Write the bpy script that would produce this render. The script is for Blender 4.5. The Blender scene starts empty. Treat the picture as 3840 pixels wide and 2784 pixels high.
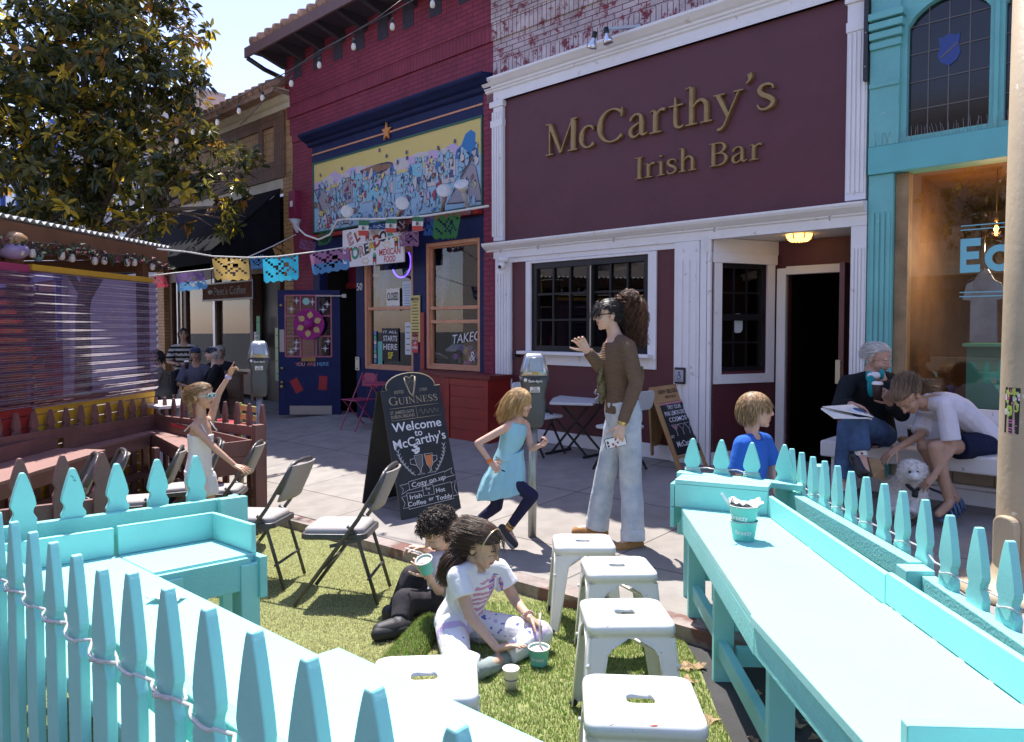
import bpy,bmesh,math,random
import numpy as np
from mathutils import Vector,Matrix,noise as mnoise
R=math.radians
random.seed(7);rng=np.random.default_rng(7)
SC=bpy.context.scene;COL=SC.collection
  # camera, world, sun, exposure
FOC,CXP,HOR,PITCH,CZ=2700.0,1920.0,1230.0,R(2.0),1.47
CYP=HOR+FOC*math.tan(PITCH)
cam=bpy.data.objects.new('camera',bpy.data.cameras.new('camera'));COL.objects.link(cam)
cam.location=(0,0,CZ);cam.rotation_euler=(R(90)-PITCH,0,0)
cam.data.sensor_width=36;cam.data.lens=FOC/3840*36
cam.data.shift_y=-(1392-CYP)/3840
cam.data.clip_start=0.05;cam.data.clip_end=3000
SC.camera=cam
SUND=Vector((0.14,-0.44,-1.0)).normalized()  # the way the light travels
w=bpy.data.worlds.new('World');SC.world=w;w.use_nodes=True
wn=w.node_tree.nodes;wn.clear()
bg=wn.new('ShaderNodeBackground');sk=wn.new('ShaderNodeTexSky');wo=wn.new('ShaderNodeOutputWorld')
sk.sky_type='NISHITA';sk.sun_disc=False
sk.sun_elevation=math.asin(-SUND.z);sk.sun_rotation=math.atan2(-SUND.x,-SUND.y)
sk.altitude=50;sk.air_density=1.0;sk.dust_density=.5;sk.ozone_density=2.2
bg.inputs['Strength'].default_value=0.135
tn=wn.new('ShaderNodeMix');tn.data_type='RGBA';tn.blend_type='MULTIPLY';tn.inputs[0].default_value=1;tn.inputs[7].default_value=(1.14,.96,1.06,1);w.node_tree.links.new(sk.outputs[0],tn.inputs[6]);w.node_tree.links.new(tn.outputs[2],bg.inputs[0]);w.node_tree.links.new(bg.outputs[0],wo.inputs[0])
sl=bpy.data.lights.new('sun','SUN');sl.energy=4.2;sl.angle=R(0.53);sl.color=(1.0,0.955,0.89)
so=bpy.data.objects.new('sun',sl);COL.objects.link(so);so.location=(-3,10,20)
so.rotation_euler=SUND.to_track_quat('-Z','Y').to_euler()
SC.view_settings.view_transform='Standard';SC.view_settings.look='None'
SC.view_settings.exposure=1.16;SC.view_settings.gamma=1.0
SC.cycles.max_bounces=8;SC.cycles.transparent_max_bounces=16
SC.cycles.use_denoising=True
  # the place: street frame (s along the facades, q out to the street)
DV=np.array([-2888.,2700.]);DV/=np.linalg.norm(DV);NV=np.array([-DV[1],DV[0]]);F0=np.array([.48,9.1])
def W(s,q,z):p=F0+s*DV+q*NV;return Vector((p[0],p[1],z))
def SQ(p):r=np.array([p[0],p[1]])-F0;return float(r@DV),float(r@NV)
TA,KS,KQ,QK=-.17,-.043,.045,3.68
def zT(s,q):return TA+KS*(s+3)+KQ*(q-4.5)
def zS(s,q):return(q/QK)*(zT(s,QK)+.085)
def ray(px,py):
 u=(px-CXP)/FOC;v=-(py-CYP)/FOC;c,s=math.cos(PITCH),math.sin(PITCH)
 return np.array([u,c+v*s,-s+v*c])
def onz(px,py,z):r=ray(px,py);t=(z-CZ)/r[2];return Vector((r[0]*t,r[1]*t,z))
def onq(px,py,q):r=ray(px,py);t=((F0+q*NV)@NV)/(r[:2]@NV);return Vector(r*t)+Vector((0,0,CZ))
def aty(px,py,Y):r=ray(px,py);return Vector(r*(Y/r[1]))+Vector((0,0,CZ))
def onT(px,py,h=0):
 g=KS*DV+KQ*NV;r=ray(px,py);c0=TA+h-g@F0+KS*3-KQ*4.5
 t=(c0-CZ)/(r[2]-g@r[:2]);return Vector(r*t)+Vector((0,0,CZ))
def onS(px,py,h=0):
 z=0
 for _ in range(30):p=onz(px,py,z+h);z=zS(*SQ(p))
 return p
OX=(0,1000,1800,2800);OY=(0,700,1400,1984);KSC=(2.0545,2.055,2.0545,2.0548)
def K(r,c,x,y):return OX[c]+x/KSC[c],OY[r]+y/KSC[c]
  # materials
MATS={}
def mat(name,col,rough=.6,metal=0.,var=0.,vs=8.,bump=0.,bs=60.,spec=.5,coat=0.,sss=0.,col2=None,dirt=None):
 if name in MATS:return MATS[name]
 m=bpy.data.materials.new(name);m.use_nodes=True;nt=m.node_tree;N=nt.nodes;L=nt.links
 b=N['Principled BSDF'];b.inputs['Base Color'].default_value=(*col,1);b.inputs['Roughness'].default_value=rough
 b.inputs['Metallic'].default_value=metal;b.inputs['Specular IOR Level'].default_value=spec
 b.inputs['Coat Weight'].default_value=coat
 if sss:b.inputs['Subsurface Weight'].default_value=sss;b.inputs['Subsurface Radius'].default_value=(.012,.005,.003);b.inputs['Subsurface Scale'].default_value=.5
 tc=N.new('ShaderNodeTexCoord')
 if var or col2:
  n=N.new('ShaderNodeTexNoise');n.inputs['Scale'].default_value=vs;n.inputs['Detail'].default_value=6;n.inputs['Roughness'].default_value=.65
  L.new(tc.outputs['Object'],n.inputs['Vector'])
  mx=N.new('ShaderNodeMix');mx.data_type='RGBA'
  c2=col2 if col2 else tuple(min(1,c*(1+var))for c in col);c1=col if col2 else tuple(c*(1-var)for c in col)
  mx.inputs[6].default_value=(*c1,1);mx.inputs[7].default_value=(*c2,1)
  rp=N.new('ShaderNodeMapRange');rp.inputs[1].default_value=.33;rp.inputs[2].default_value=.67
  L.new(n.outputs[0],rp.inputs[0]);L.new(rp.outputs[0],mx.inputs[0]);out=mx.outputs[2]
  if dirt:  # (colour, scale, threshold) chips and stains with a shape of their own
   n2=N.new('ShaderNodeTexNoise');n2.inputs['Scale'].default_value=dirt[1];n2.inputs['Detail'].default_value=4
   L.new(tc.outputs['Object'],n2.inputs['Vector'])
   r2=N.new('ShaderNodeMapRange');r2.inputs[1].default_value=dirt[2];r2.inputs[2].default_value=dirt[2]+.025
   L.new(n2.outputs[0],r2.inputs[0]);m2=N.new('ShaderNodeMix');m2.data_type='RGBA'
   L.new(r2.outputs[0],m2.inputs[0]);L.new(out,m2.inputs[6]);m2.inputs[7].default_value=(*dirt[0],1);out=m2.outputs[2]
  L.new(out,b.inputs['Base Color'])
 if bump:
  n=N.new('ShaderNodeTexNoise');n.inputs['Scale'].default_value=bs;n.inputs['Detail'].default_value=5
  L.new(tc.outputs['Object'],n.inputs['Vector']);bp=N.new('ShaderNodeBump');bp.inputs['Strength'].default_value=bump;bp.inputs['Distance'].default_value=.01
  L.new(n.outputs[0],bp.inputs['Height']);L.new(bp.outputs[0],b.inputs['Normal'])
 MATS[name]=m;return m
def wood(name,col,rough=.55,var=.12,bump=.35,axis=0,dirt=None,stretch=14):
 """painted or bare timber with grain along the object's own X or any axis, by a stretched noise"""
 if name in MATS:return MATS[name]
 m=mat(name,col,rough,var=var,vs=3.,dirt=dirt);nt=m.node_tree;N=nt.nodes;L=nt.links
 tc=N.new('ShaderNodeTexCoord');mp=N.new('ShaderNodeMapping');sc=[stretch*3]*3;sc[axis]=3.
 mp.inputs['Scale'].default_value=sc;mp.inputs['Rotation'].default_value=(0,0,-math.atan2(DV[1],DV[0])if axis!=2 else 0)
 n=N.new('ShaderNodeTexNoise');n.inputs['Scale'].default_value=3;n.inputs['Detail'].default_value=5;n.inputs['Distortion'].default_value=.6
 L.new(tc.outputs['Object'],mp.inputs[0]);L.new(mp.outputs[0],n.inputs['Vector'])
 bp=N.new('ShaderNodeBump');bp.inputs['Strength'].default_value=bump;bp.inputs['Distance'].default_value=.006
 L.new(n.outputs[0],bp.inputs['Height']);L.new(bp.outputs[0],N['Principled BSDF'].inputs['Normal'])
 return m
def brickmat(name,c1,c2,mortar,bw=.215,bh=.07,gap=.012,off=.5,patch=None,bump=.6,rough=.7):
 if name in MATS:return MATS[name]
 m=bpy.data.materials.new(name);m.use_nodes=True;nt=m.node_tree;N=nt.nodes;L=nt.links;b=N['Principled BSDF']
 uv=N.new('ShaderNodeUVMap');br=N.new('ShaderNodeTexBrick');L.new(uv.outputs[0],br.inputs['Vector'])
 br.inputs['Scale'].default_value=1;br.inputs['Brick Width'].default_value=bw;br.inputs['Row Height'].default_value=bh
 br.inputs['Mortar Size'].default_value=gap/2;br.inputs['Mortar Smooth'].default_value=.3;br.offset=off
 br.inputs['Color1'].default_value=(*c1,1);br.inputs['Color2'].default_value=(*c2,1);br.inputs['Mortar'].default_value=(*mortar,1)
 out=br.outputs[0]
 n=N.new('ShaderNodeTexNoise');n.inputs['Scale'].default_value=2.2;n.inputs['Detail'].default_value=8;n.inputs['Roughness'].default_value=.75
 L.new(uv.outputs[0],n.inputs['Vector'])
 if patch:
  rp=N.new('ShaderNodeMapRange');rp.inputs[1].default_value=patch[1];rp.inputs[2].default_value=patch[1]+.05
  n2=N.new('ShaderNodeTexNoise');n2.inputs['Scale'].default_value=patch[2];n2.inputs['Detail'].default_value=8;n2.inputs['Roughness'].default_value=.8
  L.new(uv.outputs[0],n2.inputs['Vector']);L.new(n2.outputs[0],rp.inputs[0])
  mx=N.new('ShaderNodeMix');mx.data_type='RGBA';L.new(rp.outputs[0],mx.inputs[0]);L.new(out,mx.inputs[6]);mx.inputs[7].default_value=(*patch[0],1);out=mx.outputs[2]
 hs=N.new('ShaderNodeHueSaturation');rg=N.new('ShaderNodeMapRange');rg.inputs[1].default_value=.3;rg.inputs[2].default_value=.7;rg.inputs[3].default_value=.72;rg.inputs[4].default_value=1.25
 L.new(n.outputs[0],rg.inputs[0]);L.new(rg.outputs[0],hs.inputs['Value']);L.new(out,hs.inputs['Color']);L.new(hs.outputs[0],b.inputs['Base Color'])
 bp=N.new('ShaderNodeBump');bp.inputs['Strength'].default_value=bump;bp.inputs['Distance'].default_value=.012;bp.invert=True
 L.new(br.outputs['Fac'],bp.inputs['Height']);L.new(bp.outputs[0],b.inputs['Normal']);b.inputs['Roughness'].default_value=rough
 MATS[name]=m;return m
def glassmat(name,tint=(.75,.78,.8),fac=1.0,rough=0.0):
 if name in MATS:return MATS[name]
 m=bpy.data.materials.new(name);m.use_nodes=True;nt=m.node_tree;N=nt.nodes;L=nt.links;N.clear()
 o=N.new('ShaderNodeOutputMaterial');t=N.new('ShaderNodeBsdfTransparent');g=N.new('ShaderNodeBsdfGlossy');mx=N.new('ShaderNodeMixShader');f=N.new('ShaderNodeLayerWeight')
 t.inputs[0].default_value=(*tint,1);g.inputs['Roughness'].default_value=rough;f.inputs['Blend'].default_value=.5
 pw=N.new('ShaderNodeMath');pw.operation='POWER';pw.inputs[1].default_value=4;L.new(f.outputs['Facing'],pw.inputs[0])  # thin pane: facing angle, so either side reflects alike
 ml=N.new('ShaderNodeMath');ml.operation='MULTIPLY_ADD';ml.inputs[1].default_value=.9;ml.inputs[2].default_value=.085*fac;ml.use_clamp=True
 L.new(pw.outputs[0],ml.inputs[0]);L.new(ml.outputs[0],mx.inputs[0]);L.new(t.outputs[0],mx.inputs[1]);L.new(g.outputs[0],mx.inputs[2]);L.new(mx.outputs[0],o.inputs[0])
 MATS[name]=m;return m
def emit(name,col,st):
 if name in MATS:return MATS[name]
 m=mat(name,col);b=m.node_tree.nodes['Principled BSDF'];b.inputs['Emission Color'].default_value=(*col,1);b.inputs['Emission Strength'].default_value=st;return m
def thinmat(name,col,trans=.45,rough=.7,lace=0.,vs=60.):
 """paper or leaf: diffuse plus translucent; lace > 0 punches holes"""
 if name in MATS:return MATS[name]
 m=bpy.data.materials.new(name);m.use_nodes=True;nt=m.node_tree;N=nt.nodes;L=nt.links;b=N['Principled BSDF'];o=N['Material Output']
 b.inputs['Base Color'].default_value=(*col,1);b.inputs['Roughness'].default_value=rough
 t=N.new('ShaderNodeBsdfTranslucent');t.inputs[0].default_value=(*col,1);mx=N.new('ShaderNodeMixShader');mx.inputs[0].default_value=trans
 L.new(b.outputs[0],mx.inputs[1]);L.new(t.outputs[0],mx.inputs[2]);out=mx.outputs[0]
 if lace:
  tc=N.new('ShaderNodeTexCoord');v=N.new('ShaderNodeTexVoronoi');v.inputs['Scale'].default_value=vs;v.feature='DISTANCE_TO_EDGE'
  L.new(tc.outputs['Object'],v.inputs['Vector']);gt=N.new('ShaderNodeMath');gt.operation='GREATER_THAN';gt.inputs[1].default_value=lace
  L.new(v.outputs['Distance'],gt.inputs[0]);tr=N.new('ShaderNodeBsdfTransparent');m2=N.new('ShaderNodeMixShader')
  L.new(gt.outputs[0],m2.inputs[0]);L.new(out,m2.inputs[1]);L.new(tr.outputs[0],m2.inputs[2]);out=m2.outputs[0]
 L.new(out,o.inputs[0]);MATS[name]=m;return m
  # mesh helpers
I3=lambda a,b,c:Vector((a,b,c))
class MB:
 def __init__(s,f=I3):s.f=f;s.v=[];s.F=[];s.uv=[];s.mi=[];s.m=0;s.sm=[]
 def add(s,vs,fs,smooth=False,raw=False):
  o=len(s.v)
  for p in vs:s.uv.append((p[0]+p[1],p[2]));s.v.append(Vector(p)if raw else s.f(*p))
  for f in fs:s.F.append([i+o for i in f]);s.mi.append(s.m);s.sm.append(smooth)
  return s
 def box(s,x0,x1,y0,y1,z0,z1):
  v=[(x,y,z)for x in(x0,x1)for y in(y0,y1)for z in(z0,z1)]
  return s.add(v,[(0,1,3,2),(4,6,7,5),(0,4,5,1),(2,3,7,6),(0,2,6,4),(1,5,7,3)])
 def hexa(s,v):return s.add(v,[(0,1,3,2),(4,6,7,5),(0,4,5,1),(2,3,7,6),(0,2,6,4),(1,5,7,3)])
 def prism(s,poly,h0,h1,ax='y'):
  """poly in the two other axes, extruded along ax from h0 to h1"""
  n=len(poly);mk={'y':lambda a,b,h:(a,h,b),'z':lambda a,b,h:(a,b,h),'x':lambda a,b,h:(h,a,b)}[ax]
  v=[mk(a,b,h0)for a,b in poly]+[mk(a,b,h1)for a,b in poly]
  return s.add(v,[tuple(range(n-1,-1,-1)),tuple(range(n,2*n))]+[(i,(i+1)%n,n+(i+1)%n,n+i)for i in range(n)])
 def quad(s,a,b,c,d):return s.add([a,b,c,d],[(0,1,2,3)])
 def bar(s,p0,p1,w,t,up=(0,0,1)):
  """rectangular bar, raw points: w across, t along 'up'"""
  p0,p1=Vector(p0),Vector(p1);d=(p1-p0).normalized();u=Vector(up);x=d.cross(u).normalized();u=x.cross(d).normalized()
  v=[p+x*a*w/2+u*b*t/2 for p in(p0,p1)for a in(-1,1)for b in(-1,1)]
  return s.add(v,[(0,1,3,2),(4,6,7,5),(0,4,5,1),(2,3,7,6),(0,2,6,4),(1,5,7,3)],raw=True)
 def tube(s,pts,r,n=8,caps=True,smooth=True,raw=True):
  pts=[Vector(p)if raw else s.f(*p)for p in pts];rs=r if isinstance(r,(list,tuple))else[r]*len(pts)
  v=[];x=None
  for i,p in enumerate(pts):
   d=(pts[min(i+1,len(pts)-1)]-pts[max(i-1,0)])
   d=d.normalized()if d.length>1e-9 else Vector((0,0,1))
   if x is None:x=d.orthogonal().normalized()
   else:
    x=(x-d*x.dot(d));x=x.normalized()if x.length>1e-6 else d.orthogonal().normalized()
   y=d.cross(x)
   for k in range(n):a=2*math.pi*k/n;v.append(p+(x*math.cos(a)+y*math.sin(a))*rs[i])
  f=[(i*n+k,i*n+(k+1)%n,(i+1)*n+(k+1)%n,(i+1)*n+k)for i in range(len(pts)-1)for k in range(n)]
  if caps:f+=[tuple(range(n-1,-1,-1)),tuple(range((len(pts)-1)*n,len(pts)*n))]
  return s.add(v,f,smooth,raw=True)
 def ell(s,c,r,ax=None,nu=12,nv=8):
  c=Vector(c);X,Y,Z=ax if ax else(Vector((1,0,0)),Vector((0,1,0)),Vector((0,0,1)))
  r=r if isinstance(r,(list,tuple))else(r,r,r);v=[c+Z*r[2]]
  for j in range(1,nv):
   t=math.pi*j/nv
   for k in range(nu):a=2*math.pi*k/nu;v.append(c+X*r[0]*math.sin(t)*math.cos(a)+Y*r[1]*math.sin(t)*math.sin(a)+Z*r[2]*math.cos(t))
  v.append(c-Z*r[2]);f=[(0,1+k,1+(k+1)%nu)for k in range(nu)]
  for j in range(nv-2):f+=[(1+j*nu+k,1+(j+1)*nu+k,1+(j+1)*nu+(k+1)%nu,1+j*nu+(k+1)%nu)for k in range(nu)]
  e=len(v)-1;b=1+(nv-2)*nu;f+=[(e,b+(k+1)%nu,b+k)for k in range(nu)]
  return s.add(v,f,True,raw=True)
 def lathe(s,c,prof,n=20,ax=None,smooth=True):
  """prof: (radius, height) pairs turned about the axis"""
  c=Vector(c);X,Y,Z=ax if ax else(Vector((1,0,0)),Vector((0,1,0)),Vector((0,0,1)));v=[]
  for r,h in prof:
   for k in range(n):a=2*math.pi*k/n;v.append(c+X*r*math.cos(a)+Y*r*math.sin(a)+Z*h)
  f=[(i*n+k,i*n+(k+1)%n,(i+1)*n+(k+1)%n,(i+1)*n+k)for i in range(len(prof)-1)for k in range(n)]
  return s.add(v,f,smooth,raw=True)
 def mesh(s,name,mats,off=None):
  me=bpy.data.meshes.new(name);o=off or Vector((0,0,0))
  me.from_pydata([v-o for v in s.v],[],s.F)
  for m in(mats if isinstance(mats,(list,tuple))else[mats]):me.materials.append(m)
  me.polygons.foreach_set('material_index',s.mi);me.polygons.foreach_set('use_smooth',s.sm)
  ul=me.uv_layers.new(name='UVMap');li=np.empty(len(me.loops),dtype=np.int32);me.loops.foreach_get('vertex_index',li)
  ul.data.foreach_set('uv',np.array(s.uv,dtype=np.float32)[li].ravel())
  me.update();return me
 def build(s,name,mats,parent=None,bevel=0.,loc=None,fix=True):
  off=Vector(parent['_b'])if parent is not None and '_b' in parent else(Vector(loc)if loc is not None else Vector((0,0,0)))
  me=s.mesh(name,mats,off)
  if fix:
   bm=bmesh.new();bm.from_mesh(me);bmesh.ops.recalc_face_normals(bm,faces=bm.faces);bm.to_mesh(me);bm.free()
  return link(name,me,parent,off,bevel)
def link(name,me,parent=None,off=None,bevel=0.):
 o=bpy.data.objects.new(name,me);COL.objects.link(o)
 if parent is not None:o.parent=parent;o['_b']=parent.get('_b',(0,0,0))
 else:o.location=off or(0,0,0);o['_b']=tuple(off or(0,0,0))
 if bevel:
  b=o.modifiers.new('bevel','BEVEL');b.width=bevel;b.segments=2;b.limit_method='ANGLE';b.harden_normals=False
 return o
def tag(o,label=None,cat=None,group=None,kind=None):
 if label:o['label']=label
 if cat:o['category']=cat
 if group:o['group']=group
 if kind:o['kind']=kind
 return o
def thing(name,loc,label,cat,group=None,rotz=0.,local=False):
 o=bpy.data.objects.new(name,None);COL.objects.link(o);o.location=loc;o.rotation_euler=(0,0,rotz);o.empty_display_size=.1
 o['_b']=(0.,0.,0.)if local else tuple(loc)
 return tag(o,label,cat,group)
def dup(root,loc,rotz,label,group=None,tilt=None):
 r=root.copy();COL.objects.link(r);r.location=loc;r.rotation_euler=(tilt[0],tilt[1],rotz)if tilt else(0,0,rotz);r['label']=label
 if group:r['group']=group
 for ch in list(root.children):
  c=ch.copy();COL.objects.link(c);c.parent=r
  for g in ch.children:e=g.copy();COL.objects.link(e);e.parent=c
 return r
def boxes(name,m,parent,lst,f=None,bevel=0.):  # each box an object of its own
 return[MB(f or W).box(*x).build(name,m,parent,bevel)for x in lst]
def text_mesh(txt,size=1.,depth=0.,align='CENTER',shear=0.,bold=0.,space=1.):
 cu=bpy.data.curves.new('t','FONT');cu.body=txt;cu.size=size;cu.extrude=depth;cu.align_x=align;cu.align_y='CENTER';cu.shear=shear;cu.offset=bold;cu.space_character=space;cu.resolution_u=3
 o=bpy.data.objects.new('t',cu);COL.objects.link(o);dg=bpy.context.evaluated_depsgraph_get();me=bpy.data.meshes.new_from_object(o.evaluated_get(dg))
 v=[tuple(x.co)for x in me.vertices];f=[tuple(p.vertices)for p in me.polygons]
 bpy.data.objects.remove(o);bpy.data.curves.remove(cu);bpy.data.meshes.remove(me);return v,f
def text_on(mb,txt,org,X,Y,size,depth=.0,fitw=None,**k):
 """flat lettering laid on a surface: origin at its centre, X along the line, Y up"""
 v,f=text_mesh(txt,1.,depth,**k);org,X,Y=Vector(org),Vector(X).normalized(),Vector(Y).normalized();Z=X.cross(Y)
 sx=size
 if fitw and v:wv=max(p[0]for p in v)-min(p[0]for p in v);sx=fitw/wv
 return mb.add([org+X*p[0]*sx+Y*p[1]*size+Z*p[2]for p in v],f,raw=True)
  # SETTING: ground
def sheet(name,s0,s1,q0,q1,zf,ns,nq,m,lift=0.):
 b=MB();S=np.linspace(s0,s1,ns);Q=np.linspace(q0,q1,nq)
 v=[W(s,q,zf(s,q)+lift)for s in S for q in Q]
 f=[(i*nq+j,(i+1)*nq+j,(i+1)*nq+j+1,i*nq+j+1)for i in range(ns-1)for j in range(nq-1)]
 b.add(v,f,raw=True);b.uv=[(s,q)for s in S for q in Q]
 return tag(b.build(name,m),kind='structure')
def concrete(name,c,joint=1.35,jw=.014):
 m=mat(name,c,.85,var=.06,vs=1.6,bump=.5,bs=160);nt=m.node_tree;N=nt.nodes;L=nt.links;b=N['Principled BSDF']
 uv=N.new('ShaderNodeUVMap');br=N.new('ShaderNodeTexBrick');br.offset=0;br.inputs['Scale'].default_value=1;br.inputs['Brick Width'].default_value=joint;br.inputs['Row Height'].default_value=joint
 br.inputs['Mortar Size'].default_value=jw/2;br.inputs['Color1'].default_value=(1,1,1,1);br.inputs['Color2'].default_value=(.86,.85,.84,1);br.inputs['Mortar'].default_value=(.28,.26,.25,1)
 mp=N.new('ShaderNodeMapping');mp.inputs['Location'].default_value=(.35,-.27,0)
 L.new(uv.outputs[0],mp.inputs[0]);L.new(mp.outputs[0],br.inputs['Vector']);old=b.inputs['Base Color'].links[0].from_socket
 mx=N.new('ShaderNodeMix');mx.data_type='RGBA';mx.blend_type='MULTIPLY';mx.inputs[0].default_value=1;L.new(old,mx.inputs[6]);L.new(br.outputs[0],mx.inputs[7])
   # old stains and gum spots
 n=N.new('ShaderNodeTexNoise');n.inputs['Scale'].default_value=5;n.inputs['Detail'].default_value=8;L.new(uv.outputs[0],n.inputs['Vector'])
 r=N.new('ShaderNodeMapRange');r.inputs[1].default_value=.3;r.inputs[2].default_value=.6;r.inputs[3].default_value=.86;r.inputs[4].default_value=1.06;L.new(n.outputs[0],r.inputs[0])
 v=N.new('ShaderNodeTexVoronoi');v.inputs['Scale'].default_value=2.6;L.new(uv.outputs[0],v.inputs['Vector']);r2=N.new('ShaderNodeMapRange');r2.inputs[1].default_value=.05;r2.inputs[2].default_value=.075;r2.inputs[3].default_value=.55;r2.inputs[4].default_value=1;L.new(v.outputs['Distance'],r2.inputs[0])
 mm=N.new('ShaderNodeMath');mm.operation='MULTIPLY';L.new(r.outputs[0],mm.inputs[0]);L.new(r2.outputs[0],mm.inputs[1])
 hs=N.new('ShaderNodeHueSaturation');L.new(mm.outputs[0],hs.inputs['Value']);L.new(mx.outputs[2],hs.inputs['Color']);L.new(hs.outputs[0],b.inputs['Base Color']);return m
asphalt=mat('asphalt',(.055,.054,.054),.9,var=.25,vs=3,bump=.7,bs=240)
sheet('street',-400,400,-300,400,lambda s,q:(zT(max(-25,min(40,s)),min(max(q,3.6),9.5))-.02)if q>3.4 else-3.2,161,141,asphalt)
sheet('road',-40,60,QK-.05,13.2,lambda s,q:zT(max(-25,min(40,s)),min(q,8.5)),60,30,asphalt,.004)
walk=concrete('paving',(.30,.272,.25))
sheet('sidewalk',-16,40,-1.2,QK-.14,lambda s,q:zS(min(s,30),max(q,0)),70,12,walk)
kb=MB();kf=[]
SS=np.linspace(-16,40,57)
for i in range(56):
 for(q0,q1,z0,z1)in((QK-.14,QK,-.4,.004),):
  v=[W(s,q,zS(s,QK)+dz)for s in(SS[i],SS[i+1])for q in(q0,q1)for dz in(z0,z1)]
  kb.add(v,[(0,1,3,2),(4,6,7,5),(0,4,5,1),(2,3,7,6),(0,2,6,4),(1,5,7,3)],raw=True)
tag(kb.build('kerb',mat('kerb_stone',(.27,.22,.2),.85,var=.3,vs=7,bump=.5,bs=90,dirt=((.17,.085,.07),2.2,.56))),kind='structure')
sheet('opposite_sidewalk',-30,40,13.2,16.5,lambda s,q:zT(max(-25,min(30,s)),8.5)+.14,40,4,walk)
  # BUILDINGS
PLAST=mat('maroon_paint',(.105,.026,.036),.55,var=.1,vs=2.5,bump=.35,bs=14)
MAROON=mat('maroon_wood',(.10,.022,.028),.5,var=.08,vs=4,bump=.15,bs=30)
WHITE=mat('white_trim',(.80,.77,.77),.45,var=.03,vs=5,bump=.12,bs=25,dirt=((.62,.58,.55),9,.68))
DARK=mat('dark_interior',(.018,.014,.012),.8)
BLACKF=mat('black_frame',(.012,.012,.014),.35)
GLASS=glassmat('window_glass',(.7,.72,.74),1.)
GLASSD=glassmat('dark_window_glass',(.40,.41,.42),1.)
def wall_holes(b,s0,s1,z0,z1,q0,q1,holes):
 S=sorted({s0,s1,*[h[0]for h in holes],*[h[1]for h in holes]});Z=sorted({z0,z1,*[h[2]for h in holes],*[h[3]for h in holes]})
 for i in range(len(S)-1):
  run=None
  for j in range(len(Z)-1):
   cs,cz=(S[i]+S[i+1])/2,(Z[j]+Z[j+1])/2
   hole=any(h[0]<cs<h[1]and h[2]<cz<h[3]for h in holes)
   if not hole:run=(run[0],Z[j+1])if run else(Z[j],Z[j+1])
   if(hole or j==len(Z)-2)and run:b.box(S[i],S[i+1],q0,q1,*run);run=None
 return b
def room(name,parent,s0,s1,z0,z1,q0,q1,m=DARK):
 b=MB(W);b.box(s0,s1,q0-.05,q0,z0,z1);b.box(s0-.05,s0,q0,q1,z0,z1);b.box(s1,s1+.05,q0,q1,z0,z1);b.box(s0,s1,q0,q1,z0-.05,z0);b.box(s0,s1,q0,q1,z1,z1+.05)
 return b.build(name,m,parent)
def frame(b,s0,s1,z0,z1,q0,q1,t):
 b.box(s0,s0+t,q0,q1,z0,z1);b.box(s1-t,s1,q0,q1,z0,z1);b.box(s0+t,s1-t,q0,q1,z0,z0+t);b.box(s0+t,s1-t,q0,q1,z1-t,z1);return b
def muntins(b,s0,s1,z0,z1,ns,nz,q,t=.02):
 for i in range(1,ns):s=s0+(s1-s0)*i/ns;b.box(s-t/2,s+t/2,q,q+t,z0,z1)
 for j in range(1,nz):z=z0+(z1-z0)*j/nz;b.box(s0,s1,q-.002,q+t-.003,z-t/2,z+t/2)
 return b
def profile(b,prof,s0,s1):return b.prism(prof,s0,s1,'x')
def flutes(b,s0,s1,q,z0,z1,n,m_w=.012):
 w_=(s1-s0)/(n+.5)
 for i in range(n):c=s0+(i+.75)*w_;b.box(c-w_*.36,c+w_*.36,q,q+.012,z0,z1)
  # bar with maroon front
bar=thing('bar_building',W(-1.3,0,0),'maroon bar front with white mouldings and raised gold lettering across its big panel','building')
b=MB(W);wall_holes(b,-3.7,1.0,0,2.42,-.2,-.04,[(-1.42,.34,1.17,2.3),(-3.62,-2.2,-.1,2.42)]);b.build('wall',MAROON,bar)
MB(W).box(-3.6,.9,-.2,-.05,2.5,4.6).build('sign_panel',PLAST,bar)
pr=[(-.1,4.5),(0,4.5),(0,4.62),(.025,4.635),(.025,4.655),(.045,4.665),(.05,4.69),(.075,4.705),(.11,4.74),(.13,4.76),(.13,4.79),(-.1,4.80)]
profile(MB(W),pr,-3.76,1.13).build('upper_cornice',WHITE,bar)
pr=[(-.1,2.40),(.0,2.40),(0,2.49),(.025,2.50),(.025,2.515),(.05,2.525),(.10,2.56),(.115,2.585),(.115,2.605),(-.1,2.635)]
c=profile(MB(W),pr,-3.735,1.12);c.build('lower_cornice',WHITE,bar)
hk=MB(W)
for s in(.75,.1,-1.05,-2.3,-3.45):hk.tube([W(s,.1,2.50),W(s,.13,2.49),W(s,.13,2.47),W(s,.11,2.46)],.006,6)
hk.build('hook',mat('grey_steel',(.4,.4,.4),.4,.9),bar)
for i,(s0,s1)in enumerate(((.83,1.04),(-3.72,-3.54))):
 b=MB(W);b.box(s0,s1,-.1,.0,2.637,4.42);flutes(b,s0,s1,0,2.7,4.15 if i else 4.36,4);b.box(s0-.02,s1+.02,-.1,.02,4.42,4.498);b.box(s0-.008,s1+.008,-.1,.014,4.16,4.25);b.build('upper_pilaster',WHITE,bar,.004)
for s0,s1,n in((.69,.97,5),(-2.07,-1.77,3),(-3.735,-3.6,4)):
 b=MB(W);b.box(s0,s1,-.1,.0,.12,2.398);flutes(b,s0,s1 if s0!=-2.07 else-1.78,0,.3,2.2,n);b.box(s0-.012,s1+.012,-.1,.02,0.,.2);b.build('lower_pilaster',WHITE,bar,.004)
b=MB(W);b.box(-1.77,.69,-.1,-.012,.0,.16);b.box(-1.77,.69,-.1,-.02,2.335,2.4);b.build('baseboard',WHITE,bar,.004)
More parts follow.
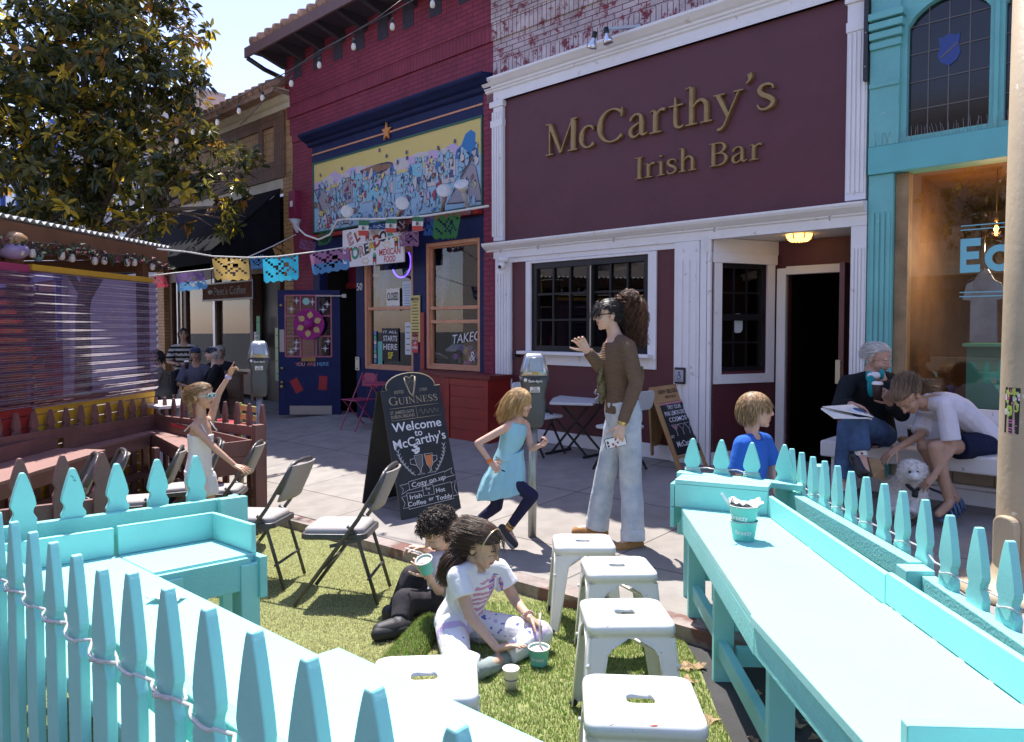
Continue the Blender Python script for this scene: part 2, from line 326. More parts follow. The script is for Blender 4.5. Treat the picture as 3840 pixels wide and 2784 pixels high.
b=MB(W);b.box(.344,.43,-.1,-.015,1.0,2.33);b.box(-1.53,-1.424,-.1,-.015,1.0,2.33);b.box(-1.424,.344,-.1,-.017,2.302,2.332);b.box(-1.424,.344,-.1,-.017,1.0,1.13)
wf=b.build('window',WHITE,bar,.003)
MB(W).box(-1.5,.5,-.1,.09,1.13,1.17).build('sill',WHITE,wf,.005)
b=MB(W);frame(b,-1.42,.34,1.172,2.30,-.10,-.05,.07);b.box(-.62,-.54,-.1,-.045,1.24,2.23);muntins(b,-.54,.27,1.24,2.23,3,3,-.085,.025);muntins(b,-1.35,-.62,1.24,2.23,3,3,-.105,.025);b.build('sash',BLACKF,wf)
MB(W).box(-.605,-.59,-.09,-.042,1.25,2.22).build('brass_edge',mat('pale_edge',(.5,.42,.3),.4),wf)
b=MB(W);b.quad((-.54,-.09,1.24),(.27,-.09,1.24),(.27,-.09,2.23),(-.54,-.09,2.23));b.quad((-1.35,-.11,1.24),(-.62,-.11,1.24),(-.62,-.11,2.23),(-1.35,-.11,2.23));b.build('pane',GLASSD,wf)
room('interior',bar,-2.1,.9,0,2.6,-4,-.25)
b=MB(W);b.box(-.28,-.05,-1.32,-1.3,1.5,2.05);b.build('picture',mat('tan_picture',(.35,.25,.14),.6),bar)
  # recessed entry
E0,E1=np.array((-2.16,-.0)),np.array((-2.55,-.877));ED=(E1-E0)/np.linalg.norm(E1-E0);EN=np.array((-ED[1],ED[0]));EN=-EN if EN[0]>0 else EN
def EW(a,o,z):p=E0+ED*a+EN*o;return W(p[0],p[1],z)
LE=float(np.linalg.norm(E1-E0))
wz=(.18,.80,1.0,2.16)
b=MB(EW);wall_holes(b,0,LE,0,2.42,-.12,0,[(wz[0],wz[1],wz[2],wz[3])]);b.build('entry_wall',MAROON,bar)
b=MB(EW);frame(b,wz[0]-.1,wz[1]+.1,wz[2]-.13,wz[3]+.1,0,.03,.1);b.box(wz[0]-.12,wz[1]+.12,0,.045,wz[3],wz[3]+.11);ew=b.build('entry_window',WHITE,bar,.003)
b=MB(EW);frame(b,wz[0],wz[1],wz[2],wz[3],-.08,-.02,.045);muntins(b,wz[0]+.045,wz[1]-.045,wz[2]+.04,wz[3]-.04,3,4,-.07,.02);b.box(wz[0],wz[1],-.08,-.02,1.55,1.62);b.build('sash',BLACKF,ew)
b=MB(EW);b.quad((wz[0],-.06,wz[2]),(wz[1],-.06,wz[2]),(wz[1],-.06,wz[3]),(wz[0],-.06,wz[3]));b.build('pane',GLASSD,ew)
def rrect(cx,cz,w_,h_,r,n=5):
 return[(cx+sx*(w_/2-r)+r*math.cos(a),cz+sz*(h_/2-r)+r*math.sin(a))for sx,sz,a0 in((1,1,0),(-1,1,90),(-1,-1,180),(1,-1,270))for a in(R(a0+90*k/n)for k in range(n+1))]
b=MB(EW);b.prism(rrect(.46,1.52,.13,.21,.05),-.056,-.052);st=b.build('window_sticker',mat('pale_sticker',(.5,.55,.55),.5),ew)
b=MB(EW);text_on(b,'AG',EW(.46,-.049,1.57),EW(1,0,0)-EW(0,0,0),(0,0,1),.075);b.build('sticker_text',BLACKF,ew)
MB(EW).box(0,LE,0,.015,0,.14).build('baseboard',WHITE,bar)
MB(EW).box(-.02,LE,0,.012,2.27,2.42).build('entry_frieze',WHITE,bar)
MB(W).box(-2.2,-2.08,-.2,-.002,0,2.42).build('entry_jamb',WHITE,bar,.004)
MB(W).box(-3.6,-2.1,-1.2,-.1,2.425,2.49).build('entry_ceiling',WHITE,bar)
b=MB(W);wall_holes(b,-3.75,-2.5,0,2.42,-1.0,-.88,[(-3.42,-2.66,0,2.05)]);b.build('door_wall',MAROON,bar)
b=MB(W);b.box(-2.66,-2.56,-.92,-.83,0,2.12);b.box(-3.5,-2.66,-.92,-.835,2.05,2.14);b.build('door_frame',WHITE,bar,.005)
MB(W).box(-3.47,-3.42,-.93,-.25,.02,2.1).build('door',mat('open_door_paint',(.16,.06,.055),.5,var=.1),bar,.004)
b=MB(W);b.box(-3.445,-3.40,-.27,-.235,.93,1.16);b.build('door_lock',mat('brass_lock',(.55,.5,.36),.35,.6),bar)
room('entry_interior',bar,-3.6,-2.5,0,2.3,-4.5,-1.0,mat('black_room',(.006,.005,.005),.9))
b=MB(W);b.lathe(W(-2.95,-.45,2.335),[(0,0),(.09,.02),(.13,.05),(.14,.085)],8,smooth=False);lamp=b.build('ceiling_lamp',emit('lit_amber',(1.,.55,.15),1.6),bar)
b=MB(W)
for k in range(8):a=2*math.pi*k/8;b.tube([W(-2.95,-.45,2.33),W(-2.95,-.45,2.0)+Vector((.135*math.cos(a),.135*math.sin(a),.385)),W(-2.95,-.45,2.0)+Vector((.145*math.cos(a),.145*math.sin(a),.425))],.006,5)
b.build('lamp_cage',BLACKF,lamp)
b=MB();b.ell(W(-2.95,-1.9,1.93),.016);b.ell(W(-2.8,-3.0,2.0),.012);b.build('bulb',emit('warm_bulb',(1.,.5,.15),3),bar)
MB(W).box(-1.93,-1.80,.012,.04,.86,1.04).build('push_plate',mat('black_plate',(.02,.02,.025),.4),bar,.01)
b=MB(W);b.box(-1.915,-1.815,.04,.046,.885,1.015);b.m=1;b.ell(W(-1.865,.047,.985),(.011,.011,.011));b.tube([W(-1.865,.048,.975),W(-1.868,.048,.95),W(-1.88,.048,.945)],.004,5);b.lathe(W(-1.862,.047,.94),[(.02,-.001),(.026,-.001),(.026,.001),(.02,.001)],16,(Vector((*DV,0)),Vector((0,0,1)),Vector((*NV,0))))
text_on(b,'PRESS',W(-1.865,.049,.9),(-DV[0],-DV[1],0),(0,0,1),.028);b.build('push_button',[mat('plate_steel',(.5,.52,.56),.35,.5),mat('sign_blue',(.03,.06,.35),.4)],bar)
  # flood light on the cornice, camera under it
t=thing('flood_light',W(-1.0,.13,4.79),'double bulb flood light on a steel arm over the bar cornice','lamp')
p0,p1=W(-1.35,-.04,4.86),W(-1.02,.33,4.74)
b=MB();b.bar(p0,p1+Vector((0,0,.06)),.03,.03);b.bar(p0+Vector((0,0,.03)),p1+Vector((0,0,.02)),.012,.012);b.build('arm',mat('grey_steel',(.4,.4,.4),.4,.9),t)
for k,dx in enumerate((.09,-.06)):
 c=p1+Vector((*(DV*dx),0));ax=Vector((*(DV*(.25 if k==0 else-.2)),-1)).normalized();x=ax.orthogonal().normalized();A=(x,ax.cross(x),ax)
 h=MB().lathe(c+Vector((0,0,.06)),[(.0,-.005),(.028,0),(.03,.06),(.024,.07)],12,A).build('socket',BLACKF,t)
 MB().lathe(c+Vector((0,0,.06))+ax*.06,[(.022,0),(.025,.02),(.058,.09),(.062,.12),(.05,.128),(0,.13)],16,A).build('bulb',mat('silver_bulb',(.75,.75,.78),.12,.75),h)
t=thing('security_camera',W(.76,.0,2.36),'white dome security camera under the left end of the lower cornice','camera')
MB().lathe(W(.76,.06,2.4),[(.0,0),(.075,0),(.075,-.05),(.045,-.07),(0,-.072)],16).build('mount',WHITE,t)
h=MB().ell(W(.76,.09,2.29),.055).build('housing',WHITE,t);MB().ell(W(.755,.128,2.275),.026).build('lens',BLACKF,h)
t=thing('wall_tap',W(.56,0,1.1),'small dark hose tap on the maroon wall left of the window sill','tap')
b=MB();b.tube([W(.56,-.05,1.1),W(.56,.05,1.1),W(.56,.07,1.06)],.016,8);b.ell(W(.56,.02,1.13),.02);b.build('spout',BLACKF,t)
  # roman capitals and lower case drawn as broad-nib strokes
def arc(cx,cy,rx,ry,a0,a1,w0,w1,n=14,ph=180):
 """elliptic arc, width w1 where the nib runs thick (angle ph), w0 where thin"""
 o=[]
 for i in range(n+1):
  a=a0+(a1-a0)*i/n;k=abs(math.cos(R(a-ph)));o.append((cx+rx*math.cos(R(a)),cy+ry*math.sin(R(a)),w0+(w1-w0)*k**1.5))
 return o
def sf(x0,x1,y,t=.045):return[(x0,y,t),((x0+x1)/2,y,t*1.35),(x1,y,t)]
GL={
'M':(1.2,[[(.16,.02,.06),(.16,.98,.06)],[(.17,.97,.17),(.56,.03,.12)],[(.56,.02,.05),(.98,.97,.06)],[(1.0,.02,.17),(1.0,.98,.17)],sf(.02,.3,.025),sf(.84,1.17,.025),sf(.03,.24,.975),sf(.94,1.16,.975)]),
'c':(.62,[arc(.33,.33,.25,.32,48,318,.06,.16),[(.47,.53,.10),(.52,.55,.10)]]),
'C':(.98,[arc(.5,.5,.42,.47,44,318,.06,.17,20),[(.80,.70,.05),(.82,.83,.08),(.82,.96,.05)]]),
'a':(.66,[[(.1,.5,.1),(.16,.6,.09),(.28,.655,.07),(.4,.6,.12),(.43,.45,.15),(.43,.12,.15),(.5,.04,.08),(.62,.08,.05)],[(.42,.4,.05),(.28,.36,.07),(.13,.27,.12),(.1,.15,.14),(.16,.04,.11),(.28,.03,.07),(.42,.13,.05)]]),
'r':(.56,[[(.18,.03,.15),(.18,.62,.15)],[(.2,.45,.05),(.28,.58,.07),(.38,.63,.1),(.47,.6,.12)],sf(.03,.37,.025),[(.04,.6,.03),(.18,.64,.06)]]),
't':(.46,[[(.2,.86,.03),(.2,.7,.1),(.2,.2,.14),(.24,.06,.12),(.34,.02,.08),(.44,.07,.04)],[(.03,.63,.05),(.42,.63,.06)]]),
'h':(.78,[[(.18,.03,.15),(.18,1.02,.15)],[(.22,.46,.05),(.33,.6,.08),(.47,.63,.12),(.57,.52,.15),(.58,.4,.15),(.58,.03,.15)],sf(.03,.35,.025),sf(.43,.74,.025),[(.03,1.0,.03),(.18,1.03,.06)]]),
'y':(.72,[[(.1,.63,.15),(.36,.05,.13)],[(.62,.63,.05),(.34,.0,.06),(.26,-.18,.07),(.16,-.26,.1),(.1,-.25,.11)],sf(.0,.28,.635),sf(.5,.74,.635)]),
"'":(.3,[[(.16,1.0,.16),(.18,.93,.15),(.16,.84,.08),(.08,.76,.03)]]),
's':(.52,[[(.42,.5,.05),(.4,.59,.07),(.27,.64,.08),(.14,.6,.11),(.1,.5,.14),(.18,.39,.16),(.33,.3,.16),(.42,.19,.14),(.38,.08,.11),(.25,.02,.08),(.12,.05,.07),(.06,.16,.05)]]),
'I':(.44,[[(.22,.02,.17),(.22,.98,.17)],sf(.04,.4,.025),sf(.04,.4,.975)]),
'i':(.38,[[(.18,.03,.15),(.18,.62,.15)],sf(.03,.35,.025),[(.04,.6,.03),(.18,.64,.06)],[(.18,.83,.13),(.18,.90,.13)]]),
'B':(.84,[[(.2,.02,.17),(.2,.98,.17)],[(.06,.97,.05),(.35,.97,.06),(.55,.93,.1),(.63,.77,.16),(.54,.6,.1),(.36,.54,.05),(.22,.54,.05)],[(.36,.54,.05),(.58,.5,.1),(.7,.3,.17),(.58,.08,.1),(.36,.03,.06),(.06,.03,.05)]]),
'G':(1.04,[arc(.5,.5,.42,.47,44,318,.05,.16,20),[(.84,.05,.14),(.84,.42,.14)],sf(.66,.98,.44),[(.8,.7,.04),(.82,.9,.06)]]),
'U':(1.0,[[(.2,.98,.16),(.2,.35,.16),(.27,.12,.13),(.48,.03,.08),(.7,.12,.06),(.78,.35,.05),(.78,.98,.05)],sf(.04,.38,.975),sf(.66,.92,.975)]),
'N':(1.02,[[(.2,.02,.05),(.2,.98,.05)],[(.16,.97,.14),(.82,.05,.14)],[(.82,.02,.05),(.82,.98,.05)],sf(.06,.34,.025),sf(.7,.95,.975),sf(.04,.24,.975)]),
'E':(.8,[[(.2,.02,.16),(.2,.98,.16)],[(.05,.97,.05),(.66,.97,.06)],[(.65,.98,.05),(.68,.78,.04)],[(.2,.52,.05),(.52,.52,.05)],[(.52,.62,.04),(.52,.42,.04)],[(.05,.03,.05),(.7,.03,.06)],[(.68,.02,.05),(.73,.24,.04)]]),
'S':(.72,[[(.58,.72,.05),(.58,.86,.06),(.4,.97,.07),(.2,.92,.12),(.13,.76,.15),(.25,.6,.17),(.46,.46,.17),(.6,.28,.15),(.53,.1,.12),(.34,.02,.08),(.14,.09,.06),(.1,.26,.04)]]),
' ':(.42,[])}
def serif_line(mb,txt,org,X,Y,length,cap,depth=.03,cut=.0,sizes=None):
 """lay letters from org (left end of the base line) along X so that they fill length; each stroke 1 mm prouder than the last"""
 X,Y=Vector(X).normalized(),Vector(Y).normalized();Z=X.cross(Y);sz=sizes or[1.]*len(txt)
 tot=sum(GL[ch][0]*k for ch,k in zip(txt,sz))*cap;kx=length/tot;x=0;org=Vector(org)
 for ch,k in zip(txt,sz):
  adv,strokes=GL[ch]
  for si,st in enumerate(strokes):
   P=[Vector((p[0],p[1]))for p in st];Wd=[p[2]for p in st]
   if len(P)>2:  # Catmull-Rom through the points
    PP,WW=[],[]
    for i in range(len(P)-1):
     a,b_,c_,d_=P[max(i-1,0)],P[i],P[i+1],P[min(i+2,len(P)-1)]
     for t in(0,.34,.67):
      PP.append(.5*((2*b_)+(c_-a)*t+(2*a-5*b_+4*c_-d_)*t*t+(3*b_-a-3*c_+d_)*t**3));WW.append(Wd[i]+(Wd[i+1]-Wd[i])*t)
    P,Wd=PP+[P[-1]],WW+[Wd[-1]]
   top=depth+si*.0012;n=len(P);V=[]
   for i,p in enumerate(P):
    d=(P[min(i+1,n-1)]-P[max(i-1,0)]).normalized();nn=Vector((-d.y,d.x));
    for q_,h in((-.5,0),(-.5,top*.55),(-.5+.16,top),(.5-.16,top),(.5,top*.55),(.5,0)):
     u=p+nn*q_*Wd[i];V.append(org+X*(x+u.x*k*kx)*1.0*cap/1.0+Y*u.y*k*cap+Z*h)
   f=[(i*6+a,(i+1)*6+a,(i+1)*6+a+1,i*6+a+1)for i in range(n-1)for a in range(5)]+[tuple(range(6)),tuple(range((n-1)*6+5,(n-1)*6-1,-1))]
   mb.add(V,f,raw=True)
  x+=adv*k*kx
 return mb
RIGHT=Vector((-DV[0],-DV[1],0));UP=Vector((0,0,1));OUT=Vector((NV[0],NV[1],0))
GOLD=mat('aged_gold',(.30,.19,.075),.38,.55,var=.15,vs=12)
serif_line(MB(),"McCarthy's",W(.09,-.05,3.63),RIGHT,UP,2.98,.395,.045).build('lettering',GOLD,bar)
serif_line(MB(),"Irish Bar",W(-1.23,-.05,3.155),RIGHT,UP,1.53,.245,.035).build('lettering',GOLD,bar)
  # red brick restaurant
RBRICK=brickmat('crimson_brick',(.215,.022,.05),(.24,.028,.06),(.085,.012,.026),.215,.068,.011)
RSOLD=brickmat('crimson_soldier_brick',(.215,.022,.05),(.24,.028,.06),(.085,.012,.026),.072,.22,.011,0)
WBRICK=brickmat('whitewashed_brick',(.44,.36,.37),(.50,.42,.43),(.12,.03,.035),.215,.068,.011,patch=((.21,.03,.045),.525,5.5))
WSOLD=brickmat('whitewashed_soldier_brick',(.52,.43,.44),(.58,.50,.50),(.12,.03,.035),.072,.22,.011,0,patch=((.21,.03,.045),.515,5.5))
NAVY=mat('navy_paint',(.012,.019,.075),.5,var=.15,vs=4,bump=.3,bs=30,spec=.2)
SALMON=mat('salmon_paint',(.58,.27,.15),.5,var=.1)
CRIM=mat('crimson_paint',(.20,.02,.06),.5,var=.12,bump=.2,spec=.25)
REDP=mat('red_paint',(.28,.018,.012),.45,var=.15,vs=3)
red=thing('brick_building',W(3.3,0,0),'crimson painted brick restaurant with navy storefront, clay tile eave and a painted mural','building')
b=MB(W)
wall_holes(b,1.0,6.16,0,5.0,-.3,0,[(1.19,5.5,-.1,4.72)]);b.box(1.0,6.25,-.3,0,5.0,5.3);b.box(1.0,6.33,-.3,.045,5.53,6.62)
b.m=1;b.box(1.0,6.16,-.28,.012,4.84,5.0);b.box(1.0,6.30,-.3,.03,5.30,5.53)
b.m=2;b.box(-4.6,1.0,-.3,-.001,4.5,5.3);b.box(-4.6,1.0,-.3,.044,5.53,6.62);b.m=3;b.box(-4.6,1.0,-.3,.029,5.30,5.53);b.box(-3.8,1.0,-.28,.011,4.82,5.0)
b.m=0;b.box(6.1,6.16,-9,-.3,0,6.5);b.box(-4.6,6.1,-9,-8.9,0,6.5);b.box(-4.6,6.16,-8.9,-.3,6.4,6.55)
b.build('wall',[RBRICK,RSOLD,WBRICK,WSOLD],red)
boxes('vent_panel',mat('slate_panel',(.035,.03,.05),.7,var=.4,vs=30),red,[(s-.13,s+.13,.045,.052,5.95,6.3)for s in(5.86,5.22,4.6,3.98,3.36,2.74,2.12,1.5)])
FASC=mat('eave_paint',(.15,.085,.085),.55,var=.1)
b=MB(W);b.box(-4.6,6.57,.66,.7,6.30,6.47);rf=b.build('roof',FASC,red)
b=MB(W);b.box(-4.6,6.55,.0,.66,6.40,6.44);b.build('soffit',mat('soffit_paint',(.045,.035,.05),.7),rf)
for s in np.arange(-4.3,6.4,.62):MB(W).prism([(.05,6.2),(.10,6.2),(.58,6.34),(.64,6.40),(.05,6.40)],s,s+.09,'x').build('rafter_tail',mat('soffit_paint',(.045,.035,.05),.7),rf)
b=MB(W);b.tube([W(6.45,.0,6.08),W(6.5,.35,6.17),W(6.53,.66,6.3)],.045,8);b.build('eave_bracket',BLACKF,rf)
TILE=mat('clay_tile',(.33,.20,.14),.8,var=.35,vs=5,bump=.3)
def tiles(b,s0,s1,q0,z0,q1,z1,sp=.25,rows=4):
 n=int((s1-s0)/sp)
 for i in range(n):
  s=s0+(i+.5)*sp
  for j in range(rows):
   t0,t1=j/rows,(j+1.12)/rows;lift=.03*(1-0)
   a=W(s,q0+(q1-q0)*t0,z0+(z1-z0)*t0+.035);c=W(s,q0+(q1-q0)*t1,z0+(z1-z0)*t1+.01)
   b.tube([a,c],[sp*.34,sp*.28],10)
 b.box(s0,s1,min(q0,q1)+.02,max(q0,q1)-.02,min(z0,z1)-.1,min(z0,z1)-.02)
 return b
b=MB(W);n=0
for i in range(int((6.57+4.6)/.27)):
 s=-4.5+i*.27
 for j in range(3):b.tube([W(s,.69-j*.38,6.51+j*.17),W(s,.69-(j+1.1)*.38,6.49+(j+1.1)*.17)],[.095,.08],10)
b.prism([(.70,6.475),(-.5,7.0),(-.5,6.8),(.66,6.45)],-4.6,6.57,'x')
b.build('roof_tiles',TILE,rf)
prn=[(-.05,4.66),(.02,4.66),(.05,4.68),(.07,4.72),(.13,4.74),(.17,4.77),(.22,4.80),(.24,4.83),(.24,4.85),(-.05,4.90)]
profile(MB(W),prn,1.0,5.58).build('blue_cornice',NAVY,red)
b=MB(W);b.box(1.19,5.5,-.2,-.002,4.36,4.68);b.box(1.19,5.5,-.2,-.03,2.72,4.36);b.box(1.19,5.5,-.2,.0,2.72,3.02);b.build('frieze',NAVY,red)
MB(W).box(1.2,5.49,-.01,.012,4.505,4.53).build('salmon_stripe',SALMON,red)
b=MB(W);P=[(3.31+.115*(1 if k%2==0 else .42)*math.sin(math.pi*k/5),4.53+.15*(1 if k%2==0 else .42)*math.cos(math.pi*k/5))for k in range(10)]
b.prism(P,.013,.04);b.build('star',mat('orange_star',(.6,.24,.06),.5),red)
  # mural: a plain generic stand-in of the same size and colours (no characters)
MC=[(.45,.40,.42),(.64,.50,.16),(.50,.38,.56),(.22,.48,.58),(.02,.17,.42),(.30,.27,.30),(.30,.46,.58),(.03,.03,.07),(.55,.5,.48),(.25,.13,.07),(.35,.05,.08),(.06,.08,.22),(.10,.30,.18)]
MM=[mat('mural_paint_%s'%n_,c_,.55)for n_,c_ in zip(('stone','yellow','lilac','aqua','blue','grey','pale_blue','ink','cream','brown','red','indigo','green'),MC)]
b=MB(W);b.m=6;b.box(1.23,5.45,-.03,-.005,3.16,4.345)
def mflat(pts,lay):b.add([(x,-.0045+lay*2.2e-5,z)for x,z in pts],[tuple(range(len(pts)))])
def blob(cs,cz,rs,rz,m,lay,n=14,wob=.18,rot=0.):
 b.m=m;pts=[]
 ph=random.random()*6
 for k in range(n):
  a=2*math.pi*k/n;r=1+wob*math.sin(3*a+ph)*.6+wob*(random.random()-.5);x,y=rs*r*math.cos(a),rz*r*math.sin(a)
  pts.append((min(5.44,max(1.24,cs+x*math.cos(rot)-y*math.sin(rot))),min(4.34,max(3.165,cz+x*math.sin(rot)+y*math.cos(rot)))))
 mflat(pts,lay)
lay=0
def B2(cs,cz,rs,rz,m,**k):
 global lay
 lay+=1;blob(cs,cz,rs*1.03+.005,rz*1.03+.005,7,lay,**k);lay+=1;blob(cs,cz,rs,rz,m,lay,**k)
def R2(s0,s1,z0,z1,m):
 global lay
 lay+=1;b.m=7;mflat([(s0-.006,z0-.006),(s1+.006,z0-.006),(s1+.006,z1+.006),(s0-.006,z1+.006)],lay);lay+=1;b.m=m;mflat([(s0,z0),(s1,z0),(s1,z1),(s0,z1)],lay)
b.m=1;b.prism([(1.24,3.85),(5.44,3.85),(5.44,4.34),(1.24,4.34)],-.006,-.0047);
for k in range(16):lay+=1;blob(1.5+k*.25+random.random()*.1,3.93+.10*random.random(),.2,.10,2 if k%2 else 8,lay)
for k in range(11):s_=1.4+k*.36;R2(s_,s_+.3,3.55,3.78+.22*random.random(),random.choice([6,8,3,5,8]));R2(s_+.05,s_+.13,3.62,3.72,random.choice([11,3]));R2(s_+.17,s_+.25,3.62,3.72,random.choice([11,3]))
lay+=1;blob(1.5,3.98,.22,.2,4,lay,wob=.4);R2(3.25,4.0,3.5,4.0,0);B2(3.62,4.0,.4,.07,9);R2(3.3,3.95,3.52,3.86,3)
for sgn,cs in((1,4.85),(-1,1.75)):
 lay+=1;b.m=7;mflat([(cs-.55,3.2),(cs+.2,3.24),(cs+.5*sgn+.1,3.9),(cs+.35*sgn,3.92)],lay);lay+=1;b.m=5;mflat([(cs-.52,3.22),(cs+.17,3.26),(cs+.5*sgn+.07,3.88),(cs+.35*sgn,3.9)],lay)
for k in range(330):
 s_,z_=random.uniform(1.3,5.38),3.2+.8*random.random()**1.1;r_=random.uniform(.014,.05);B2(s_,z_,r_,r_*random.uniform(.8,1.9),random.choice([6,6,6,6,6,6,3,3,6,8,8,2,0,9,10,4,5,1]),n=9,wob=.35)
for k in range(18):s_,z_=random.uniform(1.3,5.3),random.uniform(3.7,4.28);R2(s_,s_+.03,z_,z_+.04,11)
b.build('mural',MM,red,fix=False)
b=MB(W);frame(b,1.205,5.475,3.135,4.37,-.01,.012,.025);b.build('mural_frame',mat('green_edge',(.02,.10,.06),.5),red)
b=MB(W);b.box(1.22,5.5,-.01,.1,3.03,3.09);b.build('red_ledge',REDP,red)
  # storefront
boxes('post',NAVY,red,[(s0,s1,-.16,.0,0,2.72)for s0,s1 in((3.98,4.20),(2.42,2.72),(1.19,1.27),(5.3,5.52))],None,.006)
boxes('base_panel',NAVY,red,[(2.72,3.98,-.16,-.001,0,.80),(1.27,2.42,-.16,-.001,0,.85)],None,.006)
MB(W).box(2.44,2.53,-.1,.02,.8,1.7).build('red_post',REDP,red)
for(s0,s1,z0,z1,rails)in((2.72,3.98,.80,2.72,(1.78,)),(1.27,2.42,.86,2.72,(1.76,1.56))):
 b=MB(W);frame(b,s0,s1,z0,z1,-.13,-.012,.055);frame(b,s0+.055,s1-.055,z0+.055,z1-.055,-.11,-.05,.025)
 for r in rails:b.box(s0+.07,s1-.07,-.11,-.03,r-.025,r+.025)
 o=b.build('shop_window',SALMON,red,.004)
 b=MB(W);b.quad((s0+.08,-.085,z0+.08),(s1-.08,-.085,z0+.08),(s1-.08,-.085,z1-.08),(s0+.08,-.085,z1-.08));b.build('pane',GLASS,o)
room('interior',red,1.2,5.5,0,3.0,-4,-.3)
b=MB(W);b.box(4.2,5.3,-.7,-.6,2.28,2.8);b.box(4.2,5.3,-.75,-.1,2.80,2.84);b.build('transom',CRIM,red)
MB(W).box(4.2,5.3,-.72,-.55,2.18,2.28).build('door_head',REDP,red)
b=MB(W);frame(b,4.25,4.9,2.36,2.72,-.62,-.585,.05);
for k in range(5):b.box(4.33+k*.11,4.345+k*.11,-.6,-.57,2.4,2.7)
b.build('transom_window',mat('pale_wood',(.55,.35,.15),.5),red)
boxes('curtain',mat('green_curtain',(.01,.10,.07),.8,var=.4,vs=20),red,[(3.72,3.80,-.5,-.42,.8,2.7),(2.22,2.32,-.5,-.42,.8,2.7)])
  # carved crimson pier between the two shops
b=MB(W);b.box(.975,1.188,-.1,-.004,0,4.62)
for k in range(24):
 z=.9+k*.155;c=W(1.08,-.003,z);x,y=RIGHT,UP
 pts=[c+x*(.045*math.cos(a)*(a/6))+y*(.05*math.sin(a)*(1-.4*(k%2)))for a in np.linspace(.5+k,5.5+k,10)-k]
 b.tube(pts,.006,5)
b.build('carved_pier',CRIM,red)
  # open door, image-parallel
DX0=onq(1276,1300,.02);YD=DX0.y
def DW(a,o,z):return Vector((DX0.x-a,YD-o,z))
d_=MB(DW);wall_holes(d_,0,1.06,-.02,2.11,-.045,0,[(.15,.93,.98,2.02)]);
door=thing('open_door',(DX0.x-.5,YD,0),'navy blue door standing open, with star painted panes and a steel kick plate','door')
d_.build('leaf',NAVY,door,.004)
b=MB(DW);b.box(.15,.87,.002,.006,-.01,.14);b.build('kick_plate',mat('brushed_steel',(.42,.42,.42),.4,.85),door)
b=MB(DW);b.box(.95,1.03,.002,.008,1.06,1.44);b.build('push_plate',mat('brushed_steel',(.42,.42,.42),.4,.85),door)
b=MB(DW);b.box(-.1,.40,.03,.055,2.0,2.02);b.box(-.12,-.05,0,.06,1.98,2.04);b.build('door_closer',mat('brushed_steel',(.42,.42,.42),.4,.85),door)
b=MB()
for z in(1.85,.78,.54):b.ell(DW(.99,.02,z),.028)
b.ell(DW(.985,.05,.47),(.035,.035,.035));b.build('door_knob',mat('old_brass',(.35,.25,.1),.35,.8),door)
PINK=mat('pink_muntin',(.35,.10,.14),.5)
b=MB(DW)
for i in range(4):x=.15+.78*i/3;b.box(x-.012,x+.012,-.03,.006,.98,2.02)
for i in range(4):z=.98+1.04*i/3;b.box(.15,.93,-.028,.005,z-.012,z+.012)
b.build('muntin',PINK,door)
b=MB(DW);b.quad((.15,-.02,.98),(.93,-.02,.98),(.93,-.02,2.02),(.15,-.02,2.02));gl=b.build('pane',GLASS,door)
b=MB()
for(x,z)in((.74,1.93),(.47,1.91),(.22,1.87),(.29,1.78),(.83,1.79),(.75,1.22),(.26,1.12),(.76,1.12),(.21,1.24),(.84,1.06)):
 for k in range(4):
  a=math.pi*k/4;l=.06 if k%2==0 else .035;b.bar(DW(x-l*math.cos(a),-.012+k*.0006,z-l*math.sin(a)),DW(x+l*math.cos(a),-.012+k*.0006,z+l*math.sin(a)),.006,.002,(0,1,0))
b.build('painted_star',mat('chalk_white',(.75,.75,.78),.7),gl)
b=MB(DW);b.prism([(.58+.06*math.cos(a),1.92+.06*math.sin(a))for a in np.linspace(0,6.28,20)[:-1]],-.018,-.014);b.build('round_sticker',mat('mint',(.25,.5,.42),.5),gl)
b=MB(DW)
for cx,cz,rot in((.75,.485,-28),(.30,.53,4)):
 c,s_=math.cos(R(rot)),math.sin(R(rot));b.prism([(cx+x*c-z*s_,cz+x*s_+z*c)for x,z in((-.07,-.12),(.07,-.12),(.07,.12),(-.07,.12))],.001,.004)
b.build('red_card',mat('red_card',(.30,.015,.02),.6),door)
b=MB()
for ch,x,m in(('Y',.74,0),('O',.69,1),('U',.63,1),('A',.54,2),('R',.49,2),('E',.44,1),('H',.37,3),('E',.32,3),('R',.27,3),('E',.22,3)):
 b.m=m;text_on(b,ch,DW(x,.003,.845+.008*random.random()),(1,0,0),UP,.085,.001,bold=.01)
b.build('painted_words',[mat('pink_letter',(.5,.12,.16),.5),mat('rose_letter',(.55,.25,.25),.5),mat('coral_letter',(.45,.12,.08),.5),mat('blue_letter',(.12,.3,.5),.5)],door)
b=MB(DW);b.box(.42,.66,0,.02,.90,.965);b.build('mail_slot',mat('old_brass',(.35,.25,.1),.35,.8),door)
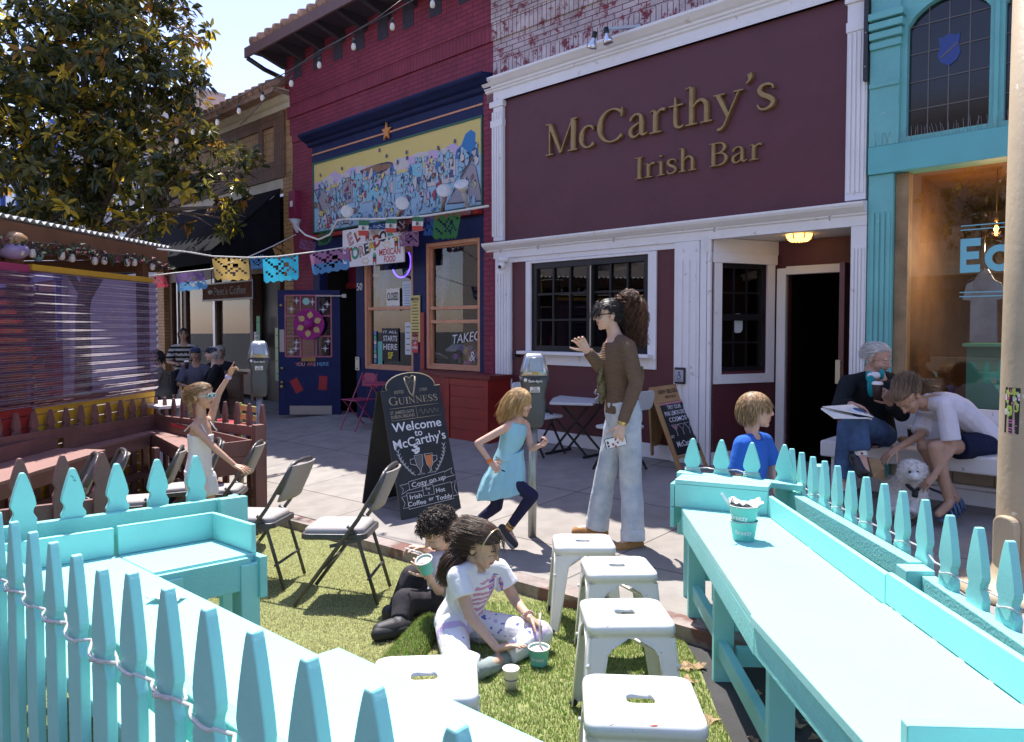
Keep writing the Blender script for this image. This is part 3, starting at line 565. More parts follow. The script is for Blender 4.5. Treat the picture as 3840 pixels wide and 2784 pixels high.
  # things fixed to or hung on the restaurant
hat=thing('sombrero',DW(.52,.03,1.45),'magenta sombrero with gold petals hung on the open blue door','hat')
A=(Vector((1,0,0)),UP,Vector((0,-1,0)));c=DW(.507,.05,1.53)
b=MB().lathe(c,[(.0,-.02),(.23,.0),(.265,.03),(.26,.04),(.22,.015),(.1,.005),(0,.005)],32,A);b.build('brim',mat('magenta_felt',(.28,.012,.16),.75,var=.2,vs=30),hat)
MB().lathe(c,[(.09,.004),(.085,.05),(.07,.10),(.03,.13),(0,.135)],20,A).build('crown',mat('magenta_felt',(.28,.012,.16)),hat)
b=MB()
for k in range(6):
 a=2*math.pi*k/6+.4;u,v_=Vector((math.cos(a),0,math.sin(a))),Vector((-math.sin(a),0,math.cos(a)));pts=[(.095,0),(.13,.045),(.17,.05),(.225,0),(.17,-.05),(.13,-.045)]
 base=[c+Vector((0,-.019,0))+u*p+v_*q_ for p,q_ in pts];b.add(base+[p+Vector((0,-.006,0))for p in base],[tuple(range(6)),tuple(range(11,5,-1))]+[(i,(i+1)%6,6+(i+1)%6,6+i)for i in range(6)],raw=True)
b.build('petal',mat('gold_braid',(.5,.36,.16),.5,.3,var=.3,vs=60),hat)
  # storefront signs, stickers, hung things of the restaurant
sg=thing('hanging_sign',W(3.3,.3,2.75),'white painted sign with colourful angular lettering for Mexican food hung over the restaurant door','sign')
S0,S1,Z0,Z1=2.56,4.13,2.44,3.04
b=MB(W);b.box(S0,S1,.27,.30,Z0,Z1);b.build('board',mat('sign_white',(.72,.69,.68),.5,var=.04),sg,.004)
LM=[mat('letter_'+n_,c_,.5)for n_,c_ in(('black',(.015,.015,.02)),('red',(.45,.03,.03)),('green',(.05,.38,.22)),('yellow',(.7,.5,.05)),('pink',(.65,.35,.32)))]
b=MB()
def sletter(ch,fx,fz,sz,m,rot=0):
 c_,s_=math.cos(R(rot)),math.sin(R(rot));X,Y=RIGHT*c_+UP*s_,UP*c_-RIGHT*s_;o=W(S1+(S0-S1)*fx,.302,Z0+(Z1-Z0)*fz)
 b.m=0;text_on(b,ch,o,X,Y,sz*1.05,bold=.045);b.m=m;text_on(b,ch,o+OUT*.002,X,Y,sz,bold=.012)
for a in(('E',.14,.72,.26,4,22),('L',.26,.77,.22,1,30),('T',.13,.30,.26,1,12),('O',.225,.34,.24,2,10),('R',.33,.37,.22,4,12),('E',.415,.43,.23,0,12),('A',.50,.49,.24,3,12),('D',.59,.59,.24,1,16),('O',.69,.68,.2,0,18),('R',.80,.74,.24,2,12)):sletter(*a)
b.m=1;text_on(b,'MEXICAN',W(S1+(S0-S1)*.79,.302,Z0+.17),RIGHT,UP,.135,fitw=.52,bold=.025);text_on(b,'FOOD',W(S1+(S0-S1)*.79,.302,Z0+.06),RIGHT,UP,.125,fitw=.28,bold=.025)
b.m=3
for fx,fz in((.29,.86),(.57,.86),(.08,.48),(.40,.12),(.75,.47),(.93,.86)):
 o=W(S1+(S0-S1)*fx,.303,Z0+(Z1-Z0)*fz);b.tube([o+RIGHT*((.085+.015*math.cos(6*a))*math.cos(a))+UP*((.04+.01*math.cos(6*a))*math.sin(a))for a in np.linspace(0,6.3,31)],.004,4)
for fx,fz,m in((.43,.78,2),(.55,.17,2),(.895,.50,3)):
 o=W(S1+(S0-S1)*fx,.302,Z0+(Z1-Z0)*fz)
 for mm,dx,dz,hw,hh in((0,0,0,.045,.05),(m,0,.05,.03,.03),(1,0,-.035,.038,.022),(0,-.03,-.06,.01,.03),(0,.03,-.06,.01,.03)):
  b.m=mm;c_=o+RIGHT*dx+UP*dz+OUT*(.001*(mm+1));b.add([c_-RIGHT*hw-UP*hh,c_+RIGHT*hw-UP*hh,c_+RIGHT*hw+UP*hh,c_-RIGHT*hw+UP*hh],[(0,1,2,3)],raw=True)
b.build('painted_lettering',LM,sg,fix=False)
MB().tube([W(3.9,.28,3.04),W(3.9,.0,3.1)],.006,5).tube([W(2.8,.28,3.04),W(2.8,0,3.1)],.006,5).build('hanger',BLACKF,sg)
for txt,s_,z_,h_,q_ in(('50',4.09,2.14,.17,.006),('54',6.83,2.24,.19,-.3)):
 o=MB();text_on(o,txt,W(s_,q_,z_),RIGHT,UP,h_,.004);tag(o.build('house_number',mat('number_white',(.6,.6,.58),.5)),'white house number %s beside the %s'%(txt,'restaurant door' if txt=='50' else 'coffee shop door'),'number')
def card(name,px,py,q,w_,h_,col,label,lines=0,text=None,tcol=(.03,.03,.03),cat='notice',parent=None,rows=None):
 p=onq(px,py,q);s_,_=SQ(p);z_=p.z
 t=thing(name,p,label,cat)
 MB(W).box(s_-w_/2,s_+w_/2,q-.003,q+.003,z_-h_/2,z_+h_/2).build('sheet',mat(name+'_%d'%int(px),col,.6),t)
 b=MB()
 for k in range(lines):
  zz=z_+h_*(.36-.72*k/max(1,lines-1));l=w_*random.uniform(.25,.4);b.add([W(s_-d_*l,q+.005,zz+e_)for d_,e_ in((-1,-.006),(1,-.006),(1,.006),(-1,.006))],[(0,1,2,3)],raw=True)
 if text:
  for tx,fz,sz in text:text_on(b,tx,W(s_,q+.006,z_+fz*h_),RIGHT,UP,sz,fitw=w_*.86 if len(tx)>3 else None,bold=.02)
 if b.v:b.build('print',mat('ink_%d_%d_%d'%tuple(int(c*99)for c in tcol),tcol,.6),t,fix=False)
 return t
card('closed_sign',1474,1124,-.06,.33,.35,(.72,.70,.62),'cream shop sign reading CLOSED in the window beside number 50',text=[('CLOSED',.12,.17),('. . - . .',-.25,.06)],cat='sign')
card('paper_notice',1527,1109,-.06,.21,.44,(.55,.6,.68),'bluish paper notice right of the closed sign in the window',lines=9,tcol=(.2,.3,.4))
card('menu_poster',1558,1196,.02,.22,.70,(.62,.50,.16),'tall yellow menu poster with rows of prices on the navy window post',lines=12,text=[('MENU',.42,.06)])
card('pick_up_sign',1557,1286,.02,.14,.30,(.5,.05,.05),'small red sign reading pick up here under the menu poster',text=[('PICK',.2,.055),('UP',-.02,.055),('HERE',-.25,.055)],tcol=(.75,.7,.7),cat='sign')
card('door_bell_box',1340,1364,.02,.11,.22,(.62,.56,.42),'cream switch box on the navy post right of the open door',lines=2,cat='box')
card('qr_notice',1531,1270,-.06,.15,.5,(.6,.62,.62),'white sheet notice low in the window, left of the pick up sign',lines=5)
t=card('tourism_sticker',1464,1293,-.07,.42,.52,(.012,.012,.016),'black window sticker reading it all starts here SF',text=[('IT ALL',.38,.06),('STARTS',.18,.12),('HERE',-.08,.13)],tcol=(.62,.62,.62),cat='sticker')
p=onq(1464,1335,-.06);b=MB();text_on(b,'SF',p,RIGHT,UP,.14,bold=.03);t['_b']=t['_b'];b.build('yellow_print',mat('yellow_ink',(.7,.6,.05),.6),t)
p=onq(1400,1300,-.065);b=MB(W);s_,_=SQ(p)
t=thing('sticker_strip',p,'strip of blue and green stickers along the left edge of the lower window','sticker')
for k in range(7):z_=.9+k*.075;MB(W).box(3.74,3.80,-.07,-.066,z_,z_+.065).build('sticker',mat('strip_sticker_%d'%k,[(.1,.25,.5),(.5,.5,.5),(.1,.4,.3)][k%3],.5),t)
MB(W).box(3.58,3.70,-.07,-.066,.88,1.25).build('sticker',mat('strip_sticker_9',(.12,.42,.33),.5),t)
b=MB()
p=onq(1770,1270,-.07)
for tx,dz,sz in(('TAKEOUT',.02,.19),('&',-.26,.2)):text_on(b,tx,p+UP*dz,RIGHT+UP*.12,UP,sz,shear=.15)
tag(b.build('window_writing',mat('white_marker',(.65,.65,.68),.6),loc=p),'white hand lettering for takeout on the right window','lettering')
def bird(px,py,h_,q,label):
 p=onq(px,py,q);t=thing('parrot_figure',p,label,'figurine');g=mat('grey_blue_feather',(.22,.26,.34),.6,var=.3,vs=40)
 b=MB();b.ell(p+UP*(.08*h_),(.11*h_,.10*h_,.26*h_),(RIGHT,OUT,(UP+RIGHT*.25).normalized()));b.ell(p+UP*(.36*h_)+RIGHT*(.07*h_),(.085*h_,.09*h_,.10*h_));b.tube([p-UP*(.1*h_),p-UP*(.5*h_)-RIGHT*(.14*h_)],[.05*h_,.015*h_],8);b.build('body',g,t)
 b=MB();b.tube([p+UP*(.36*h_)+RIGHT*(.13*h_),p+UP*(.33*h_)+RIGHT*(.2*h_),p+UP*(.27*h_)+RIGHT*(.18*h_)],[.03*h_,.025*h_,.005],8);b.build('beak',BLACKF,t)
 b=MB();b.ell(p+UP*(.05*h_)-RIGHT*(.06*h_)+OUT*(.06*h_),(.05*h_,.05*h_,.22*h_),(RIGHT,OUT,(UP+RIGHT*.3).normalized()));b.build('wing',mat('lilac_feather',(.34,.30,.40),.6),t)
bird(1440,1085,1.0,-.35,'tall grey parrot figure perched inside the left window above the closed sign')
bird(1662,1080,1.05,-.35,'blue grey parrot figure perched inside the right window')
t=thing('neon_ring',onq(1510,990,-.3),'violet neon ring light glowing behind the sign in the left window','neon light')
b=MB();c=onq(1505,985,-.3);b.tube([c+RIGHT*(.24*math.cos(a))+UP*(.24*math.sin(a))for a in np.linspace(-2.7,.9,24)],.012,6);b.build('tube',emit('violet_neon',(.12,.05,.9),2.5),t)
t=thing('flower_bouquet',onq(1748,1380,-.25),'pink and purple flowers in a glass vase inside the right window','bouquet')
c=onq(1748,1340,-.25);FM=[mat('petal_%d'%k,col,.6,var=.2,vs=60)for k,col in enumerate(((.6,.03,.22),(.5,.12,.5),(.65,.3,.5),(.6,.5,.08),(.3,.2,.55)))]
for k in range(16):
 b=MB();a,rr=random.random()*6.28,random.random()**.5*.2;o=c+RIGHT*rr*math.cos(a)*1.25+UP*rr*math.sin(a)*.8+OUT*random.uniform(-.06,.06)
 n_=(OUT+RIGHT*random.uniform(-.6,.6)+UP*random.uniform(-.2,.8)).normalized();x=n_.orthogonal().normalized();y=n_.cross(x);r_=random.uniform(.035,.06)
 for j in range(8):aa=2*math.pi*j/8;u=x*math.cos(aa)+y*math.sin(aa);b.ell(o+u*r_*.6,(r_*.5,r_*.25,r_*.12),(u,n_.cross(u),n_),6,4)
 b.build('flower',FM[k%5],t)
v=onq(1748,1410,-.25);MB().lathe(v-UP*.16,[(.06,0),(.07,.22),(.066,.22),(.056,.01)],16).build('vase',glassmat('vase_glass',(.9,.92,.95)),t)
t=thing('tablet_stand',onq(1655,1350,-.2),'white tablet stand and card terminal on the counter inside the right window','terminal')
p=onq(1640,1335,-.25);b=MB();b.bar(p-RIGHT*.12,p+RIGHT*.14,.2,.02,(0,.6,1));b.bar(p-UP*.12-RIGHT*.05,p-UP*.3-RIGHT*.12,.012,.012);b.bar(p-UP*.12+RIGHT*.1,p-UP*.3+RIGHT*.16,.012,.012);b.box(0,0,0,0,0,0);b.build('stand',mat('white_plastic',(.6,.6,.6),.4),t)
p=onq(1700,1305,-.3);MB().bar(p-RIGHT*.1,p+RIGHT*.12,.16,.025,(0,-.8,1)).build('screen',mat('white_plastic',(.6,.6,.6)),t)
  # lower right planter box, red
pl=thing('planter_counter',W(1.2,.35,0),'bright red wooden counter box projecting under the right restaurant window','counter')
b=MB(W);PB=[(.68,.0),(.68,.40),(1.52,.40),(2.45,.05),(2.45,.0)]
b.prism([(p_[0],p_[1])for p_ in PB],-.2,.80,'z');b.build('cabinet',wood('red_boards',(.26,.018,.012),.45,.2,.3),pl)
b=MB(W);b.prism([(.64,0),(.64,.44),(1.54,.44),(2.5,.07),(2.5,0)],.80,.85,'z');b.build('counter_top',mat('dark_red_top',(.15,.015,.012),.5),pl)
b=MB(W);b.box(.69,.76,.402,.42,-.2,.79);b.box(1.44,1.515,.402,.42,-.2,.79);b.box(.76,1.44,.402,.415,.70,.79);b.box(.76,1.44,.402,.415,-.2,-.04)
for k in range(5):b.box(.77,1.43,.402,.408,-.035+k*.147,.105+k*.147)
b.build('panel',wood('red_boards',(.26,.018,.012)),pl,.003)
ub=thing('utility_box',W(6.05,.06,3.75),'crimson painted electric box on the brick pier with a white label','box')
MB(W).box(5.88,6.1,.0,.13,3.45,3.95).build('housing',CRIM,ub,.01);MB(W).box(5.95,6.04,.131,.134,3.66,3.76).build('label',mat('sign_white',(.7,.7,.7)),ub)
  # spot lamps on the ledge under the mural
for k,(px,py,ex,ey,lab)in enumerate(((1663,733,1660,790,'third'),(1738,718,1760,800,'last'),(1505,775,1495,815,'second'),(1298,800,1283,825,'first'))):
 p,e=onq(px,py,.35),onq(ex,ey,.12);t=thing('spot_lamp',e,'white reflector spot lamp under the mural, %s from the left'%lab,'spot lamp','spot lamps lighting the mural')
 MB().tube([e,e+(p-e)*.5,p],[.03,.03,.035],8).build('arm',mat('lamp_grey',(.42,.4,.4),.5),t);d=(p-e).normalized();x=d.orthogonal().normalized()
 MB().lathe(p,[(.035,0),(.05,.03),(.10,.12),(.095,.125),(0,.10)],16,(x,d.cross(x),d)).build('reflector',mat('lamp_white',(.7,.68,.64),.35),t)
  # tan coffee shop
TBR=brickmat('tan_brick',(.42,.24,.10),(.46,.27,.12),(.16,.09,.05),.26,.14,.012)
TBR2=brickmat('tan_pier_brick',(.42,.24,.10),(.45,.26,.11),(.12,.07,.04),.22,.075,.012)
BRS=brickmat('brown_soldier_brick',(.16,.08,.045),(.2,.10,.055),(.07,.035,.02),.075,.3,.01,0)
CREAM=mat('cream_trim',(.58,.50,.36),.6,var=.1,vs=4)
cafe=thing('coffee_building',W(9,0,0),'tan brick coffee shop with clay tile pent roof and wide dark storefront','building')
b=MB(W);b.m=0;b.box(6.18,12.55,-.3,-.02,4.15,5.55);b.m=2
wall_holes(b,6.42,12.5,4.28,5.52,-.018,.02,[(6.8,7.25,4.62,5.28),(7.4,12.1,4.62,5.28)]);b.m=1;b.box(6.18,6.5,-.3,.0,-.6,4.3);b.box(12.15,12.55,-.3,.0,-1,4.3);b.m=0;b.box(6.2,12.55,-9,-8.8,-1,6);b.box(6.2,12.55,-8.8,-.3,5.9,6.0)
b.build('wall',[TBR,TBR2,BRS],cafe)
profile(MB(W),[(-.1,5.5),(.05,5.5),(.05,5.6),(.1,5.62),(.2,5.72),(.28,5.76),(.28,5.8),(-.1,5.8)],6.17,12.6).build('cornice',CREAM,cafe)
MB(W).box(6.52,12.1,-.2,-.005,4.05,4.27).build('lintel',CREAM,cafe)
tiles(MB(W),6.17,12.6,.40,5.80,-.75,6.38,.26,3).build('roof',TILE,cafe)
aw=thing('awning',W(9,.6,3.3),'large black fabric awning sloping over the coffee shop front','awning')
AWM=mat('black_canvas',(.010,.010,.014),.9,var=.3,vs=3,bump=.2,bs=20,spec=.1)
b=MB(W);b.hexa([(6.55,.02,4.05),(6.55,.02,4.08),(6.55,1.35,2.80),(6.55,1.35,2.83),(12.1,.02,4.05),(12.1,.02,4.08),(12.1,1.35,2.80),(12.1,1.35,2.83)]);b.prism([(.05,4.02),(1.33,2.80),(1.33,2.62),(.05,2.62)],6.53,6.55,'x');b.build('canopy',AWM,aw)
MB(W).box(6.55,12.1,1.34,1.36,2.60,2.82).build('valance',AWM,aw)
BRW=wood('brown_timber',(.12,.055,.03),.5,.2,.3,2)
boxes('door_post',BRW,cafe,[(s-.06,s+.06,-.3,-.1,-.5,2.54)for s in(6.9,8.0,9.6,11.2,12.0)])
b=MB(W);b.box(6.5,12.15,-.3,-.1,2.55,2.75);b.box(8.0,12.1,-.3,-.1,.1,.55);b.build('window_frame',BRW,cafe)
boxes('mullion',mat('aluminium',(.45,.45,.46),.35,.8),cafe,[(9.56,9.66,-.12,-.06,.5,2.54),(11.5,11.56,-.12,-.06,.5,2.54)])
b=MB(W);b.quad((8.05,-.15,.5),(12.0,-.15,.5),(12.0,-.15,2.6),(8.05,-.15,2.6));b.build('pane',GLASS,cafe)
room('interior',cafe,6.5,12.1,-.6,4.0,-5,-.35)
b=MB(W);b.box(6.86,7.9,-.33,-.28,-.4,2.5);b.build('door',mat('black_door',(.015,.014,.014),.4),cafe)
sgn=thing('coffee_sign',W(7.6,.55,2.15),'brown wooden sign with dark lettering hanging under the awning','sign')
S0c,S1c,zc0,zc1=6.55,8.62,2.02,2.33
MB(W).box(S0c,S1c,.55,.60,zc0,zc1).build('board',mat('sign_timber',(.085,.035,.02),.85,var=.2,spec=.1),sgn)
b=MB();o=W((S0c+S1c)/2-.12,.604,(zc0+zc1)/2);text_on(b,"Peet's Coffee",o,RIGHT,UP,.22,fitw=1.3);b.ell(o-RIGHT*.82+UP*.0,(.11,.004,.05),(RIGHT,OUT,UP));b.lathe(o-RIGHT*.67,[(.035,-.004),(.045,-.004),(.045,.004),(.035,.004)],14,(RIGHT,UP,OUT));b.build('lettering',mat('dark_letter',(.02,.012,.008),.5),sgn,fix=False)
b=MB(W);frame(b,S0c-.02,S1c+.02,zc0-.02,zc1+.02,.54,.612,.03);b.build('sign_frame',BLACKF,sgn)
b=MB();b.tube([W(6.8,.57,2.33),W(6.8,.57,2.95)],.01,5);b.tube([W(8.3,.57,2.33),W(8.3,.57,2.95)],.01,5);b.build('hanger',BLACKF,sgn)
for px,py,w_,h_,col,lab in((962,1273,.20,.30,(.6,.6,.6),'white paper notice taped inside the coffee shop window'),(969,1270,.14,.9,(.12,.4,.2),'green strip poster at the right end of the coffee shop window'),(1040,1330,.14,1.0,(.45,.55,.25),'pale green strip poster left of the open blue door')):card('window_poster',px,py,-.1 if px<1000 else .1,w_,h_,col,lab,lines=4,cat='poster')
  # buildings further down the street
gb=thing('plaster_building',W(15,0,0),'tall pale grey lavender building with stepped parapets beyond the coffee shop','building')
GREYP=mat('lavender_plaster',(.46,.43,.46),.8,var=.08,vs=2)
b=MB(W);b.box(12.6,14.6,-1.8,-1.05,6.6,7.5);b.box(14.6,15.7,-1.75,-1.1,6.6,7.1);b.box(15.7,20.5,-1.9,-1.05,6.6,8.0);b.box(12.6,20.5,-2.5,-.25,-1.5,6.6);b.build('wall',GREYP,gb)
b=MB(W);b.box(12.58,14.62,-1.82,-1.02,7.5,7.57);b.box(14.63,15.67,-1.77,-1.08,7.1,7.16);b.box(15.68,20.5,-1.92,-1.02,8.0,8.07);b.build('coping',mat('coping_grey',(.36,.36,.4),.5),gb)
boxes('window',GLASSD,gb,[(s,s+1,-.27,-.22,3.6,5.3)for s in(13.4,15.2,17,18.8)])
vb=thing('victorian_building',W(25,0,0),'white building with blue trim and reddish panels glimpsed behind the tree','building')
b=MB(W);b.box(20.6,30,-8,-.1,-2,8.2);b.build('wall',mat('vic_white',(.62,.6,.62),.6,var=.06),vb)
b=MB(W)
for z in(3.0,5.4,7.8):b.box(20.5,30,-.1,.15,z,z+.28)
for s in np.arange(20.6,30,2.3):b.box(s,s+.2,-.1,.06,-1,7.8)
b.build('blue_trim',mat('vic_blue',(.05,.10,.38),.5),vb)
boxes('window',GLASSD,vb,[(s,s+1.3,-.1,-.02,z,z+1.5)for s in np.arange(21.1,29,2.3)for z in(1.2,3.6,6.0)])
boxes('red_panel',mat('vic_red',(.32,.10,.07),.6),vb,[(s,s+1.8,-.1,.02,z,z+.57)for s in np.arange(20.9,29,2.3)for z in(2.4,4.7)])
  # across the street (seen only in the window glass)
ob=thing('opposite_building',W(-2,18,0),'tan stucco shop building across the street mirrored in the windows','building')
b=MB(W);wall_holes(b,-14,3,-.2,8.0,17,17.3,[(-12,-9.5,.6,2.6),(-8,-5,.3,2.7),(-3,.5,.6,2.6),(-12,-10,4,6),(-7,-5,4,6),(-2,0,4,6)]);b.box(-14,3,17.35,24,-.2,8);b.build('wall',mat('opp_stucco',(.50,.39,.28),.85,var=.1),ob)
b=MB(W);b.box(-14,3,16.75,17,7.7,8.1);b.box(-14,3,16.8,17,3.0,3.3);b.build('cornice',CREAM,ob)
ob2=thing('opposite_building',W(9,18,0),'pale stucco building across the street mirrored in the coffee shop glass','building')
b=MB(W);wall_holes(b,3.2,20,-1,6.5,17,17.3,[(4,7,.3,2.6),(9,11,.3,2.6),(13,17,.3,2.6),(5,6.5,3.8,5.5),(10,12,3.8,5.5)]);b.box(3.2,20,17.35,24,-1,6.5);b.build('wall',mat('opp_cream',(.52,.45,.38),.85,var=.1),ob2)
  # turquoise shop on the right
TEAL=mat('turquoise_paint',(.16,.46,.45),.5,var=.07,vs=3,bump=.2,bs=18,dirt=((.36,.55,.53),13,.69))
TEALD=mat('turquoise_beam',(.13,.45,.46),.5,var=.05,vs=3)
ts=thing('turquoise_building',W(-5.6,0,0),'turquoise shop front with leaded transom windows above a wide display window','building')
b=MB(W);b.box(-3.95,-3.745,-.2,-.0,.0,2.838);flutes(b,-3.95,-3.75,0,.5,2.5,4);b.build('pilaster',TEAL,ts,.004)
b=MB(W);b.box(-3.99,-3.745,-.2,.02,3.085,3.93)
for k,z in enumerate((3.94,4.02,4.10,4.18)):b.box(-3.99-.01*(k+1),-3.745,-.2,.04+.03*(k%4)*.6,z,z+.06)
b.box(-3.99,-3.745,-.2,.015,3.93,4.6);b.box(-3.99,-3.745,.02,.035,3.60,3.64);b.build('upper_pilaster',TEAL,ts,.004)
MB(W).box(-9,-3.745,-.2,.03,2.84,3.083).build('beam',TEALD,ts,.006)
def arch_frame(b,s0,s1,z0,zs,zt,q0,q1):
 n=12;pts=[(s0+(s1-s0)*i/n,zs+(zt-zs)*math.sin(math.pi*i/n)**.7)for i in range(n+1)]
 for i in range(n):b.hexa([(pts[i][0],q0,pts[i][1]),(pts[i][0],q0,4.6),(pts[i][0],q1,pts[i][1]),(pts[i][0],q1,4.6),(pts[i+1][0],q0,pts[i+1][1]),(pts[i+1][0],q0,4.6),(pts[i+1][0],q1,pts[i+1][1]),(pts[i+1][0],q1,4.6)])
b=MB(W);arch_frame(b,-4.65,-4.04,3.14,4.08,4.27,-.12,-.01);arch_frame(b,-5.36,-4.75,3.14,4.08,4.27,-.12,-.01)
b.box(-4.04,-3.99,-.12,-.012,3.083,4.6);b.box(-4.75,-4.65,-.12,-.012,3.083,4.6);b.box(-4.715,-4.685,-.02,.01,3.083,4.6);b.box(-5.46,-5.36,-.12,-.012,3.083,4.6);b.box(-5.36,-3.99,-.12,.0,3.084,3.135);b.box(-9,-5.46,-.2,-.02,3.08,6.5);b.build('transom_frame',TEAL,ts)
SG=glassmat('rippled_glass',(.16,.13,.15),.8,.12)
b=MB(W);b.quad((-5.36,-.08,3.1),(-4.0,-.08,3.1),(-4.0,-.08,4.4),(-5.36,-.08,4.4));b.build('leaded_glass',SG,ts)
b=MB(W)
for base in(-4.65,-5.36):
 for i in range(1,4):s=base+.61*i/4;b.box(s-.004,s+.004,-.078,-.072,3.13,4.27)
 for j in range(1,5):z=3.13+.24*j;b.box(base,base+.61,-.078,-.071,z-.004,z+.004)
b.build('lead_came',mat('lead',(.16,.14,.13),.5,.3),ts)
sh=[(-.08,.13),(-.055,.115),(0,.14),(.055,.115),(.08,.13),(.072,.04),(.085,-.03),(.06,-.09),(0,-.13),(-.06,-.09),(-.085,-.03),(-.072,.04)]
b=MB(W);b.prism([(-4.345+x,3.82+z)for x,z in sh],-.077,-.07);b.build('shield_pane',mat('cobalt_glass',(.02,.045,.22),.15),ts)
b=MB();b.bar(W(-4.285,-.068,3.77),W(-4.41,-.068,3.87),.012,.004,OUT);b.build('shield_bar',mat('lead',(.16,.14,.13)),ts)
b=MB()
for k in range(60):
 s=-3.78-k*.026;q_=.02;base=W(s,q_,3.085);b.tube([base,base+Vector((random.uniform(-.03,.03),random.uniform(-.03,.03),.09+random.random()*.04))],.0016,3)
b.build('bird_spike',mat('spike_steel',(.35,.33,.32),.4,.6),ts)
b=MB(W);b.box(-9,-5.46,-.2,0,4.6,6.5);b.box(-5.46,-3.745,-.2,0,4.6,6.5);b.box(-9,-3.72,-8,-7.9,0,6.5);b.box(-9,-3.72,-7.9,-.2,6.3,6.5);b.build('wall',TEAL,ts)
b=MB(W);b.box(-3.735,-3.70,.01,.06,3.68,6.4);bb=b.build('cable_cover',mat('black_channel',(.03,.032,.036),.5),ts)
b=MB()
for z in(3.8,4.1,4.4):b.ell(W(-3.717,.062,z),.008)
b.build('bolt',mat('grey_steel',(.4,.4,.4)),bb)
b=MB(W);b.box(-4.06,-3.955,-.18,-.06,.5,2.835);b.build('bare_jamb',wood('weathered_timber',(.30,.19,.10),.7,.35,.5,2),ts)
b=MB(W);b.quad((-9,-.10,.5),(-4.06,-.10,.5),(-4.06,-.10,2.84),(-9,-.10,2.84));b.build('display_pane',glassmat('display_glass',(.78,.75,.72),1.),ts)
b=MB(W);b.box(-9,-3.955,-.2,-.06,.15,.5);b.build('tile_bulkhead',brickmat('beige_tile',(.42,.33,.24),(.46,.37,.27),(.2,.16,.12),.3,.15,.012,.5),ts)
b=MB(W);b.box(-9,-3.76,-.2,.04,-.02,.12);b.box(-9,-3.76,-.2,.0,.121,.15);b.build('plinth',WHITE,ts,.004)
room('interior',ts,-8.9,-4.0,.4,2.9,-3.5,-.22,wood('brown_boards',(.15,.085,.045),.6,.25,.6,0,None,3))
BLUEL=mat('pale_blue_letter',(.20,.52,.60),.5)
b=MB();h_=.29;
def blk(s0,s1,z0,z1):b.add([W(s0,-.094,z0),W(s1,-.094,z0),W(s1,-.094,z1),W(s0,-.094,z1)],[(0,1,2,3)],raw=True)
blk(-4.50,-4.455,1.935,2.22);blk(-4.60,-4.50,2.155,2.22);blk(-4.59,-4.50,2.045,2.11);blk(-4.60,-4.50,1.935,2.0)
o=W(-4.735,-.094,2.045);n_=24;v=[o+RIGHT*r_*math.cos(2*math.pi*k/n_)*.95+UP*r_*math.sin(2*math.pi*k/n_)for r_ in(.055,.11)for k in range(n_)]
b.add(v,[(k,(k+1)%n_,n_+(k+1)%n_,n_+k)for k in range(n_)],raw=True);blk(-4.84,-4.795,1.935,2.15)
for z in(2.325,2.29,1.765,1.73):blk(-5.3,-4.455,z,z+.008)
b.build('window_lettering',BLUEL,ts,fix=False)
pd=thing('pendant_lamp',onq(3737,860,-.8),'amber glass pendant lamp glowing inside the turquoise shop window','lamp')
c=onq(3735,895,-.8);MB().lathe(c,[(.10,0),(.098,.06),(.08,.11),(.03,.135),(.015,.15)],20).build('shade',glassmat('amber_glass',(.75,.5,.2),1.),pd)
MB().lathe(c,[(.012,.03),(.014,.1),(.008,.12)],10).build('filament_bulb',emit('filament',(1.,.62,.22),9),pd);pl=bpy.data.lights.new('pendant_light','POINT');pl.energy=22;pl.color=(1,.72,.42);pl.shadow_soft_size=.05;po=bpy.data.objects.new('pendant_light',pl);COL.objects.link(po);po.parent=pd;po.location=c-UP*.06-Vector(pd['_b'])
b=MB();b.tube([c+UP*.15,c+UP*.21],.016,8);b.tube([c+UP*.2,W(*SQ(c),2.9)],.004,5);b.build('cord',mat('old_brass',(.35,.25,.1),.35,.8),pd)
st=thing('hanging_shirt',onq(3690,1100,-.7),'pale blue grey shirt on a hanger inside the turquoise shop window','shirt')
c=onq(3690,1010,-.7);pts=[(-.03,.0),(-.08,-.10),(-.13,-.13),(-.16,-.27),(-.10,-.28),(-.10,-.66),(.11,-.66),(.10,-.28),(.16,-.27),(.13,-.13),(.08,-.10),(.03,0)]
b=MB();v=[c+RIGHT*x+UP*z+OUT*(.02*math.sin(30*x))for x,z in pts];b.add(v+[p-OUT*.05 for p in v],[tuple(range(12)),tuple(range(23,11,-1))]+[(i,(i+1)%12,12+(i+1)%12,12+i)for i in range(12)],raw=True);b.build('cloth',mat('pale_blue_cloth',(.32,.38,.48),.8,var=.2,vs=6),st)
b=MB();b.tube([c-RIGHT*.12-UP*.1,c,c+RIGHT*.12-UP*.1],.005,5);b.tube([c,c+UP*.3],.004,5);b.build('hanger',BLACKF,st)
ct=thing('shop_counter',onq(3700,1380,-1.0),'turquoise counter inside the display window','counter')
p=onq(3625,1300,-1.0);s_,_=SQ(p);MB(W).box(s_-3,s_,-1.5,-1.0,.45,p.z).build('front',mat('counter_teal',(.05,.28,.27),.5),ct);MB(W).box(s_-3,s_+.03,-1.5,-.97,p.z+.001,p.z+.03).build('top',mat('counter_teal_top',(.08,.36,.35),.4),ct)
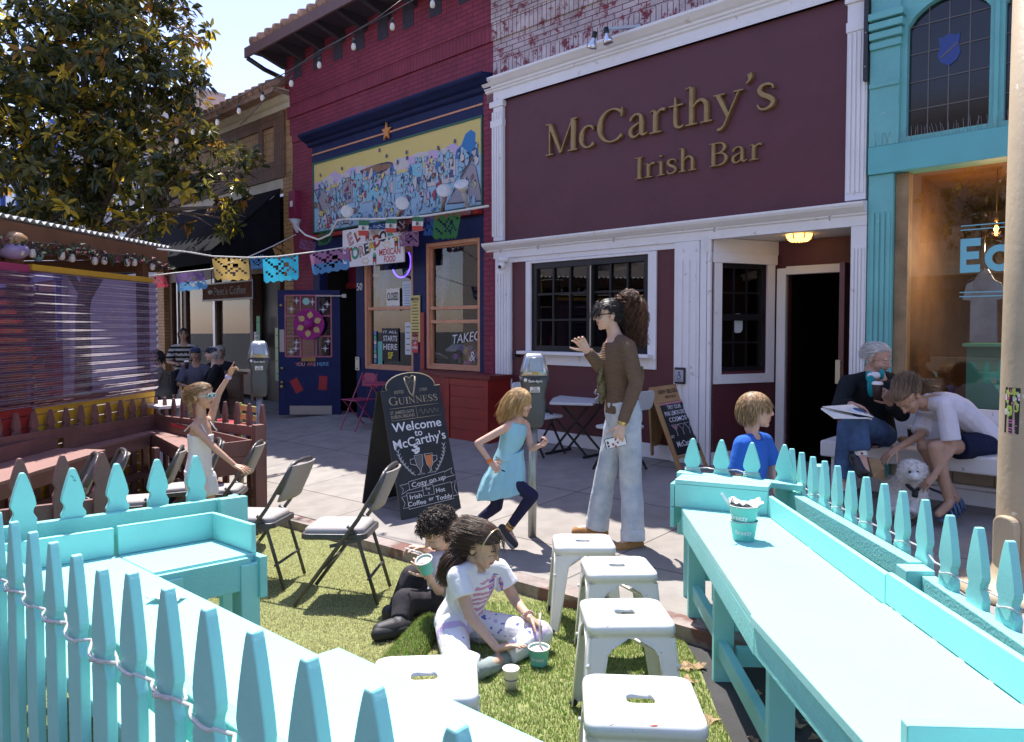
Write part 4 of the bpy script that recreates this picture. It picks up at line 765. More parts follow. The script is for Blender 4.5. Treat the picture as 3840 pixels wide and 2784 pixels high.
  # white bench before the turquoise shop
bn=thing('bench',W(-5,.3,0),'long white painted bench against the turquoise shop front','bench')
WB=wood('bench_white',(.72,.68,.66),.55,.05,.35,0,((.4,.37,.35),11,.70))
MB(W).box(-8,-3.52,.04,.47,.335,.475).build('seat',WB,bn,.015)
for s in(-3.62,-5.4,-7.2):MB(W).box(s-.1,s+.02,.08,.42,.0,.334).build('leg',WB,bn,.006)
MB(W).box(-8,-3.75,.005,.045,.477,.80).build('backboard',WB,bn,.006)
  # PARKLET: turquoise fences and counters
def PK(s,q,h):return W(s,q,zT(s,q)+h)
TQ=wood('turquoise_wood',(.27,.66,.62),.5,.05,.14,0,((.10,.30,.32),16,.735))
TQG=wood('turquoise_grain',(.23,.61,.575),.5,.08,.5,0,None,9)
TQT=wood('turquoise_sunlit_top',(.30,.63,.595),.42,.03,.1,0,((.42,.38,.30),17,.755))  # tabletops paler than rails: sun blow-out put into the paint colour
BRP=wood('brown_stain',(.19,.085,.072),.6,.18,.5,1,None,8)
BRT=wood('brown_table_stain',(.28,.145,.125),.55,.12,.3,1,((.1,.05,.045),12,.7),8)  # tops lighter than the boards: sunlight on them is put into the colour
def gothic(hw=.0445,k=1.):
 """right half outline of a gothic picket head, (half width, distance below the tip)"""
 h=[(.007,0),(.012,.010),(.021,.036),(.031,.070),(.040,.104),(hw,.128),(.043,.139),(.037,.147),(.0335,.156),(.0335,.166),(.038,.177),(.047,.193)]
 return[(x*(hw/.0445),y*k)for x,y in h]
def picket(tip,wid,face,height,t,name,m,parent,k=1.,bevel=.003):
 """tip: world point of the middle of the tip; wid: unit vector across the board; face: unit vector out of its face"""
 h=gothic(.0445,k);tip=Vector(tip);wid=Vector(wid).normalized();face=Vector(face).normalized()
 prof=h+[(.0445,.205*k),(.0445,height)];L=[(-x,y)for x,y in prof];P=L+[(x,y)for x,y in reversed(prof)]
 b=MB();n=len(P);v=[tip+wid*x-UP*y+face*(t/2*sg_)for sg_ in(-1,1)for x,y in P]
   # faces as strips so that concave outlines fill cleanly
 m_=len(prof);f=[]
 for sd in(0,n):
  for i in range(m_-1):f.append((sd+i,sd+i+1,sd+n-2-i,sd+n-1-i))
 f+=[(i,(i+1)%n,n+(i+1)%n,n+i)for i in range(n)]
 b.add(v,f,raw=True);return b.build(name,m,parent,bevel)
D3,N3=Vector((*DV,0)),Vector((*NV,0))
lf=thing('picket_fence',PK(-4,6.48,0),'long turquoise picket fence in the foreground on the left, wrapped with clear light tube','fence')
tipsA=[(52,1956),(123,1994),(200,2033),(287,2080),(383,2133)];tipsB=[(495,2145),(630,2203),(782,2278),(956,2362),(1160,2463),(1404,2575),(1715,2719)]
PT=[onT(*p,1.0)for p in tipsA]+[onT(*p,1.03)for p in tipsB]
d0=PT[1]-PT[0];PT=[PT[0]-d0*2,PT[0]-d0]+PT
for p in PT:picket(p,D3,N3,SQ(p)and(p.z-zT(*SQ(p))-.03),.021,'picket',TQ,lf,1.12)
for q0,h0,h1 in((6.40,.73,.82),(6.40,.16,.25)):
 b=MB(PK);b.box(-5.5,-2.36,q0-.0,q0+.038,h0,h1);b.build('rail',TQG,lf,.004)
ff=thing('picket_fence',PK(-2.37,5.9,0),'short turquoise fence with broad pickets closing the left counter, before the brown parklet','fence')
F5=[onT(*p,1.0)for p in((83,1774),(271,1756),(437,1739),(589,1723),(733,1709))]
s5=sum(SQ(p)[0]for p in F5)/5;F5=[F5[0]-(F5[1]-F5[0])]+F5
for p in F5:picket(p,N3,-D3,p.z-zT(*SQ(p))-.05,.03,'picket',TQ,ff)
b=MB(PK);b.box(s5-.060,s5-.018,5.32,6.55,.69,.79);b.build('rail',TQG,ff,.004)
MB(PK).box(s5-.058,s5-.018,5.30,6.5,.15,.24).build('rail',TQG,ff,.004)
MB(PK).box(s5-.105,s5-.063,5.285,5.42,.05,.795).build('post',TQ,ff,.004);MB(PK).box(s5-.017,s5+.02,5.285,5.33,.05,.79).build('post',TQ,ff,.004)
lt=thing('counter_table',PK(-4,6.1,0),'long turquoise counter in the left foreground with an L shaped far end','table')
TH=.62
b=MB(PK);b.box(-4.16,s5-.12,5.90,6.43,TH-.035,TH);b.build('tabletop',TQT,lt,.004)
b=MB(PK);b.box(-5.6,-4.13,5.84,6.43,TH-.03,TH+.006);b.build('tabletop',TQT,lt,.004)
b=MB(PK);b.box(s5-.53,s5-.12,5.46,5.895,TH-.035,TH-.001);b.build('tabletop',TQT,lt,.004)
b=MB(PK);b.box(s5-.145,s5-.121,5.465,5.892,TH,TH+.125);b.build('backboard',TQ,lt,.004)
b=MB(PK);b.box(s5-.145,s5-.121,5.908,6.43,TH,TH+.12);b.build('backboard',TQ,lt,.004)
b=MB(PK);b.box(s5-.53,s5-.146,5.462,5.484,TH,TH+.125);b.build('backboard',TQ,lt,.004)
b=MB(PK);b.box(s5-.555,s5-.532,5.50,5.90,TH-.15,TH-.012);b.build('apron',TQG,lt,.004)
b=MB(PK);b.box(-4.14,s5-.56,5.905,5.93,TH-.16,TH-.036);b.build('apron',TQG,lt,.004)
b=MB(PK);b.box(-5.55,-4.15,5.85,5.875,TH-.16,TH-.031);b.build('apron',TQG,lt,.004)
for s,q in((s5-.52,5.475),(s5-.52,5.80),(-4.1,5.95),(-5.3,5.95),(s5-.2,6.3),(-4.1,6.3)):MB(PK).box(s-.045,s+.045,q-.01,q+.075,.02,TH-.036).build('leg',TQ,lt,.005)
MB(PK).box(s5-.585,s5-.49,5.44,5.475,TH-.19,TH-.01).build('corner_block',TQG,lt,.004)
  # clear light tube woven round the pickets
CLEAR=mat('clear_tube',(.85,.80,.79),.12,spec=.8)
cl=CLEAR.node_tree.nodes['Principled BSDF'];cl.inputs['Transmission Weight'].default_value=.55;cl.inputs['IOR'].default_value=1.3
def weave(tips,wid,face,drop,label,t=.03,bits=(.5,.2)):
 pts=[]
 for i,p in enumerate(tips):
  c=Vector(p)-UP*drop
  for a in np.linspace(math.pi*.95,-math.pi*.05,8):pts.append(c+wid*(.040*math.cos(a))+face*(.006*math.sin(a)+.014)-UP*.004*math.sin(a))
  if i+1<len(tips):
   n_=Vector(tips[i+1])-UP*drop;m_=(c+n_)/2-face*.004+UP*random.uniform(-.012,.008);pts.append(m_)
 b=MB();b.tube(pts,.0036,7)
 for i,p in enumerate(tips):
  if i%2==0:
   c=Vector(p)-UP*(drop+.008);b.tube([c+wid*(.042*math.cos(a))+face*(.022*math.sin(a))+UP*(.008*math.sin(a*2))for a in np.linspace(0,6.28,16)],.0034,6)
 o=b.build('light_tube',CLEAR,loc=tips[0]);return tag(o,label,'light tube')
weave(PT,-D3,N3,.178,'clear plastic light tube wound round the foreground left pickets')
  # right counter and its fence
def zR(Y):return .5+.03*(3.86-Y)
def onR(px,py,h=0):
 z=.5
 for _ in range(25):p=onz(px,py,z+h);z=zR(p.y)
 return p
C3=lambda x,y:(2400+x/1.332,1550+y/1.332)
FL,FR=onR(*C3(205,470)),onR(*C3(638,513));ML,MR=onR(*C3(570,1020)),onR(*C3(1222,960));NL,NR=onR(*C3(1130,1640)),onR(*C3(1918,1480))
ldir=(NR-FR);ldir.z=0;ldir.normalize();xdir=Vector((-ldir.y,ldir.x,0));xdir=xdir if xdir.x>0 else-xdir
NL2=ML+(NL-ML)*1.6;NR2=MR+(NR-MR)*1.9
rt=thing('counter_table',(1.05,2.6,-.1),'long turquoise counter in the right foreground carrying the stacked ice cream cups','table')
def slab(b,P,t,dz=0):return b.add([p+UP*(dz-t)for p in P]+[p+UP*dz for p in P],[tuple(range(len(P)-1,-1,-1)),tuple(range(len(P),2*len(P)))]+[(i,(i+1)%len(P),len(P)+(i+1)%len(P),len(P)+i)for i in range(len(P))],raw=True)
slab(MB(),[FL,FR,MR,ML],.03).build('tabletop',TQT,rt,.003)
slab(MB(),[ML-xdir*.012,MR,NR2,NL2-xdir*.012],.03,.008).build('tabletop',TQT,rt,.003)
def board(b,p0,p1,h0,h1,t,side):return b.add([p+side*a+UP*h for p in(p0,p1)for a in(0,t)for h in(h0,h1)],[(0,1,3,2),(4,6,7,5),(0,4,5,1),(2,3,7,6),(0,2,6,4),(1,5,7,3)],raw=True)
board(MB(),FR+ldir*.002,MR,.0,.105,.022,xdir).build('backboard',TQ,rt,.003);board(MB(),MR+ldir*.003,NR2,.009,.113,.022,xdir).build('backboard',TQ,rt,.003)
board(MB(),FL+ldir*.01,ML,-.125,-.031,.022,xdir).build('apron',TQG,rt,.003);board(MB(),ML+ldir*.004,NL2,-.12,-.022,.022,xdir).build('apron',TQG,rt,.003)
fdir=(FR-FL).normalized();fout=Vector((-fdir.y,fdir.x,0))
b=MB();board(b,FL-fdir*.035,FR,.001,.125,.024,fout);b.build('end_board',TQ,rt,.003)
b=MB();board(b,FL-fdir*.035,FR+fdir*.002,.126,.15,.16,fout);b.build('planter_cap',TQT,rt,.004)
b=MB();q0=FL-fdir*.06;board(b,q0,q0+fdir*.022,.0,.125,.2,fout);b.build('side_board',TQG,rt,.003)
b=MB();board(b,q0,q0+fdir*.022,-.115,-.004,.19,fout);b.build('side_board',TQG,rt,.003)
nb=onR(*C3(1300,1520),.1);b=MB();board(b,nb-UP*.11,nb-UP*.11+xdir*.75,.0,.11,.03,ldir);b.build('end_board',TQ,rt,.003)
GZ=-.12
def legat(p,w1,w2,top,foot,name='leg'):
 b=MB();b.add([Vector((p.x,p.y,0))+xdir*a+ldir*c_+UP*z for a in(0,w1)for c_ in(0,w2)for z in(foot,top)],[(0,1,3,2),(4,6,7,5),(0,4,5,1),(2,3,7,6),(0,2,6,4),(1,5,7,3)],raw=True);return b.build(name,TQ,rt,.004)
L1=FL+ldir*.62+xdir*.03;L2=FL+ldir*1.42+xdir*.03;L0=FL+ldir*.03+xdir*.03
for p in(L0,L1,L2):legat(p,.09,.04,zR(p.y)-.035,GZ-.12)
for p in(L0,L1,L2):legat(p+xdir*.38,.09,.04,zR(p.y)-.035,GZ-.1)
for p,q_,z0 in((L0+xdir*.02,L1+xdir*.02,.02),(L1+xdir*.02,L2+xdir*.02,-.02)):board(MB(),p*1+UP*(z0-p.z),q_*1+UP*(z0-q_.z),0,.08,.04,xdir).build('stretcher',TQG,rt,.004)
for p,z0 in((L1,.10),(L1+ldir*.05,-.04),(L0,.12)):board(MB(),Vector((p.x,p.y,z0))+xdir*.092,Vector((p.x,p.y,z0))+xdir*.379,0,.085,.035,ldir).build('stretcher',TQG,rt,.004)
rfn=thing('picket_fence',(1.4,3.0,-.05),'turquoise picket fence running along the right counter, wrapped with clear light tube','fence')
tR=[(2970,1683),(3007,1697),(3049,1713),(3093,1729),(3141,1747),(3193,1768),(3249,1789),(3317,1814),(3387,1842),(3471,1874),(3564,1932),(3673,1978),(3790,2028)]
PR=[onz(*p,.80+.045*max(0,i/12))for i,p in enumerate(tR)]
rd=(PR[-1]-PR[0]);rd.z=0;rd.normalize();rx=Vector((-rd.y,rd.x,0));rx=rx if rx.x>0 else-rx
for p in PR:picket(p,rd,rx,p.z+.12,.026,'picket',TQ,rfn,1.15)
a0,a1=PR[0]-rd*.06-rx*.02,PR[9]+rd*.03-rx*.02;board(MB(),a0-UP*.30,a1-UP*.31,0,.085,-.05,rx).build('rail',TQG,rfn,.004)
b0,b1=PR[9]+rd*.12-rx*.02,PR[12]+rd*.6-rx*.02;board(MB(),b0-UP*.33,b1-UP*.33,0,.085,-.05,rx).build('rail',TQG,rfn,.004)
board(MB(),a1+rd*.005-UP*.36,b0-rd*.005-UP*.36,0,.13,-.10,rx).build('post',TQ,rfn,.004);legat(PR[0]-rd*.05-rx*.07,.09,.09,.58,-.12,'post').parent=rfn
weave(PR,-rd,rx,.19,'clear plastic light tube wound round the pickets beside the right counter')
rf2=thing('picket_fence',(1.1,4.3,-.05),'short turquoise fence of four broad pickets at the far end of the right counter','fence')
tF=[(2598,1645),(2706,1650),(2820,1660),(2942,1668)];fo=FL+fout*.26
PF=[]
for px,py in tF:
 r_=ray(px,py);t_=(Vector((fo.x,fo.y)).dot(Vector((fout.x,fout.y))))/(r_[0]*fout.x+r_[1]*fout.y);PF.append(Vector(r_*t_)+Vector((0,0,CZ)))
for p in PF:picket(p,fdir,fout,p.z+.12,.03,'picket',TQ,rf2,1.0)
f0,f1=PF[0]-fdir*.07-fout*.02,PF[3]+fdir*.10-fout*.02;z_=PF[1].z-.20
board(MB(),Vector((f0.x,f0.y,z_)),Vector((f1.x,f1.y,z_-.01)),-.02,.012,-.07,fout).build('rail',TQ,rf2,.004);board(MB(),Vector((f0.x,f0.y,z_-.35)),Vector((f1.x,f1.y,z_-.35)),0,.085,-.04,fout).build('rail',TQG,rf2,.004)
weave([p for p in PF[:3]],fdir,-fout,.165,'clear plastic light tube between the far end pickets of the right counter')
  # brown parklet
bp_=thing('picket_fence',(-3.6,7.6,-.3),'brown stained picket fence round the neighbouring parklet, in front of the striped kiosk','fence')
PRs,PCn=Vector((-2.33,6.7,.755)),Vector((-4.18,8.43,.664));u2=(PRs-PCn);u2z=Vector((u2.x,u2.y,0)).normalized();n2=Vector((-u2z.y,u2z.x,0));n2=n2 if n2.y>0 else-n2
for i in range(11):p=PCn+u2*(i/10);picket(p+UP*random.uniform(-.006,.006),u2z,n2,p.z+.40,.03,'picket',BRP,bp_)
u1=Vector((-.104,-1,.022));u1n=Vector((u1.x,u1.y,0)).normalized();n1=Vector((u1n.y,-u1n.x,0));n1=n1 if n1.x<0 else-n1
for i in range(1,16):p=PCn+u1*(.205*i)+n1*.02;picket(p+UP*random.uniform(-.006,.006),u1n,n1,p.z+.40,.03,'picket',BRP,bp_)
def rail(a,b_,h0,h1,side,t=.04,m=BRP,par=bp_,nm='rail'):board(MB(),a,b_,h0,h1,t,side).build(nm,m,par,.004)
rail(PCn-n2*.06,PRs-n2*.06,-.30,-.205,n2);rail(PCn-n2*.06,PRs-n2*.06,-.88,-.80,n2)
rail(PCn-n1*.06,PCn+u1*1.30-n1*.06,-.30,-.205,n1);rail(PCn+u1*1.36-n1*.06,PCn+u1*3.2-n1*.06,-.28,-.185,n1);rail(PCn-n1*.06,PCn+u1*3.2-n1*.06,-.9,-.82,n1)
rail(PRs+u2z*.06-n2*.05,PRs+u2z*.13-n2*.05,-1.05,-.17,-n2,.09,BRP,bp_,'post');rail(PCn+u1*1.30-n1*.06,PCn+u1*1.36-n1*.06,-1.0,-.17,n1,.07,BRP,bp_,'post')
bt=thing('counter_table',(-3.6,7.3,-.3),'brown stained L shaped counter of the neighbouring parklet','table');ZB=.30
k2=lambda x,y:K(2,0,x,y)
bc,fc=onz(*k2(1270,430),ZB),onz(*k2(1320,525),ZB);e2f=onz(*k2(1965,560),ZB);
inner2=PRs-n2*.09;inner2.z=ZB;oc=PCn-n2*.09-n1*.09;oc.z=ZB
e2b=Vector((inner2.x,inner2.y,ZB));e2i=e2b-n2*.46
c_in=oc-n2*.46-n1*.46
slab(MB(),[oc,e2b,e2i,c_in],.03).build('tabletop',BRT,bt,.003)
p1b,p1f=oc+u1n*1.45,c_in+u1n*.98
slab(MB(),[oc+u1n*.004,c_in+u1n*.004,p1f,p1b],.03,-.001).build('tabletop',BRT,bt,.003)
PB2=[onz(*p,.335)for p in((211,1680),(396,1687),(124,1770))];tail=(PB2[2]-PB2[1]);slab(MB(),[PB2[0],PB2[1],PB2[1]+tail*2.6,PB2[0]+tail*2.6],.03).build('tabletop',BRT,bt,.003)
board(MB(),oc,e2b,.001,.13,.022,-n2).build('backboard',BRP,bt,.003);board(MB(),oc,oc+u1n*1.5,.001,.13,.022,-n1).build('backboard',BRP,bt,.003)
board(MB(),PB2[0],PB2[0]+tail*2.6,.001,.13,.022,-n1).build('backboard',BRP,bt,.003)
board(MB(),e2b+u2z*.002+n2*.0,e2i+u2z*.002,.0,.14,.025,u2z).build('end_board',BRP,bt,.003);board(MB(),e2b+u2z*.002,e2i+u2z*.002,-.16,-.003,.025,u2z).build('end_board',BRP,bt,.003)
board(MB(),e2i,c_in,-.15,-.031,.025,n2).build('apron',BRP,bt,.003);board(MB(),c_in+u1n*.03,p1f,-.15,-.031,.025,n1).build('apron',BRP,bt,.003);board(MB(),PB2[1],PB2[1]+tail*2.6,-.14,-.031,.025,n1).build('apron',BRP,bt,.003)
for p in(e2i+n2*.03-u2z*.1,c_in+n2*.03+n1*.03,e2i+n2*.03-u2z*1.2,p1f+n1*.05,PB2[1]+tail*1.2+n1*.05):
 b=MB();board(b,Vector((p.x,p.y,0)),Vector((p.x,p.y,0))-u2z*.085,-.36,ZB-.03,.05,n2);b.build('leg',BRP,bt,.004)
board(MB(),Vector((e2i.x,e2i.y,-.2)),Vector((c_in.x,c_in.y,-.24)),-.0,.09,.04,n2).build('stretcher',BRP,bt,.003)
bf2=thing('picket_fence',PK(-1.84,6,0),'shaded brown pickets with their backs to the turquoise fence','fence')
for k in range(7):
 p=PK(-1.84,5.735+.178*k,1.0);picket(p,N3,-D3,.95,.028,'picket',BRP,bf2)
MB(PK).box(-1.82,-1.785,5.68,7.0,.66,.76).build('rail',BRP,bf2,.004);MB(PK).box(-1.82,-1.785,5.68,7.0,.2,.29).build('rail',BRP,bf2,.004)
  # turf laid in the parklet
def turf_edge(t):  # curved right border, from the kerb to the street side
 P=[onT(*p)for p in((2480,2235),(2530,2330),(2570,2420),(2610,2480),(2645,2570),(2690,2690),(2745,2790))]
 return P
TE=turf_edge(0);ES=sorted((SQ(p)[1],SQ(p)[0])for p in TE);EQ=[e[0]for e in ES];EV=[e[1]for e in ES]
def turf_smin(q):return float(np.interp(q,EQ,EV))if q<EQ[-1]else EV[-1]-(q-EQ[-1])*.5
QT0=QK+.01
tb=MB();Q=np.linspace(QT0,6.55,34);v=[];nS=60
for q in Q:
 s0=turf_smin(q);
 for i in range(nS):s=s0+(1.2-s0)*i/(nS-1);v.append(W(s,q,zT(s,q)+.012+.004*mnoise.noise((s*3,q*3,0))))
tb.add(v,[(i*nS+j,(i+1)*nS+j,(i+1)*nS+j+1,i*nS+j+1)for i in range(len(Q)-1)for j in range(nS-1)],raw=True)
TURFB=mat('turf_backing',(.20,.22,.08),.95,var=.3,vs=30)
turf=tag(tb.build('turf_base',TURFB),kind='structure')
def blades(name,pts,h0,h1,mats,lean=.6):
 """one object of thin grass blades rooted at pts (world), each a bent strip of two quads"""
 n=len(pts);P=np.array(pts);a=rng.uniform(0,2*np.pi,n);h=rng.uniform(h0,h1,n);wd=rng.uniform(.0011,.0022,n)
 la=rng.uniform(0,2*np.pi,n);ln=rng.uniform(.15,lean,n)*h;dx,dy=np.cos(a)*wd,np.sin(a)*wd;lx,ly=np.cos(la)*ln,np.sin(la)*ln
 V=np.empty((n,5,3));z=P[:,2]
 V[:,0]=np.stack([P[:,0]-dx,P[:,1]-dy,z],1);V[:,1]=np.stack([P[:,0]+dx,P[:,1]+dy,z],1)
 V[:,2]=np.stack([P[:,0]+dx+lx*.35,P[:,1]+dy+ly*.35,z+h*.6],1);V[:,3]=np.stack([P[:,0]-dx+lx*.35,P[:,1]-dy+ly*.35,z+h*.6],1)
 V[:,4]=np.stack([P[:,0]+lx,P[:,1]+ly,z+h],1)
 me=bpy.data.meshes.new(name);me.vertices.add(n*5);me.vertices.foreach_set('co',V.ravel())
 k=np.arange(n)[:,None]*5;lq=(k+np.array([0,1,2,3]));lt_=(k+np.array([3,2,4]));loops=np.concatenate([lq,lt_],1).ravel();me.loops.add(n*7);me.loops.foreach_set('vertex_index',loops.astype(np.int32))
 st=(np.arange(n)[:,None]*7+np.array([0,4])).ravel();me.polygons.add(n*2);me.polygons.foreach_set('loop_start',st.astype(np.int32))
 for m in mats:me.materials.append(m)
 me.polygons.foreach_set('material_index',np.repeat(rng.choice(len(mats),n,p=[.42,.3,.28][:len(mats)]if len(mats)==3 else None),2).astype(np.int32));me.update(calc_edges=True);me.validate()
 o=link(name,me);return o
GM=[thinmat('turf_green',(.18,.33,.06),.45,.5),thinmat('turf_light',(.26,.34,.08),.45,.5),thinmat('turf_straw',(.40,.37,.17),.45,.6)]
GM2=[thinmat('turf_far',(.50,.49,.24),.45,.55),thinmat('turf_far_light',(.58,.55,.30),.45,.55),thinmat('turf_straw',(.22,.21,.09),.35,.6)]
pts,ptsb=[],[]
for _ in range(330000):
 q=random.uniform(QT0,6.4);s=random.uniform(-5.3,1.0)
 if s<turf_smin(q)+.004+.03*mnoise.noise((s*9,q*9,2)):continue
 p=W(s,q,zT(s,q)+.012)
 if p.y>7.2:continue
 keep=min(1.,(3.6/max(p.y,1.2))**1.5)
 if random.random()>keep:continue
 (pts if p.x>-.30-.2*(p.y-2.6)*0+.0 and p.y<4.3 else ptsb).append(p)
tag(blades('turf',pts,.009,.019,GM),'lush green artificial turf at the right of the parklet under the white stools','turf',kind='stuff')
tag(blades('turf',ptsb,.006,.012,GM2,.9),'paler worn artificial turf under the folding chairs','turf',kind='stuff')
  # turf covered log between the sitting children
A_,B_=onT(1615,2330,.05),onT(1475,2500,.05);lg=thing('turf_roll',(A_+B_)/2-UP*.05,'low block wrapped in green turf between the two sitting children','turf roll')
b=MB();dr=(B_-A_).normalized();B2_=B_+dr*.25;sd=dr.cross(UP).normalized();ring=[]
for p in(A_,B2_):
 for a in np.linspace(0,math.pi,9):ring.append(p+sd*(.085*math.cos(a))+UP*(.085*math.sin(a)-.05))
b.add(ring,[(i,i+1,9+i+1,9+i)for i in range(8)]+[tuple(range(9)),tuple(range(17,8,-1))],raw=True);b.build('core',TURFB,lg)
gp=[]
for _ in range(9000):
 a=random.uniform(.05,math.pi-.05);p=A_+(B2_-A_)*random.random()+sd*(.085*math.cos(a))+UP*(.085*math.sin(a)-.05);gp.append(p)
go=blades('turf_pile',gp,.014,.026,GM);off=Vector(lg['_b']);go.data.transform(Matrix.Translation(-off));go.parent=lg;go['kind']='stuff'
  # stools
SW=mat('stool_enamel',(.74,.74,.71),.32,var=.03,vs=6,coat=.2,dirt=((.13,.085,.06),34,.715))
STG=mat('stool_rubber',(.02,.02,.02),.7)
def stool_proto():
 t=thing('metal_stool',(0,0,0),'','stool','white metal stools',0,True)
 H=.45;w_=.165;rr=.045;n=6
 def ring(hw,z,r,n=6):return[Vector((sx*(hw-r)+r*math.cos(a),sy*(hw-r)+r*math.sin(a),z))for sx,sy,a0 in((1,1,0),(-1,1,90),(-1,-1,180),(1,-1,270))for a in(R(a0+90*k/n)for k in range(n+1))]
 slot=[Vector((sx*.024+.018*math.cos(a),sy*.010+.018*math.sin(a),H-.004))for sx,sy,a0 in((1,1,0),(-1,1,90),(-1,-1,180),(1,-1,270))for a in(R(a0+90*k/n)for k in range(n+1))]
 N_=4*(n+1);rings=[[p-UP*.012 for p in slot],slot,ring(w_*.75,H-.002,rr),ring(w_-.012,H,rr),ring(w_-.003,H-.004,rr),ring(w_,H-.014,rr),ring(w_+.002,H-.036,rr),ring(w_-.002,H-.037,rr),ring(w_-.003,H-.05,rr)]
 b=MB();V=[p for r_ in rings for p in r_];b.add(V,[(i*N_+k,i*N_+(k+1)%N_,(i+1)*N_+(k+1)%N_,(i+1)*N_+k)for i in range(len(rings)-1)for k in range(N_)],True,raw=True);b.build('seat',SW,t)
 for sx,sy in((1,1),(-1,1),(-1,-1),(1,-1)):
  b=MB();T_,F_=w_-.004,.195
  for ax in(0,1):  # two faces of the folded sheet leg
   def pt(u,z,k):  # u: distance from corner along the face
    f_=(H-.05-z)/(H-.05);e=T_+(F_-T_)*f_
    return Vector((sx*(e-u),sy*e,z))if ax==0 else Vector((sx*e,sy*(e-u),z))
   zs=[H-.05,H-.085,H-.11,.012];wd_=[.14,.085,.07,.042]
   for k in range(3):b.add([pt(.012,zs[k],0),pt(wd_[k],zs[k],0),pt(wd_[k+1],zs[k+1],0),pt(.012,zs[k+1],0)],[(0,1,2,3)],raw=True)
     # rolled edge
   b.tube([pt(wd_[k],zs[k],0)for k in range(4)],.004,6)
  for k,(z0,z1)in enumerate(((H-.05,.012),)):  # rounded corner strip
   def cp(z,j):
    f_=(H-.05-z)/(H-.05);e=T_+(F_-T_)*f_;a=j/3*math.pi/2;return Vector((sx*(e-.012+.012*math.sin(a)),sy*(e-.012+.012*math.cos(a)),z))
   b.add([cp(z,j)for z in(z0,z1)for j in range(4)],[(j,j+1,5+j,4+j)for j in range(3)],True,raw=True)
  l=b.build('leg',SW,t,fix=False);b=MB();b.ell(Vector((sx*.185,sy*.185,.012)),(.018,.018,.014));b.build('foot_cap',STG,l)
 b=MB();e=.172
 for sx,sy in((1,1),(1,-1)):b.tube([Vector((sx*e,sy*e,H-.15)),Vector((0,0,H-.09)),Vector((-sx*e,-sy*e,H-.15))],.008,6)
 b.build('cross_brace',SW,t)
 return t
cr1=lambda x,y:(1900+x/1.86,1900+y/1.86)
SQD=dict(a=[(303,325),(760,325),(740,215),(345,215)],b=[(545,510),(1055,505),(975,382),(555,388)],c=[(545,875),(1165,870),(1090,692),(545,700)],d=[(515,1560),(1350,1590),(1280,1290),(640,1250)])
st0=stool_proto();labs=('white metal stool farthest away, its back feet on the turf by the kerb','second white metal stool, just behind the one with chipped legs in front','white metal stool with badly chipped front legs in the middle of the row','nearest white metal stool at the bottom edge, red stain on its seat','white metal stool half hidden under the left counter edge beside the sitting girl')
TILT=(math.atan(KS*DV[1]+KQ*NV[1]),-math.atan(KS*DV[0]+KQ*NV[0]))
for k,key in enumerate('abcd'):
 P=[onT(*cr1(*p),.45)for p in SQD[key]];c=sum(P,Vector())/4;e=P[1]-P[0];g=c.copy();g.z=zT(*SQ(c))+.02;rz=math.atan2(e.y,e.x)
 if k==0:st0.location=g;st0.rotation_euler=(TILT[0],TILT[1],rz);st0['label']=labs[0]
 else:dup(st0,g,rz,labs[k],tilt=TILT)
c=onT(1590,2570,.45);g=c.copy();g.z=zT(*SQ(c))+.02;dup(st0,g,R(4),labs[4],tilt=TILT)
p=onT(2452,2722,.476);b=MB();b.ell(p,(.012,.004,.002));tag(b.build('ketchup_stain',mat('red_stain',(.4,.05,.02),.3),loc=p),'small red food stain on the nearest white stool','stain')
